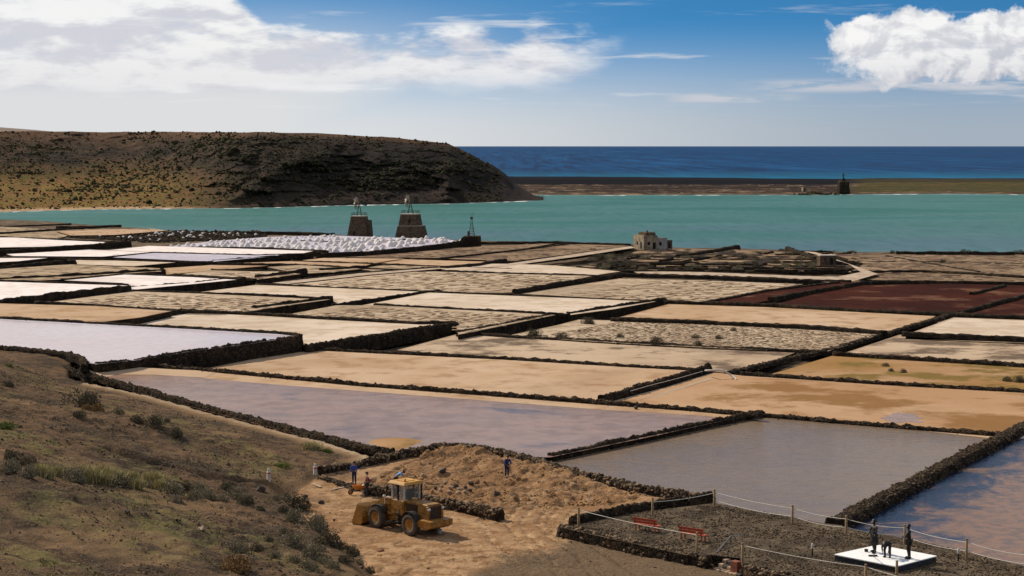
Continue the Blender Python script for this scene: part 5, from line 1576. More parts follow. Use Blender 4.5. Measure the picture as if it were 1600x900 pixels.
def shrub(px, py, wpx, kind, label, group=None, z=None, name='shrub', tall=1.0, cat='shrub'):
    x, y, z0 = hit(px, py) if z is None else at(px, py, z)
    v_ = random.randrange(4)
    key = (kind, v_)
    if key not in _cache:
        fm, sm = shrub_meshes(100 + v_ * 7 + len(kind), 'grass' if kind == 'yellow' else 'bush')
        fm.materials.append(M['leaf_' + kind]); _cache[key] = (fm, sm)
    fm, sm = _cache[key]
    rad = wpx * y / FPX / 2 / (0.64 if kind != 'yellow' else 0.62)
    r_ = empty(name, (x, y, z0), random.random() * 6.28, label, cat, group)
    r_.scale = (rad, rad, rad * random.uniform(1.05, 1.3) * tall)
    o = bpy.data.objects.new('foliage', fm); COL.objects.link(o); o.parent = r_
    if wpx > 14:
        o = bpy.data.objects.new('stem', sm); COL.objects.link(o); o.parent = r_
    return r_


BAND = 'shrubs in the band across the slope'
shrub(130, 637, 46, 'dark', 'widest dark bush on the upper slope, behind two small brown bushes')
shrub(138, 641, 17, 'orange', 'left one of two small brown bushes in front of a wide dark bush', None)
shrub(152, 642, 18, 'orange', 'right one of two small brown bushes in front of a wide dark bush', None)
shrub(124, 652, 17, 'dark', 'low dark bush just below the pair of small brown bushes')
shrub(184, 647, 18, 'grey', 'flat greyish bush between the wide dark bush and the bush pair on the slope')
shrub(215, 661, 19, 'dark', 'ragged brown bush just left of a round dark bush on the slope')
shrub(240, 664, 27, 'dark', 'round dark bush in the middle of the open slope')
shrub(262, 659, 10, 'dark', 'tiny dark bush right of the round dark bush on the slope')
shrub(274, 682, 21, 'dark', 'upright grey-green bush lower down than the round dark bush')
shrub(12, 605, 16, 'dark', 'dark tuft beside a pale boulder at the left edge of the slope')
shrub(8, 671, 30, 'green', 'bright green low bush at the left edge of the slope', None, None, 'shrub', 0.6)
shrub(13, 554 + 18, 12, 'green', 'small bright green tuft near the curved wall at the far left', None, None, 'shrub', 0.5)
for (px, py, w_, k_) in ((15, 738, 34, 'grey'), (22, 718, 24, 'dark'), (42, 728, 22, 'dark'), (45, 744, 28, 'grey'), (92, 744, 26, 'grey'), (110, 750, 34, 'grey'), (122, 754, 24, 'grey'), (192, 763, 38, 'grey'),
                         (228, 762, 20, 'grey'), (268, 773, 32, 'grey'), (290, 764, 20, 'dark'), (312, 770, 26, 'grey'), (306, 779, 24, 'grey'), (328, 777, 22, 'grey'), (356, 766, 22, 'dark'), (362, 776, 26, 'grey'), (384, 788, 22, 'dark'), (372, 783, 22, 'grey'), (275, 786, 22, 'grey'), (348, 783, 18, 'grey')):
    shrub(px, py, w_, k_, 'grey-green shrub in the crowded band of shrubs across the hillside', BAND)
for (px, py, w_) in ((60, 743, 22), (72, 748, 20), (85, 744, 20), (130, 746, 24), (145, 753, 26), (160, 748, 24), (176, 752, 26), (170, 757, 20), (240, 756, 24), (215, 762, 20), (205, 750, 18), (250, 764, 18)):
    shrub(px, py, w_, 'yellow', 'pale yellow grass clump standing among the grey shrubs across the hillside', 'yellow grass clumps', None, 'grass_clump', 1.0, 'grass clump')
shrub(457, 794, 42, 'dark', 'broad dark bush at the top of the bank left of the loader bucket')
shrub(462, 812, 26, 'grey', 'grey bush below the broad dark bush on the bank')
shrub(490, 826, 38, 'grey', 'large grey-green bush on the bank nearest the loader bucket')
shrub(513, 850, 36, 'dark', 'black-green bush at the lower edge of the bank above the yard')
shrub(460, 853, 32, 'grey', 'grey-green bush left of the black-green bush on the bank')
shrub(488, 872, 34, 'grey', 'bluish grey bush below the black-green bush on the bank')
shrub(458, 880, 22, 'grey', 'small grey bush left of the bluish grey bush near the lower edge of the photo')
shrub(482, 890, 26, 'grey', 'lowest grey bush on the bank, at the lower edge of the photo')
shrub(367, 862, 34, 'grey', 'lone grey-topped bush on the open lower slope above a dry orange bush')
shrub(370, 893, 40, 'orange', 'dry orange bush on the open lower slope at the lower edge')
shrub(400, 861, 20, 'dark', 'small dark bush right of the lone grey-topped bush on the lower slope')
for (px, py, w_) in ((432, 782, 16), (445, 800, 18), (475, 800, 16), (505, 836, 20), (530, 858, 22), (500, 860, 16), (540, 880, 20), (520, 888, 22), (562, 884, 18), (575, 895, 16), (440, 832, 16), (420, 845, 14), (430, 872, 18), (505, 880, 16), (410, 798, 14)):
    shrub(px, py, w_, random.choice(['dark', 'grey']), 'small scrubby bush on the eroded bank beside the yard', 'small bushes on the bank')
shrub(548, 868, 26, 'dark', 'dark scrubby bush hanging over the eroded bank above the tyre tracks')
shrub(510, 707, 20, 'green', 'green weedy bush beside the path near the white marker posts', None, None, 'shrub', 0.6)
shrub(487, 703, 24, 'yellow', 'yellowish weed clump beside the path near the white marker posts', None, None, 'grass_clump', 0.7, 'grass clump')
shrub(440, 729, 24, 'green', 'green weed patch behind the left marker post', None, None, 'shrub', 0.4)
for (px, py, w_, lab) in ((918, 506, 18, 'round dark bush highest up in the bushy pan'), (835, 524.5, 19, 'round dark bush at the left end of the bushy pan'), (876, 528.5, 15, 'second round bush from the left in the bushy pan'),
                          (905, 518, 5, 'tiniest bush in the bushy pan'), (969, 527, 11, 'small bush in the middle of the bushy pan'), (1026, 538, 19, 'largest round bush near the front wall of the bushy pan'),
                          (1088, 528.5, 11, 'small bush right of the middle of the bushy pan'), (1090, 540, 13, 'bush against the front wall of the bushy pan'), (1124, 529.5, 11, 'small round bush farther right in the bushy pan'), (1146, 517, 9, 'flat bush farthest back on the right of the bushy pan')):
    shrub(px, py, w_, 'dark', lab, None, PAN_Z[10])
for (px, py, w_, lab) in ((1383, 572, 9, 'farthest of three dark tufts in the weedy olive pan'), (1392, 580, 8, 'left dark tuft of three in the weedy olive pan'), (1411, 582, 9, 'right dark tuft of three in the weedy olive pan'),
                          (1592, 597, 16, 'low brown bush at the right edge of the weedy olive pan'), (1574, 596, 12, 'greenish tuft near the right edge of the weedy olive pan')):
    shrub(px, py, w_, 'dark', lab, None, PAN_Z[7])
# saltbush among the ruined pans
for k in range(150):
    px = random.choice([random.uniform(920, 1010), random.uniform(1010, 1200), random.uniform(1200, 1350)]); py = random.choice([random.uniform(392, 404), random.uniform(404, 412), random.uniform(414, 423)])
    shrub(px, py, random.uniform(6, 14), random.choice(['dark', 'dark', 'grey']), 'dark saltbush growing among the ruined pans in front of the lagoon', 'saltbush among the ruined pans', zdef(py) - 0.35, 'shrub', 0.7)
for (px, py, w_, lab) in ((1509, 398, 14, 'dark bush standing on the shore bank at the right'), (1592, 398, 14, 'dark bush on the shore bank at the right edge'), (1475, 412, 12, 'dark bush in the far brown pans at the right'), (1395, 396, 8, 'small dark bush on the shore right of the stone hut')):
    shrub(px, py, w_, 'dark', lab, None, zdef(py) - 0.1)
# weeds between the shrubs
N = 5200
x = RNG.uniform(-75, 0, N); y = RNG.uniform(50, 235, N)
Zg, sg, yg, eg, tg = ground_fields(x, y)
u_ = x * 0.8 - y * 0.6; w_ = x * 0.6 + y * 0.8
ok = (sg > 0.6) & (RNG.random(N) < sstep(0.50, 0.64, fbm(w_ / 5, u_ / 14, 71, 4)) * 0.8 + 0.03)
x, y, Zg = x[ok], y[ok], Zg[ok]; n = len(x); B_ = 7
an = RNG.uniform(0, 6.283, (n, B_)); ln = RNG.uniform(0.10, 0.28, (n, B_)); le = RNG.uniform(0.2, 1.2, (n, B_))
bx = x[:, None] + RNG.normal(0, 0.10, (n, B_)); by = y[:, None] + RNG.normal(0, 0.10, (n, B_)); bz = np.repeat(Zg[:, None], B_, 1)
wx, wy = -np.sin(an) * 0.03, np.cos(an) * 0.03
v = np.stack([np.stack([bx - wx, by - wy, bz - .02], -1), np.stack([bx + wx, by + wy, bz - .02], -1), np.stack([bx + np.cos(an) * le * ln, by + np.sin(an) * le * ln, bz + ln], -1)], 2).reshape(-1, 3)
M['weed'] = leaf_mat('weed_blade', (0.11, 0.105, 0.03), (0.24, 0.20, 0.07))
mesh_np('weeds', v, np.arange(len(v)).reshape(-1, 3), M['weed'], kind='stuff')


# ------------------------------------------------------------------ single rocks
def rock(px, py, wpx, mat_, label, group=None, z=None, flat=0.75):
    x, y, z0 = hit(px, py) if z is None else at(px, py, z)
    s = wpx * y / FPX / 2
    rg = np.random.default_rng(int(px * 7 + py))
    import bmesh
    bm = bmesh.new(); bmesh.ops.create_icosphere(bm, subdivisions=2, radius=1.0)
    ph = rg.normal(0, 1, (4, 3))
    for vx in bm.verts:
        d = 1 + sum(0.10 * math.sin(2.6 * float(np.dot(p_, vx.co)) + i) for i, p_ in enumerate(ph)) + rg.normal(0, 0.05)
        vx.co = Vector((vx.co.x * d * s, vx.co.y * d * s * 0.9, vx.co.z * d * s * flat))
    me = bpy.data.meshes.new('rock'); bm.to_mesh(me); bm.free(); me.materials.append(mat_)
    o = bpy.data.objects.new('rock', me); COL.objects.link(o); o.location = (x, y, z0 + s * flat * 0.45); o.rotation_euler = (0, 0, rg.uniform(0, 6))
    return tag(o, label, 'rock', group)


M['pale_rock'] = plain('pale_rock', (0.34, 0.235, 0.15), 0.95, var=0.3, scale=3, bump=0.4)
M['dark_rock'] = plain('dark_rock', (0.060, 0.046, 0.036), 0.95, var=0.4, scale=3, bump=0.4)
M['rust_rock'] = plain('rust_rock', (0.22, 0.095, 0.04), 0.95, var=0.3, scale=3, bump=0.4)
rock(15, 603, 12, M['pale_rock'], 'pale boulder at the left edge of the slope')
rock(199, 804, 10, M['dark_rock'], 'single black rock on the green part of the lower slope')
rock(315, 829, 13, M['pale_rock'], 'tan rock on the dark right part of the lower slope')
rock(595, 862, 11, M['rust_rock'], 'rust brown rock lying in the tyre tracks in front of the loader')
rock(160, 766, 8, M['dark_rock'], 'left one of two small black stones below the yellow grass clumps')
rock(174, 768, 7, M['dark_rock'], 'right one of two small black stones below the yellow grass clumps')
rock(522, 814, 5, M['dark_rock'], 'small stone in the yard left of the loader bucket')
HP = 'heaped stones in the dug yard'
for (px, py, w_, m_) in ((682, 759, 8, 'pale_rock'), (690, 762, 7, 'pale_rock'), (697, 757, 9, 'pale_rock'), (704, 764, 8, 'pale_rock'), (712, 761, 8, 'dark_rock'), (719, 766, 9, 'pale_rock'), (727, 763, 7, 'dark_rock'),
                         (688, 768, 7, 'pale_rock'), (701, 770, 8, 'pale_rock'), (716, 771, 9, 'pale_rock'), (726, 770, 6, 'pale_rock'), (734, 768, 8, 'dark_rock'), (680, 765, 6, 'dark_rock')):
    rock(px, py, w_, M[m_], 'stone in the low heap on the dug yard behind the loader', HP)
rock(736, 758, 10, M['dark_rock'], 'tall dark stone standing at the right end of the low stone heap')
rock(776, 774, 11, M['dark_rock'], 'dark stone alone to the right of the low stone heap')
rock(693, 739, 13, M['dark_rock'], 'dark boulder half buried in the dug earth above the stone heap')
rock(661, 744, 8, M['pale_rock'], 'pale lump of earth in the dug yard behind the bending worker')
rock(476, 778, 10, M['dark_rock'], 'left one of two dark rocks beside the broad bush on the bank')
rock(502, 787, 11, M['dark_rock'], 'right one of two dark rocks beside the broad bush on the bank')
rock(408, 768, 15, M['dark_rock'], 'dark rock by the dry gully above the bank')
rock(983, 634, 6, M['dark_rock'], 'left one of two dark stones lying in the pond edge by the wall junction', None, 6.0)
rock(994, 638, 8, M['dark_rock'], 'right one of two dark stones lying in the pond edge by the wall junction', None, 6.0)
# ------------------------------------------------------------------ paints and cloths
M['yellow'] = None


def _paint(t):
    p = t.node('ShaderNodeTexCoord').outputs['Object']
    n = t.noise(p, 2.2, 5, 0.65); n2_ = t.noise(p, 9.0, 5, 0.7)
    cl = t.mix((0.30, 0.130, 0.013), (0.42, 0.205, 0.028), t.ss(n, 0.35, 0.65))
    cl = t.mix(cl, (0.12, 0.055, 0.022), t.m('MULTIPLY', t.ss(n2_, 0.44, 0.60), 0.85))
    cl = t.mix(cl, (0.33, 0.21, 0.11), t.m('MULTIPLY', t.ss(n, 0.52, 0.7), 0.5))
    return {'Base Color': cl, 'Roughness': 0.55, 'Specular IOR Level': 0.35, 'Normal': t.bump(n2_, 0.2, 0.02)}


M['yellow'] = material('worn_yellow_paint', _paint)
M['roof_yellow'] = plain('sun_faded_yellow', (0.50, 0.25, 0.045), 0.6, var=0.2, scale=2)
M['rubber'] = plain('dusty_rubber', (0.085, 0.065, 0.048), 0.9, var=0.35, scale=4, bump=0.2)
M['rim'] = plain('orange_rim', (0.42, 0.20, 0.035), 0.6, var=0.3, scale=4)
M['grime'] = plain('greasy_black', (0.022, 0.018, 0.015), 0.6, var=0.4)
M['radiator'] = plain('rusty_grille', (0.12, 0.050, 0.022), 0.7, var=0.4, scale=6)
M['steel'] = plain('bare_steel', (0.35, 0.33, 0.30), 0.35, 0.8)
M['cab_white'] = plain('off_white_paint', (0.55, 0.52, 0.46), 0.6)
M['lamp_glass'] = plain('lamp_glass', (0.7, 0.7, 0.65), 0.15)


def _glass(t):
    return {'Base Color': (0.30, 0.32, 0.30, 1), 'Roughness': 0.08, 'Alpha': 0.20, 'Specular IOR Level': 0.6}


M['glass'] = material('dusty_glass', _glass)

# ------------------------------------------------------------------ wheel loader
gx_, gy_ = -7.55, 128.7
LZ = min(gz(gx_ + dx_, gy_ + dy_) for dx_ in (-1.5, 0, 1.5) for dy_ in (-1.5, 0, 1.5)) + 0.10
LD = empty('wheel_loader', (gx_, gy_, LZ), math.atan2(0.72, -0.69), 'dusty yellow wheel loader with its bucket on the ground in the yard', 'loader')
b = MB(); b.box((-2.85, -0.46, 0.62), (-0.25, 0.46, 1.05), 0); b.box((-0.1, -0.34, 0.58), (2.15, 0.34, 1.02), 0); b.tube([(-0.3, 0, 0.5), (-0.3, 0, 1.35)], 0.16, 10)
b.build('chassis', M['grime'], LD)
b = MB()
b.box((-2.92, -0.64, 1.05), (-0.72, 0.64, 1.42), bev=0.04)
b.box((-2.92, -0.60, 1.42), (-0.72, 0.60, 2.06), taper=(0.97, 0.92), bev=0.03)
b.build('engine_hood', M['yellow'], LD)
for sy in (-1, 1):
    b = MB(); b.box((-1.95, min(sy * 0.55, sy * 0.625), 1.46), (-0.86, max(sy * 0.55, sy * 0.625), 1.92)); o = b.build('side_vent', M['grime'], LD)
    for k in range(5):
        b = MB(); b.box((-1.9, min(sy * 0.60, sy * 0.645), 1.50 + k * 0.08), (-0.92, max(sy * 0.60, sy * 0.645), 1.53 + k * 0.08)); b.build('slat', M['radiator'], o)
b = MB(); b.box((-3.0, -0.52, 1.12), (-2.925, 0.52, 1.98)); o = b.build('radiator_grille', M['radiator'], LD)
for k in range(7):
    b = MB(); b.box((-3.03, -0.48, 1.18 + k * 0.105), (-3.003, 0.48, 1.23 + k * 0.105)); b.build('slat', M['grime'], o)
for sy in (-1, 1):
    b = MB(); b.box((-3.06, sy * 0.58 - 0.08, 1.08), (-2.90, sy * 0.58 + 0.08, 1.98), bev=0.02); b.build('corner_post', M['yellow'], LD)
    b = MB(); b.lathe([(0, 0), (0.10, 0.01), (0.10, 0.09), (0, 0.09)], 'x', (-3.16, sy * 0.58, 1.80), 12); b.build('tail_lamp', M['lamp_glass'], LD)
b = MB(); b.prism([(-3.62, 0.72), (-3.62, 1.10), (-2.6, 1.12), (-2.3, 0.95), (-2.3, 0.70), (-3.2, 0.52)], -0.98, 0.98); b.build('counterweight', M['yellow'], LD)
for sy in (-1, 1):
    for dz_ in (0.0, 0.07):
        b = MB(); b.tube([(-0.35, sy * (0.22 + dz_), 1.05), (0.0, sy * (0.30 + dz_), 1.25 + dz_), (0.35, sy * (0.25 + dz_), 1.15), (0.7, sy * 0.3, 1.5 + dz_)], 0.022, 6); b.build('hydraulic_hose', M['grime'], LD)
    b = MB(); b.tube([(0.50, sy * 0.70, 2.75), (0.62, sy * 0.98, 2.80)], 0.015, 5); b.box((0.60, sy * 0.98 - 0.08, 2.62), (0.64, sy * 0.98 + 0.08, 2.92)); b.build('mirror', M['grime'], LD)
b = MB(); b.lathe([(0.07, 3.295), (0.07, 3.42), (0.04, 3.46), (0, 3.46)], 'z', (-0.5, 0.4, 0), 12); b.build('beacon', M['rim'], LD)
LD.scale = (1.07, 1.07, 1.07)
# front half: mast plates, arms, bucket
for sy in (-1, 1):
    b = MB(); y0, y1 = (0.30, 0.46) if sy > 0 else (-0.46, -0.30)
    b.prism([(0.25, 0.60), (1.75, 0.60), (1.65, 1.15), (1.15, 2.0), (0.72, 2.08), (0.45, 1.9), (0.25, 1.2)], y0, y1); b.build('mast_plate', M['yellow'], LD)
    b = MB(); y0, y1 = (0.48, 0.62) if sy > 0 else (-0.62, -0.48)
    b.prism([(0.62, 1.80), (0.80, 2.02), (1.4, 2.02), (2.25, 1.50), (2.95, 0.72), (3.0, 0.48), (2.80, 0.42), (2.05, 1.12), (1.35, 1.62), (0.75, 1.62)], y0, y1); b.build('lift_arm', M['yellow'], LD)
    b = MB(); b.tube([(0.75, sy * 0.40 * 1.38, 0.95), (1.55, sy * 0.552, 1.25)], 0.085, 10); c0 = b.build('lift_cylinder', M['yellow'], LD)
    b = MB(); b.tube([(1.5, sy * 0.552, 1.235), (2.1, sy * 0.552, 1.35)], 0.045, 8); b.build('rod', M['steel'], c0)
b = MB(); b.tube([(0.95, 0, 1.85), (1.75, 0, 1.88)], 0.10, 10); c0 = b.build('tilt_cylinder', M['yellow'], LD)
b = MB(); b.tube([(1.7, 0, 1.88), (2.35, 0, 1.75)], 0.05, 8); b.build('rod', M['steel'], c0)
b = MB(); b.prism([(2.2, 1.85), (2.45, 1.78), (2.25, 0.9), (2.08, 0.9)], -0.12, 0.12); b.tube([(2.15, 0, 1.0), (2.95, 0, 0.95)], 0.07, 8); b.build('bell_crank', M['yellow'], LD)
b = MB(); b.box((0.35, -0.47, 1.2), (0.8, 0.47, 1.38)); b.build('cross_member', M['grime'], LD)
pr = [(2.86, 0.22), (2.80, 0.55), (2.84, 0.92), (3.02, 1.24), (3.28, 1.40)]
inn = [(3.24, 1.33), (3.06, 1.18), (2.92, 0.90), (2.88, 0.56), (2.94, 0.26)]
b = MB(); b.prism(pr + inn + [(3.10, 0.13), (3.92, 0.05), (3.92, 0.0), (3.02, 0.06)], -1.28, 1.28); bk = b.build('bucket', M['yellow'], LD)
for sy in (-1, 1):
    b = MB(); y0, y1 = (1.28, 1.33) if sy > 0 else (-1.33, -1.28)
    b.prism([(2.86, 0.22), (2.80, 0.55), (2.84, 0.92), (3.02, 1.24), (3.28, 1.40), (3.36, 1.30), (3.95, 0.06), (3.02, 0.03)], y0, y1); b.build('side_plate', M['yellow'], bk)
for k in range(7):
    y_ = -1.15 + k * 2.3 / 6
    b = MB(); b.box((3.90, y_ - 0.06, 0.0), (4.10, y_ + 0.06, 0.06), taper=(1, 0.8)); b.build('tooth', M['steel'], bk)
# cab
b = MB(); b.box((-0.72, -0.72, 1.05), (0.52, 0.72, 2.06), bev=0.03); cabb = b.build('cab_lower', M['yellow'], LD)
b = MB(); b.box((-0.6, 0.725, 1.15), (0.38, 0.74, 1.98)); dr = b.build('door', M['yellow'], cabb)
b = MB(); b.tube([(-0.5, 0.79, 1.8), (-0.32, 0.79, 1.8)], 0.02, 6); b.build('handle', M['grime'], dr)
for (x0, y0, mt) in ((0.46, 0.66, 'cab_white'), (0.46, -0.66, 'cab_white'), (-0.12, 0.67, 'grime'), (-0.12, -0.67, 'grime'), (-0.68, 0.66, 'cab_white'), (-0.68, -0.66, 'cab_white')):
    b = MB(); b.box((x0 - 0.055, y0 - 0.055, 2.06), (x0 + 0.055, y0 + 0.055, 3.08)); b.build('cab_post', M[mt], LD)
for (lo, hi) in (((0.455, -0.6, 2.1), (0.465, 0.6, 3.0)), ((-0.685, -0.6, 2.1), (-0.675, 0.6, 3.0)), ((-0.06, 0.665, 2.1), (0.40, 0.675, 3.0)), ((-0.62, 0.665, 2.1), (-0.18, 0.675, 3.0)),
                 ((-0.06, -0.675, 2.1), (0.40, -0.665, 3.0)), ((-0.62, -0.675, 2.1), (-0.18, -0.665, 3.0))):
    b = MB(); b.box(lo, hi); b.build('window', M['glass'], LD)
b = MB(); b.box((-0.92, -0.84, 3.08), (0.72, 0.84, 3.26), taper=(0.90, 0.90), bev=0.03); b.box((-0.5, -0.45, 3.26), (0.3, 0.45, 3.295)); b.build('cab_roof', M['roof_yellow'], LD)
b = MB(); b.box((-0.45, -0.25, 2.06), (0.05, 0.25, 2.2), bev=0.03); b.box((-0.52, -0.25, 2.15), (-0.40, 0.25, 2.75), bev=0.03); b.build('seat', M['grime'], LD)
b = MB(); b.tube([(0.32, 0, 2.05), (0.22, 0, 2.42)], 0.03, 6); b.tube([(0.22 + 0.06 * math.sin(a) * 0, 0.2 * math.cos(a), 2.42 + 0.2 * math.sin(a) * 0.5) for a in np.linspace(0, 6.283, 17)], 0.018, 6); b.build('steering_wheel', M['grime'], LD)
b = MB(); b.tube([(-1.0, -0.58, 1.98), (-1.0, -0.58, 2.95), (-1.08, -0.58, 3.08)], 0.06, 10); b.build('exhaust_pipe', M['grime'], LD)
for sy in (-1, 1):
    b = MB()
    pts = [(1.72 + 0.84 * math.cos(a), 0.70 + 0.84 * math.sin(a)) for a in np.linspace(0.35, 2.6, 9)]
    b.prism(pts + [(x - (x - 1.72) * 0.05, z - (z - 0.70) * 0.05) for x, z in pts[::-1]], min(sy * 0.62, sy * 0.98), max(sy * 0.62, sy * 0.98)); b.build('front_mudguard', M['grime'], LD)
    b = MB()
    pts = [(-1.72 + 0.84 * math.cos(a), 0.72 + 0.84 * math.sin(a)) for a in np.linspace(0.5, 2.7, 9)]
    b.prism(pts + [(x - (x + 1.72) * 0.05, z - (z - 0.72) * 0.05) for x, z in pts[::-1]], min(sy * 0.74, sy * 1.16), max(sy * 0.74, sy * 1.16)); b.build('rear_mudguard', M['grime'], LD)
    b = MB(); b.lathe([(0, 0.10), (0.10, 0.09), (0.12, 0.0), (0, 0.0)], 'x', (1.2, sy * 0.72, 2.12), 14); b.tube([(1.2, sy * 0.72, 1.6), (1.2, sy * 0.72, 2.05)], 0.025, 6); b.build('headlight', M['lamp_glass'], LD)
    b = MB()
    for k in range(3):
        b.box((-0.42, min(sy * 0.78, sy * 0.98), 0.62 + 0.30 * k), (-0.05, max(sy * 0.78, sy * 0.98), 0.66 + 0.30 * k))
    b.tube([(-0.42, sy * 0.96, 0.55), (-0.42, sy * 0.80, 1.5)], 0.02, 6); b.tube([(-0.05, sy * 0.96, 0.55), (-0.05, sy * 0.80, 1.5)], 0.02, 6); b.build('step', M['grime'], LD)


def loader_wheel(x, sy):
    w = bpy.data.objects.new('wheel', None); COL.objects.link(w); w.parent = LD; w.location = (x, sy * 0.95, 0.70)
    rr, hw = 0.70, 0.23
    b = MB(); b.lathe([(0.36, -hw * .85), (0.50, -hw), (0.62, -hw), (0.67, -hw * .8), (0.675, 0), (0.67, hw * .8), (0.62, hw), (0.50, hw), (0.36, hw * .85), (0.36, -hw * .85)], 'y', (0, 0, 0), 36)
    for k in range(22):
        for s in (-1, 1):
            a = 6.283 * (k + 0.25 * (s + 1)) / 22
            rot = Matrix.Rotation(-a, 3, 'Y')
            b2 = MB(); b2.box((0.63, min(0.01 * s, hw * s * 1.02), -0.035), (rr + 0.01, max(0.01 * s, hw * s * 1.02), 0.035))
            b.add([tuple(rot @ Vector(p)) for p in b2.v], b2.f)
    b.build('tyre', M['rubber'], w)
    b = MB(); b.lathe([(0.0, hw * .35 * sy), (0.11, hw * .37 * sy), (0.13, hw * .15 * sy), (0.26, hw * .05 * sy), (0.31, hw * .75 * sy), (0.365, hw * .88 * sy), (0.365, -hw * .85 * sy), (0.0, -hw * .6 * sy)], 'y', (0, 0, 0), 28)
    for k in range(8):
        a = 6.283 * k / 8
        b.box((0.20 * math.cos(a) - .02, min(hw * .1 * sy, hw * .25 * sy), 0.20 * math.sin(a) - .02), (0.20 * math.cos(a) + .02, max(hw * .1 * sy, hw * .25 * sy), 0.20 * math.sin(a) + .02))
    b.build('rim', M['rim'], w)


for x in (1.72, -1.72):
    for sy in (-1, 1):
        loader_wheel(x, sy)
b = MB()
for x in (1.72, -1.72):
    b.tube([(x, -0.8, 0.70), (x, 0.8, 0.70)], 0.14, 10)
b.build('axle', M['grime'], LD)

# ------------------------------------------------------------------ people
M['skin'] = plain('skin', (0.42, 0.22, 0.14), 0.6, var=0.08)
M['hair'] = plain('dark_hair', (0.03, 0.02, 0.015), 0.7)
M['bronze'] = plain('dark_bronze', (0.022, 0.018, 0.015), 0.55, 0.4, var=0.4, scale=3)


def skin_mesh(joints, bones, rad, levels=1):
    """Grow one continuous surface over connected joints."""
    names = list(joints); ix = {n_: i for i, n_ in enumerate(names)}
    me = bpy.data.meshes.new('tmp'); me.from_pydata([joints[n_] for n_ in names], [(ix[a], ix[b_]) for a, b_ in bones], [])
    o = bpy.data.objects.new('tmp', me); COL.objects.link(o)
    md = o.modifiers.new('s', 'SKIN'); md.use_smooth_shade = True; md.branch_smoothing = 0.4
    for i, n_ in enumerate(names):
        r_ = rad[n_]
        me.skin_vertices[0].data[i].radius = r_ if isinstance(r_, tuple) else (r_, r_)
        me.skin_vertices[0].data[i].use_root = (i == 0)
    sb = o.modifiers.new('u', 'SUBSURF'); sb.levels = levels; sb.render_levels = levels
    bpy.context.view_layer.update()
    dg = bpy.context.evaluated_depsgraph_get()
    res = bpy.data.meshes.new_from_object(o.evaluated_get(dg))
    bpy.data.objects.remove(o)
    return res


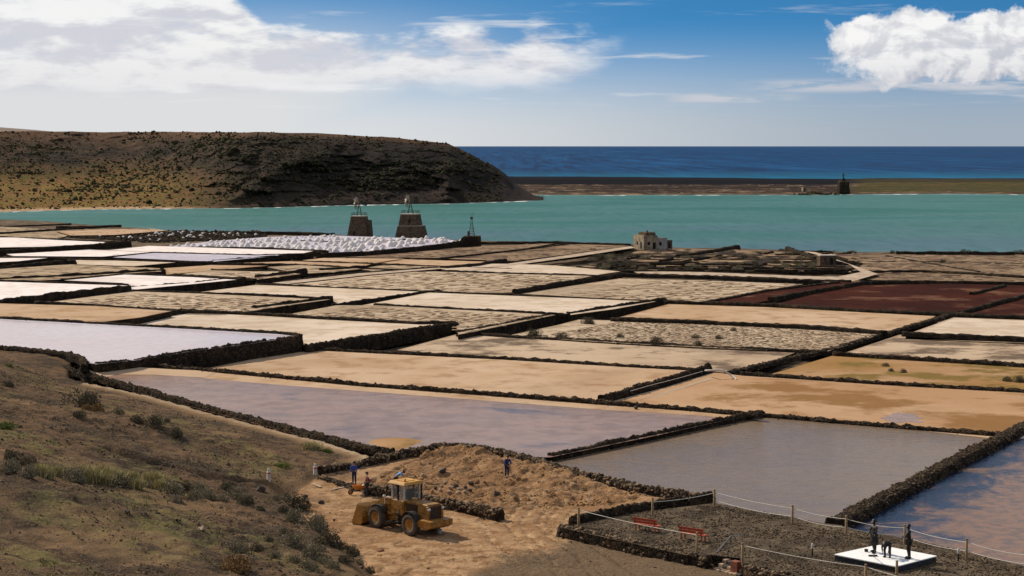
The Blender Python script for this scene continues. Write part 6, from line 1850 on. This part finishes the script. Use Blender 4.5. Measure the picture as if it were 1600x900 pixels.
def figure(name, loc, rz, label, cat, pose, colours, scale=1.0, group=None, hat=None, skirt=False, hairy=True):
    """A standing person. Local +x is forward, +y the person's left. pose gives joint offsets."""
    J = {'pelvis': (0, 0, .94), 'spine': (0.01, 0, 1.10), 'chest': (0.0, 0, 1.32), 'neck': (0.01, 0, 1.47), 'headb': (0.03, 0, 1.56), 'headm': (0.04, 0, 1.65), 'headt': (0.03, 0, 1.735), 'nose': (0.145, 0, 1.635)}
    for s, y in (('l', 1), ('r', -1)):
        J['sh' + s] = (0, .17 * y, 1.40); J['el' + s] = (-0.02, .25 * y, 1.13); J['wr' + s] = (0.06, .27 * y, .89); J['pa' + s] = (0.08, .27 * y, .83)
        J['hi' + s] = (0, .09 * y, .90); J['kn' + s] = (0.02, .10 * y, .50); J['an' + s] = (-.02, .10 * y, .09); J['to' + s] = (0.15, .12 * y, .04)
    J.update(pose)
    Rd = {'pelvis': .125, 'spine': (.135, .115), 'chest': (.155, .12), 'neck': .058, 'headb': .075, 'headm': (.088, .095), 'headt': (.070, .075), 'nose': .02}
    for s in 'lr':
        Rd.update({'sh' + s: .066, 'el' + s: .044, 'wr' + s: .030, 'pa' + s: (.040, .022), 'hi' + s: .092, 'kn' + s: .062, 'an' + s: .042, 'to' + s: .036})
    B_ = [('pelvis', 'spine'), ('spine', 'chest'), ('chest', 'neck'), ('neck', 'headb'), ('headb', 'headm'), ('headm', 'headt'), ('headm', 'nose')]
    for s in 'lr':
        B_ += [('chest', 'sh' + s), ('sh' + s, 'el' + s), ('el' + s, 'wr' + s), ('wr' + s, 'pa' + s), ('pelvis', 'hi' + s), ('hi' + s, 'kn' + s), ('kn' + s, 'an' + s), ('an' + s, 'to' + s)]
    me = skin_mesh(J, B_, Rd, 1)
    fv = MB()                                         # fingers rooted in each palm
    for s, y in (('l', 1), ('r', -1)):
        p = Vector(J['pa' + s]); f = (p - Vector(J['wr' + s])).normalized(); sd = f.cross(Vector((0, 1, 0)) if abs(f.y) < .8 else Vector((0, 0, 1))).normalized()
        nrm = f.cross(sd)
        for k, L_ in enumerate((0.072, 0.082, 0.078, 0.060)):
            o_ = p + sd * (0.027 - 0.018 * k) + f * 0.01
            fv.tube([o_, o_ + f * L_ * .5 + nrm * 0.004, o_ + f * L_ * .85 + nrm * 0.02, o_ + f * L_ * 1.0 + nrm * 0.038], [.0095, .009, .008, .006], 6)
        o_ = p + sd * 0.03 - f * 0.03
        fv.tube([o_, o_ + sd * 0.028 + f * 0.028, o_ + sd * 0.034 + f * 0.058 + nrm * 0.012], [.011, .010, .007], 6)
    import bmesh
    bm = bmesh.new(); bm.from_mesh(me); tm = bpy.data.meshes.new('t'); tm.from_pydata(fv.v, [], fv.f); bm.from_mesh(tm); bm.to_mesh(me); bm.free(); bpy.data.meshes.remove(tm)
    for pl in me.polygons:
        pl.use_smooth = True
    me.materials.clear(); me.materials.append(colours.get('skin', M['skin']))
    root = empty(name, loc, rz, label, cat, group); root.scale = (scale,) * 3
    bo = bpy.data.objects.new('body', me); COL.objects.link(bo); bo.parent = root

    def cloth(nm, keys, bones, grow, mt, extra=None, r_extra=None):
        jj = {k: J[k] for k in keys}; rr = {k: tuple(v + grow for v in (Rd[k] if isinstance(Rd[k], tuple) else (Rd[k],) * 2)) for k in keys}
        if extra:
            jj.update(extra); rr.update(r_extra)
        m_ = skin_mesh(jj, bones, rr, 1)
        m_.materials.clear(); m_.materials.append(mt)
        o_ = bpy.data.objects.new(nm, m_); COL.objects.link(o_); o_.parent = root
        return o_

    ext = {}; rex = {}; eb = []
    for s in 'lr':
        e_ = Vector(J['el' + s]).lerp(Vector(J['sh' + s]), -0.55 if colours.get('long') else 0.15)
        if colours.get('long'):
            e_ = Vector(J['wr' + s]).lerp(Vector(J['el' + s]), 0.1)
            ext['m' + s] = J['el' + s]; rex['m' + s] = (.056, .056); ext['e' + s] = tuple(e_); rex['e' + s] = (.043, .043); eb += [('sh' + s, 'm' + s), ('m' + s, 'e' + s)]
        else:
            ext['e' + s] = tuple(e_); rex['e' + s] = (.066, .066); eb += [('sh' + s, 'e' + s)]
    ext['nk'] = tuple(Vector(J['neck']).lerp(Vector(J['chest']), 0.25)); rex['nk'] = (.075, .075)
    cloth('shirt', ['pelvis', 'spine', 'chest', 'shl', 'shr'], [('pelvis', 'spine'), ('spine', 'chest'), ('chest', 'nk'), ('chest', 'shl'), ('chest', 'shr')] + eb, 0.022, colours['top'], ext, rex)
    cloth('trousers', ['pelvis', 'hil', 'hir', 'knl', 'knr', 'anl', 'anr'], [('pelvis', 'hil'), ('hil', 'knl'), ('knl', 'anl'), ('pelvis', 'hir'), ('hir', 'knr'), ('knr', 'anr')], 0.022, colours['legs'])
    for s in 'lr':
        a_, t_ = Vector(J['an' + s]), Vector(J['to' + s])
        b = MB(); d_ = (t_ - a_); d_.z = 0; d_.normalize()
        b.tube([a_ - d_ * .07 + Vector((0, 0, -.035)), a_ + Vector((0, 0, -.03)), t_ + Vector((0, 0, .01)), t_ + d_ * .08], [.045, .058, .050, .022], 8)
        b.build('shoe', colours.get('shoe', M['grime']), root)
    hd = Vector(J['headm']); up = (Vector(J['headt']) - Vector(J['headb'])).normalized(); fw = (Vector(J['nose']) - hd).normalized(); sd = up.cross(fw)
    if hairy:
        b = MB(); vs_ = []
        b.lathe([(0.118, -0.03), (0.122, 0.03), (0.105, 0.08), (0.06, 0.118), (0.0, 0.128)], 'z', (0, 0, 0), 14)
        b.v = [tuple(hd + fw * (v_[0] - 0.022) + sd * v_[1] * 0.88 + up * v_[2]) for v_ in b.v]
        b.build('hair', colours.get('hair', M['hair']), root)
    for y in (-1, 1):
        b = MB(); b.lathe([(0, -.012), (.012, 0), (0, .012)], 'z', (0, 0, 0), 8); b.v = [tuple(hd + fw * 0.104 + sd * y * 0.035 + up * 0.012 + Vector(v_)) for v_ in b.v]
        b.build('eye', colours.get('eye', M['hair']), root)
        b = MB(); b.lathe([(0, -.03), (.016, 0), (0, .03)], 'z', (0, 0, 0), 8); b.v = [tuple(hd + sd * y * 0.098 + Vector(v_)) for v_ in b.v]
        b.build('ear', colours.get('skin', M['skin']), root)
    b = MB(); q = hd + fw * 0.108 - up * 0.055
    b.tube([q - sd * .028, q, q + sd * .028], [.006, .009, .006], 6); b.build('mouth', colours.get('lip', M['skin']), root)
    if hat:
        b = MB(); b.lathe([(0.0, 0.165), (0.085, 0.155), (0.115, 0.07), (0.125, 0.05), (hat, 0.035), (hat, 0.02), (0.12, 0.03), (0.0, 0.03)], 'z', (0, 0, 0), 18)
        b.v = [tuple(hd + fw * v_[0] + sd * v_[1] + up * v_[2]) for v_ in b.v]
        b.build('hat', colours.get('hat', M['bronze']), root)
    if skirt:
        b = MB(); b.lathe([(0.13, 1.06), (0.17, 0.95), (0.22, 0.70), (0.27, 0.44), (0.255, 0.43), (0.16, 0.9)], 'z', (J['pelvis'][0], 0, 0), 18)
        b.build('skirt', colours['legs'], root)
    return root


def cloth_mat(name, c_):
    return plain(name, c_, 0.9, var=0.2, scale=6, bump=0.2)


BL = cloth_mat('royal_blue_cloth', (0.035, 0.075, 0.30)); NV = cloth_mat('navy_cloth', (0.020, 0.025, 0.065)); MR = cloth_mat('maroon_cloth', (0.17, 0.025, 0.045))
LB = cloth_mat('light_blue_cloth', (0.22, 0.40, 0.66)); DK = cloth_mat('dark_trousers', (0.030, 0.026, 0.030)); WH = cloth_mat('pale_cloth', (0.55, 0.52, 0.47))

x, y, z = hit(553.5, 757)
figure('person', (x, y, z), R(-100), 'person in a bright blue shirt and navy trousers standing left of the maroon one', 'person',
       {'ell': (0.05, .26, 1.15), 'wrl': (0.24, .20, 1.06), 'pal': (0.30, .19, 1.05), 'elr': (0.02, -.27, 1.12), 'wrr': (0.12, -.25, .90), 'par': (0.15, -.25, .84)}, {'top': BL, 'legs': NV, 'long': True}, 1.06)
x, y, z = hit(573, 776)
figure('person', (x, y, z), R(20), 'person in a maroon top and dark trousers reaching out beside the orange wheelbarrow', 'person',
       {'elr': (0.16, -.24, 1.17), 'wrr': (0.40, -.20, 1.12), 'par': (0.46, -.19, 1.12), 'ell': (0.10, .25, 1.14), 'wrl': (0.30, .20, 1.02), 'pal': (0.36, .19, 1.0)}, {'top': MR, 'legs': DK, 'long': True}, 1.08)
x, y, z = hit(617, 767)
figure('person', (x + 0.1, y, z), R(0), 'person in a light blue shirt bending forward over the stone wall behind the loader', 'person',
       {'pelvis': (-.05, 0, .95), 'spine': (0.08, 0, 1.10), 'chest': (0.26, 0, 1.24), 'neck': (0.40, 0, 1.30), 'headb': (0.47, 0, 1.33), 'headm': (0.55, 0, 1.34), 'headt': (0.63, 0, 1.37), 'nose': (0.60, 0, 1.25),
        'shl': (.31, .17, 1.27), 'shr': (.31, -.17, 1.27), 'ell': (.50, .24, 1.08), 'wrl': (.72, .20, 1.02), 'pal': (.78, .19, 1.01), 'elr': (.52, -.24, 1.06), 'wrr': (.74, -.20, 1.00), 'par': (.80, -.19, .99)},
       {'top': LB, 'legs': NV, 'long': False}, 1.08)
x, y, z = hit(792, 746)
PD = figure('person', (x, y, z), R(-70), 'person all in dark blue leaning on a tool in the dug yard', 'person',
            {'pelvis': (-.02, 0, .93), 'chest': (0.10, 0, 1.31), 'neck': (0.16, 0, 1.45), 'headb': (0.19, 0, 1.53), 'headm': (0.22, 0, 1.61), 'headt': (0.22, 0, 1.70), 'nose': (0.325, 0, 1.58), 'shl': (.10, .17, 1.38), 'shr': (.10, -.17, 1.38),
             'ell': (.24, .24, 1.15), 'wrl': (.42, .10, 1.02), 'pal': (.47, .07, 1.0), 'elr': (.22, -.24, 1.12), 'wrr': (.40, -.08, .92), 'par': (.45, -.04, .90)}, {'top': cloth_mat('dark_blue_cloth', (0.030, 0.045, 0.15)), 'legs': NV, 'long': True}, 1.08)
SH = empty('shovel', (x + 0.30, y - 0.40, z), 0, 'long-handled shovel held by the dark blue person in the dug yard', 'shovel')
b = MB(); b.tube([(-0.15, 0.0, 1.15), (0.12, 0, 0.25)], 0.022, 8); b.build('handle', M['twig'], SH)
b = MB(); b.prism([(0.12, 0.30), (0.16, 0.29), (0.26, 0.02), (0.22, -0.02)], -0.12, 0.12); b.build('blade', M['steel'], SH)

# wheelbarrow
M['orange'] = plain('orange_paint', (0.62, 0.22, 0.03), 0.6, var=0.2, scale=5)
x, y, z = hit(561, 773)
WB = empty('wheelbarrow', (x, y, z), R(200), 'orange wheelbarrow between the blue person and the maroon person', 'wheelbarrow')
b = MB(); o8 = [(-0.42, -0.30), (0.45, -0.24), (0.45, 0.24), (-0.42, 0.30)]
vs_ = [(x_ * .62, y_ * .62, 0.36) for x_, y_ in o8] + [(x_ * 1.15, y_ * 1.15, 0.72) for x_, y_ in o8]
vs_ += [(x_ * .58, y_ * .58, 0.39) for x_, y_ in o8] + [(x_ * 1.10, y_ * 1.10, 0.72) for x_, y_ in o8]
b.add(vs_, [(0, 1, 2, 3)[::-1], (8, 9, 10, 11)] + [(i, (i + 1) % 4, 4 + (i + 1) % 4, 4 + i) for i in range(4)] + [(8 + (i + 1) % 4, 8 + i, 12 + i, 12 + (i + 1) % 4) for i in range(4)] + [(4 + i, 4 + (i + 1) % 4, 12 + (i + 1) % 4, 12 + i) for i in range(4)])
b.build('tray', M['orange'], WB)
for sy in (-1, 1):
    b = MB(); b.tube([(0.66, sy * 0.09, 0.21), (0.2, sy * 0.18, 0.36), (-0.95, sy * 0.30, 0.60)], 0.022, 6); b.build('handle', M['twig'], WB)
    b = MB(); b.tube([(-0.3, sy * 0.22, 0.42), (-0.42, sy * 0.24, 0.0)], 0.02, 6); b.build('leg', M['grime'], WB)
w = bpy.data.objects.new('wheel', None); COL.objects.link(w); w.parent = WB; w.location = (0.68, 0, 0.21)
b = MB(); b.lathe([(0.13, -.045), (0.19, -.05), (0.215, 0), (0.19, .05), (0.13, .045), (0.13, -.045)], 'y', (0, 0, 0), 20); b.build('tyre', M['grime'], w)
b = MB(); b.lathe([(0, .04), (0.13, .03), (0.13, -.03), (0, -.04)], 'y', (0, 0, 0), 16); b.build('rim', M['orange'], w)
# a pale sack beside it, planks and a bucket on the ground
x, y, z = hit(568, 771)
b = MB(); b.lathe([(0.0, 0.0), (0.16, 0.02), (0.19, 0.25), (0.16, 0.55), (0.10, 0.64), (0.05, 0.70), (0.0, 0.68)], 'z', (0, 0, 0), 12)
o = b.build('sack', M['cab_white']); o.location = (x, y, z); tag(o, 'off-white sack standing between the orange wheelbarrow and the maroon person', 'sack')
for (pa, pb, lab) in (((516, 768), (538, 762), 'longer pale plank lying on the ground left of the wheelbarrow'), ((489, 757), (502, 763), 'shorter pale plank lying on the ground near the marker post')):
    A = Vector(hit(*pa)); B2 = Vector(hit(*pb))
    d_ = (B2 - A); b = MB(); b.box((-d_.length / 2, -0.09, 0), (d_.length / 2, 0.09, 0.05))
    o = b.build('plank', plain('weathered_plank', (0.40, 0.31, 0.22), 0.9)); o.location = (A + B2) / 2 + Vector((0, 0, 0.05)); o.rotation_euler = (0, 0, math.atan2(d_.y, d_.x)); tag(o, lab, 'plank')
x, y, z = hit(687, 834)
b = MB(); b.lathe([(0.0, 0.0), (0.15, 0.0), (0.18, 0.32), (0.165, 0.32), (0.14, 0.03), (0, 0.03)], 'z', (0, 0, 0), 18)
o = b.build('bucket', plain('pale_blue_plastic', (0.42, 0.50, 0.56), 0.5)); o.location = (x, y, z); tag(o, 'pale plastic bucket on the ground behind the loader', 'bucket')

# marker posts
M['white_paint'] = plain('white_paint', (0.55, 0.50, 0.45), 0.7, var=0.12)
M['red_paint'] = plain('red_paint', (0.45, 0.06, 0.035), 0.7)
for (px, py, lab) in ((492.5, 742, 'taller white marker post with a red band at the corner of the yard'), (420, 752, 'white marker post with a red band on the slope, left of the other one')):
    x, y, z = hit(px, py)
    r = empty('marker_post', (x, y, z), 0.3, lab, 'marker post'); r.scale = (0.8, 0.8, 0.85)
    b = MB(); b.box((-0.17, -0.17, -0.2), (0.17, 0.17, 0.80)); b.build('post', M['white_paint'], r)
    b = MB(); b.box((-0.18, -0.18, 0.60), (0.18, 0.18, 0.70)); b.build('band', M['red_paint'], r)
    b = MB(); b.lathe([(0.13, 0.80), (0.13, 1.0), (0.08, 1.10), (0, 1.12)], 'z', (0, 0, 0), 10); b.build('cap', M['white_paint'], r)

# ------------------------------------------------------------------ the platform: benches, statues, fences, steps
M['bench_red'] = plain('red_bench_paint', (0.44, 0.070, 0.026), 0.6, var=0.25, scale=6)
A1 = at(989, 828, PZ); A2 = at(1027, 833.5, PZ)
ba = math.atan2(A2[1] - A1[1], A2[0] - A1[0])


def make_bench(loc, label):
    r = empty('park_bench', loc, ba, label, 'bench', None)
    for k in range(3):
        b = MB(); b.box((-0.95, 0.10 + k * 0.155, 0.43), (0.95, 0.235 + k * 0.155, 0.47)); b.build('seat_slat', M['bench_red'], r)
    for k in range(2):
        b = MB(); b.box((-0.95, -0.02 - 0.03 * k, 0.55 + 0.20 * k), (0.95, 0.02 - 0.03 * k, 0.71 + 0.20 * k)); b.build('back_slat', M['bench_red'], r)
    for sx in (-0.78, 0.78):
        b = MB(); b.box((sx - .035, 0.02, -0.02), (sx + .035, 0.08, 0.43)); b.box((sx - .035, -0.10, 0.43), (sx + .035, -0.03, 0.92)); b.box((sx - .035, -0.03, 0.40), (sx + .035, 0.55, 0.428)); b.box((sx - .034, -0.03, 0.428), (sx + .034, 0.03, 0.5)); b.build('end_frame', M['bench_red'], r)
        b = MB(); b.box((sx - .035, 0.46, -0.02), (sx + .035, 0.53, 0.40)); b.build('leg', M['bench_red'], r)
    return r


make_bench(((A1[0] + A2[0]) / 2, (A1[1] + A2[1]) / 2, PZ), 'red wooden bench farther from the steps, nearer the low kerb wall')
A3 = at(1061, 842, PZ); A4 = at(1099, 849, PZ)
make_bench(((A3[0] + A4[0]) / 2, (A3[1] + A4[1]) / 2, PZ), 'red wooden bench nearer the stone steps and the pale handrail')

# plinth
ztop = PZ + 0.42
q = [np.array(at(a, b_, ztop)) for a, b_ in ((1303, 866), (1372, 851), (1464, 868.5), (1400, 885))]
cq = sum(q) / 4
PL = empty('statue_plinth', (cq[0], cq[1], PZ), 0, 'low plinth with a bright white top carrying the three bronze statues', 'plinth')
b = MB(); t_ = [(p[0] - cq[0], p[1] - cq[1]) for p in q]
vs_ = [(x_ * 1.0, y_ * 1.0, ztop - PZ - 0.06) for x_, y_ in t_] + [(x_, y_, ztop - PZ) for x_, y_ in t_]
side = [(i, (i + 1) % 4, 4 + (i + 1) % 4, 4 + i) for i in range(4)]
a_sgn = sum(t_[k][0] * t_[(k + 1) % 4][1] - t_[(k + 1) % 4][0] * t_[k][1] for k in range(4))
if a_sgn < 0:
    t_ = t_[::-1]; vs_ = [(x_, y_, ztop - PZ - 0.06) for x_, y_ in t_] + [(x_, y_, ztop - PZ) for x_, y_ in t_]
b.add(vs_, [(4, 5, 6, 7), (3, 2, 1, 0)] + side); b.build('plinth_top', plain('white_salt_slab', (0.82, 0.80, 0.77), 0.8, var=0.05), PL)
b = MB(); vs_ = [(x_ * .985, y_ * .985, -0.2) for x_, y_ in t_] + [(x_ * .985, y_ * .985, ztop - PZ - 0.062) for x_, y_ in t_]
b.add(vs_, [(4, 5, 6, 7), (3, 2, 1, 0)] + side); b.build('plinth_base', plain('shaded_plinth_side', (0.03, 0.03, 0.032), 0.8), PL)  # shade on the plinth's sides painted in as a near-black colour

BZ = {'skin': M['bronze'], 'top': M['bronze'], 'legs': M['bronze'], 'shoe': M['bronze'], 'hair': M['bronze'], 'eye': M['bronze'], 'lip': M['bronze'], 'hat': M['bronze'], 'long': True}
p = at(1366, 863, ztop)
s1 = figure('statue', p, R(-150), 'bronze statue of a worker in a hat and knee-length skirt holding a rake', 'statue',
            {'ell': (.10, .27, 1.16), 'wrl': (.30, .14, 1.16), 'pal': (.36, .11, 1.15), 'elr': (.08, -.28, 1.14), 'wrr': (.28, -.18, .98), 'par': (.33, -.15, .96), 'knl': (.06, .14, .50), 'anl': (.10, .18, .09), 'tol': (.27, .20, .04), 'anr': (-.12, -.14, .09), 'tor': (.05, -.16, .04)}, BZ, 1.19, 'bronze salt workers', 0.17, True, False)
p = at(1420, 873, ztop)
s2 = figure('statue', p, R(150), 'bronze statue of a worker in a hat standing on the right of the white plinth', 'statue',
            {'ell': (.10, .26, 1.15), 'wrl': (.26, .10, 1.13), 'pal': (.31, .06, 1.13), 'elr': (.10, -.26, 1.15), 'wrr': (.27, -.10, 1.10), 'par': (.31, -.06, 1.09), 'anl': (-.06, .12, .09), 'tol': (.11, .14, .04)}, BZ, 1.22, 'bronze salt workers', 0.15, False, False)
p = at(1386, 871, ztop)
s3 = figure('statue', p, R(-120), 'bronze statue of a worker stooping low in the middle of the white plinth', 'statue',
            {'pelvis': (-.20, 0, .80), 'spine': (-.10, 0, .90), 'chest': (.12, 0, .92), 'neck': (.26, 0, .90), 'headb': (.33, 0, .88), 'headm': (.41, 0, .86), 'headt': (.49, 0, .87), 'nose': (.44, 0, .76),
             'shl': (.16, .17, .90), 'shr': (.16, -.17, .90), 'ell': (.24, .24, .64), 'wrl': (.30, .18, .40), 'pal': (.31, .17, .34), 'elr': (.24, -.24, .64), 'wrr': (.30, -.18, .40), 'par': (.31, -.17, .34),
             'hil': (-.20, .10, .76), 'hir': (-.20, -.10, .76), 'knl': (.02, .16, .46), 'knr': (.02, -.16, .46), 'anl': (-.10, .15, .09), 'anr': (-.10, -.15, .09), 'tol': (.07, .17, .04), 'tor': (.07, -.17, .04)}, BZ, 1.08, 'bronze salt workers', 0.20, False, False)
p0 = Vector(at(1364, 868.5, ztop + 0.03)); p1 = Vector(at(1368, 863, ztop + 1.25))
b = MB(); b.tube([p0, p1], 0.025, 6); rk = empty('rake', (0, 0, 0), 0, 'bronze salt rake with its head resting on the white plinth', 'rake'); b.build('handle', M['bronze'], rk)
b = MB(); b.box((p0.x - 0.28, p0.y - 0.06, ztop + 0.004), (p0.x + 0.28, p0.y + 0.06, ztop + 0.09)); b.build('rake_head', M['bronze'], rk)
p0 = Vector(at(1353.5, 862, ztop))
b = MB(); b.lathe([(0, 0.004), (0.11, 0.004), (0.13, 0.16), (0.11, 0.16), (0.09, 0.03), (0, 0.03)], 'z', (0, 0, 0), 14); o = b.build('basket', M['bronze']); o.location = p0; tag(o, 'small bronze basket on the left part of the white plinth', 'basket')

# rope fences
M['post_wood'] = plain('turned_wood_post', (0.30, 0.195, 0.095), 0.85, var=0.3, scale=5)
M['rope'] = plain('white_rope', (0.62, 0.57, 0.48), 0.9, var=0.1)


def fence_post(r, px, py, z, h, rad=0.085):
    x_, y_, z_ = at(px, py, z)
    b = MB(); b.lathe([(rad, 0), (rad, h - 0.16), (rad * 0.72, h - 0.14), (rad * 0.72, h - 0.11), (rad, h - 0.09), (rad * .95, h - 0.02), (rad * .7, h), (0, h)], 'z', (0, 0, 0), 12)
    o = b.build('post', M['post_wood'], r); o.location = (x_, y_, z_)
    return Vector((x_, y_, z_))


def rope(r, a, b_, sag=0.12):
    pts = [a.lerp(b_, k / 10) - Vector((0, 0, sag * 4 * (k / 10) * (1 - k / 10))) for k in range(11)]
    b = MB(); b.tube(pts, 0.022, 6); b.build('rope', M['rope'], r)


def fence(label, posts, ropes=(1.12,), z=PZ, h=1.35, lead=None):
    r = empty('rope_fence', (0, 0, 0), 0, label, 'rope fence')
    V_ = [fence_post(r, a, b_, z, h) for a, b_ in posts]
    for hh in ropes:
        for a, b_ in zip(V_[:-1], V_[1:]):
            rope(r, a + Vector((0, 0, hh)), b_ + Vector((0, 0, hh)), 0.10 + 0.06 * random.random())
    return r, V_


fence('rope fence along the pond side of the gravel platform, with two ropes', [(1116, 793), (1238, 819), (1322, 836.5), (1413.5, 851), (1510, 874), (1612, 896)], (1.12, 0.55))
fence('single rope fence along the front of the platform, before the red benches', [(904, 823), (1089, 864)], (1.18,), PZ)
fence('single rope fence from the stone steps past the front of the white plinth', [(1160, 881), (1352.5, 916), (1480, 946)], (1.18,), PZ)
fence('rope fence behind the benches, from the low kerb wall to the platform corner', [(1019.5, 806), (1116, 791.5)], (1.0,), PZ, 1.3)
o = empty('rope_fence', (0, 0, 0), 0, 'lone wooden post in front of the white plinth at the lower edge', 'post')
fence_post(o, 1401, 905, PZ, 1.15)
for c_ in o.children:
    c_.name = 'shaft'
# small stakes with white tops
for (px, py, lab) in ((1269, 869, 'thin stake with a white top left of the white plinth'), (1497, 877, 'thin stake with a white top beside a fence post right of the plinth')):
    x, y, z = at(px, py, PZ)
    r = empty('ground_light', (x, y, z), 0, lab, 'ground light')
    b = MB(); b.tube([(0, 0, -0.05), (0, 0, 0.50)], 0.05, 8); b.build('stake', M['grime'], r)
    b = MB(); b.lathe([(0.075, 0.50), (0.08, 0.78), (0.06, 0.82), (0, 0.83)], 'z', (0, 0, 0), 12); b.build('lamp_head', M['white_paint'], r)
# pale handrail by the steps
r = empty('handrail', (0, 0, 0), 0, 'pale metal handrail slanting down to the rough stone steps', 'handrail')
a = Vector(at(1119, 864, PZ)); c2 = Vector(at(1141, 838.5 + 10, PZ)) + Vector((0, 0, 0.45)); e = Vector(at(1160, 848, PZ)) + Vector((0, 0, 0.5))
b = MB(); b.tube([a, c2, e], 0.035, 8); b.build('rail', M['steel'], r)
b = MB(); b.tube([c2, Vector((c2.x, c2.y, PZ))], 0.03, 6); b.tube([e, Vector((e.x, e.y, PZ))], 0.03, 6); b.build('support', M['steel'], r)
# steps made of blocks
st = empty('stone_steps', at(1137, 896, 5.95), R(-50), 'rough steps of pale and dark stones leading up to the gravel platform', 'steps')
k_ = 0
for row, (dy_, hz_) in enumerate(((0.0, 0.14), (0.42, 0.36), (0.84, 0.58))):
    x = -1.05
    while x < 1.05:
        w_ = random.uniform(0.22, 0.40)
        b = MB(); b.box((x, dy_ - 0.2 + random.uniform(-.05, .05), hz_ - 0.55), (x + w_ - 0.03, dy_ + 0.25, hz_ + random.uniform(0, 0.08)), bev=0.04)
        b.build('stone', M['pale_rock'] if random.random() < 0.55 else M['dark_rock'], st); x += w_
b = MB(); b.box((-0.28, -0.22, -0.3), (0.28, 0.22, 0.85), bev=0.03); o = b.build('brick_pier', plain('red_brick_pier', (0.20, 0.065, 0.035), 0.9, var=0.35, scale=8)); x, y, z = at(1150, 897, 5.95); o.location = (x, y, z); o.rotation_euler = (0, 0, R(-50)); tag(o, 'reddish brown pier beside the rough stone steps', 'pier')
# white hose over the wall, tools of the salt works
pts = [at(1102, 579, 5.7), at(1112, 578.5, 6.0), at(1122, 578, 6.0), at(1132, 580, 5.85), at(1141, 585, 5.4), at(1151, 593, 5.0)]
b = MB(); b.tube([Vector(p_) for p_ in pts], 0.11, 8); o = b.build('hose', M['white_paint']); tag(o, 'white hose arching over the corner where the pan walls meet', 'hose')
pts = [at(1098, 580, 5.9), at(1060, 591, 5.9), at(1020, 601, 5.9), at(985, 611, 5.9)]
b = MB(); b.tube([Vector(p_) for p_ in pts], 0.03, 6); o = b.build('pipe', M['white_paint']); tag(o, 'thin pale pipe lying along the top of the slanting wall', 'pipe')
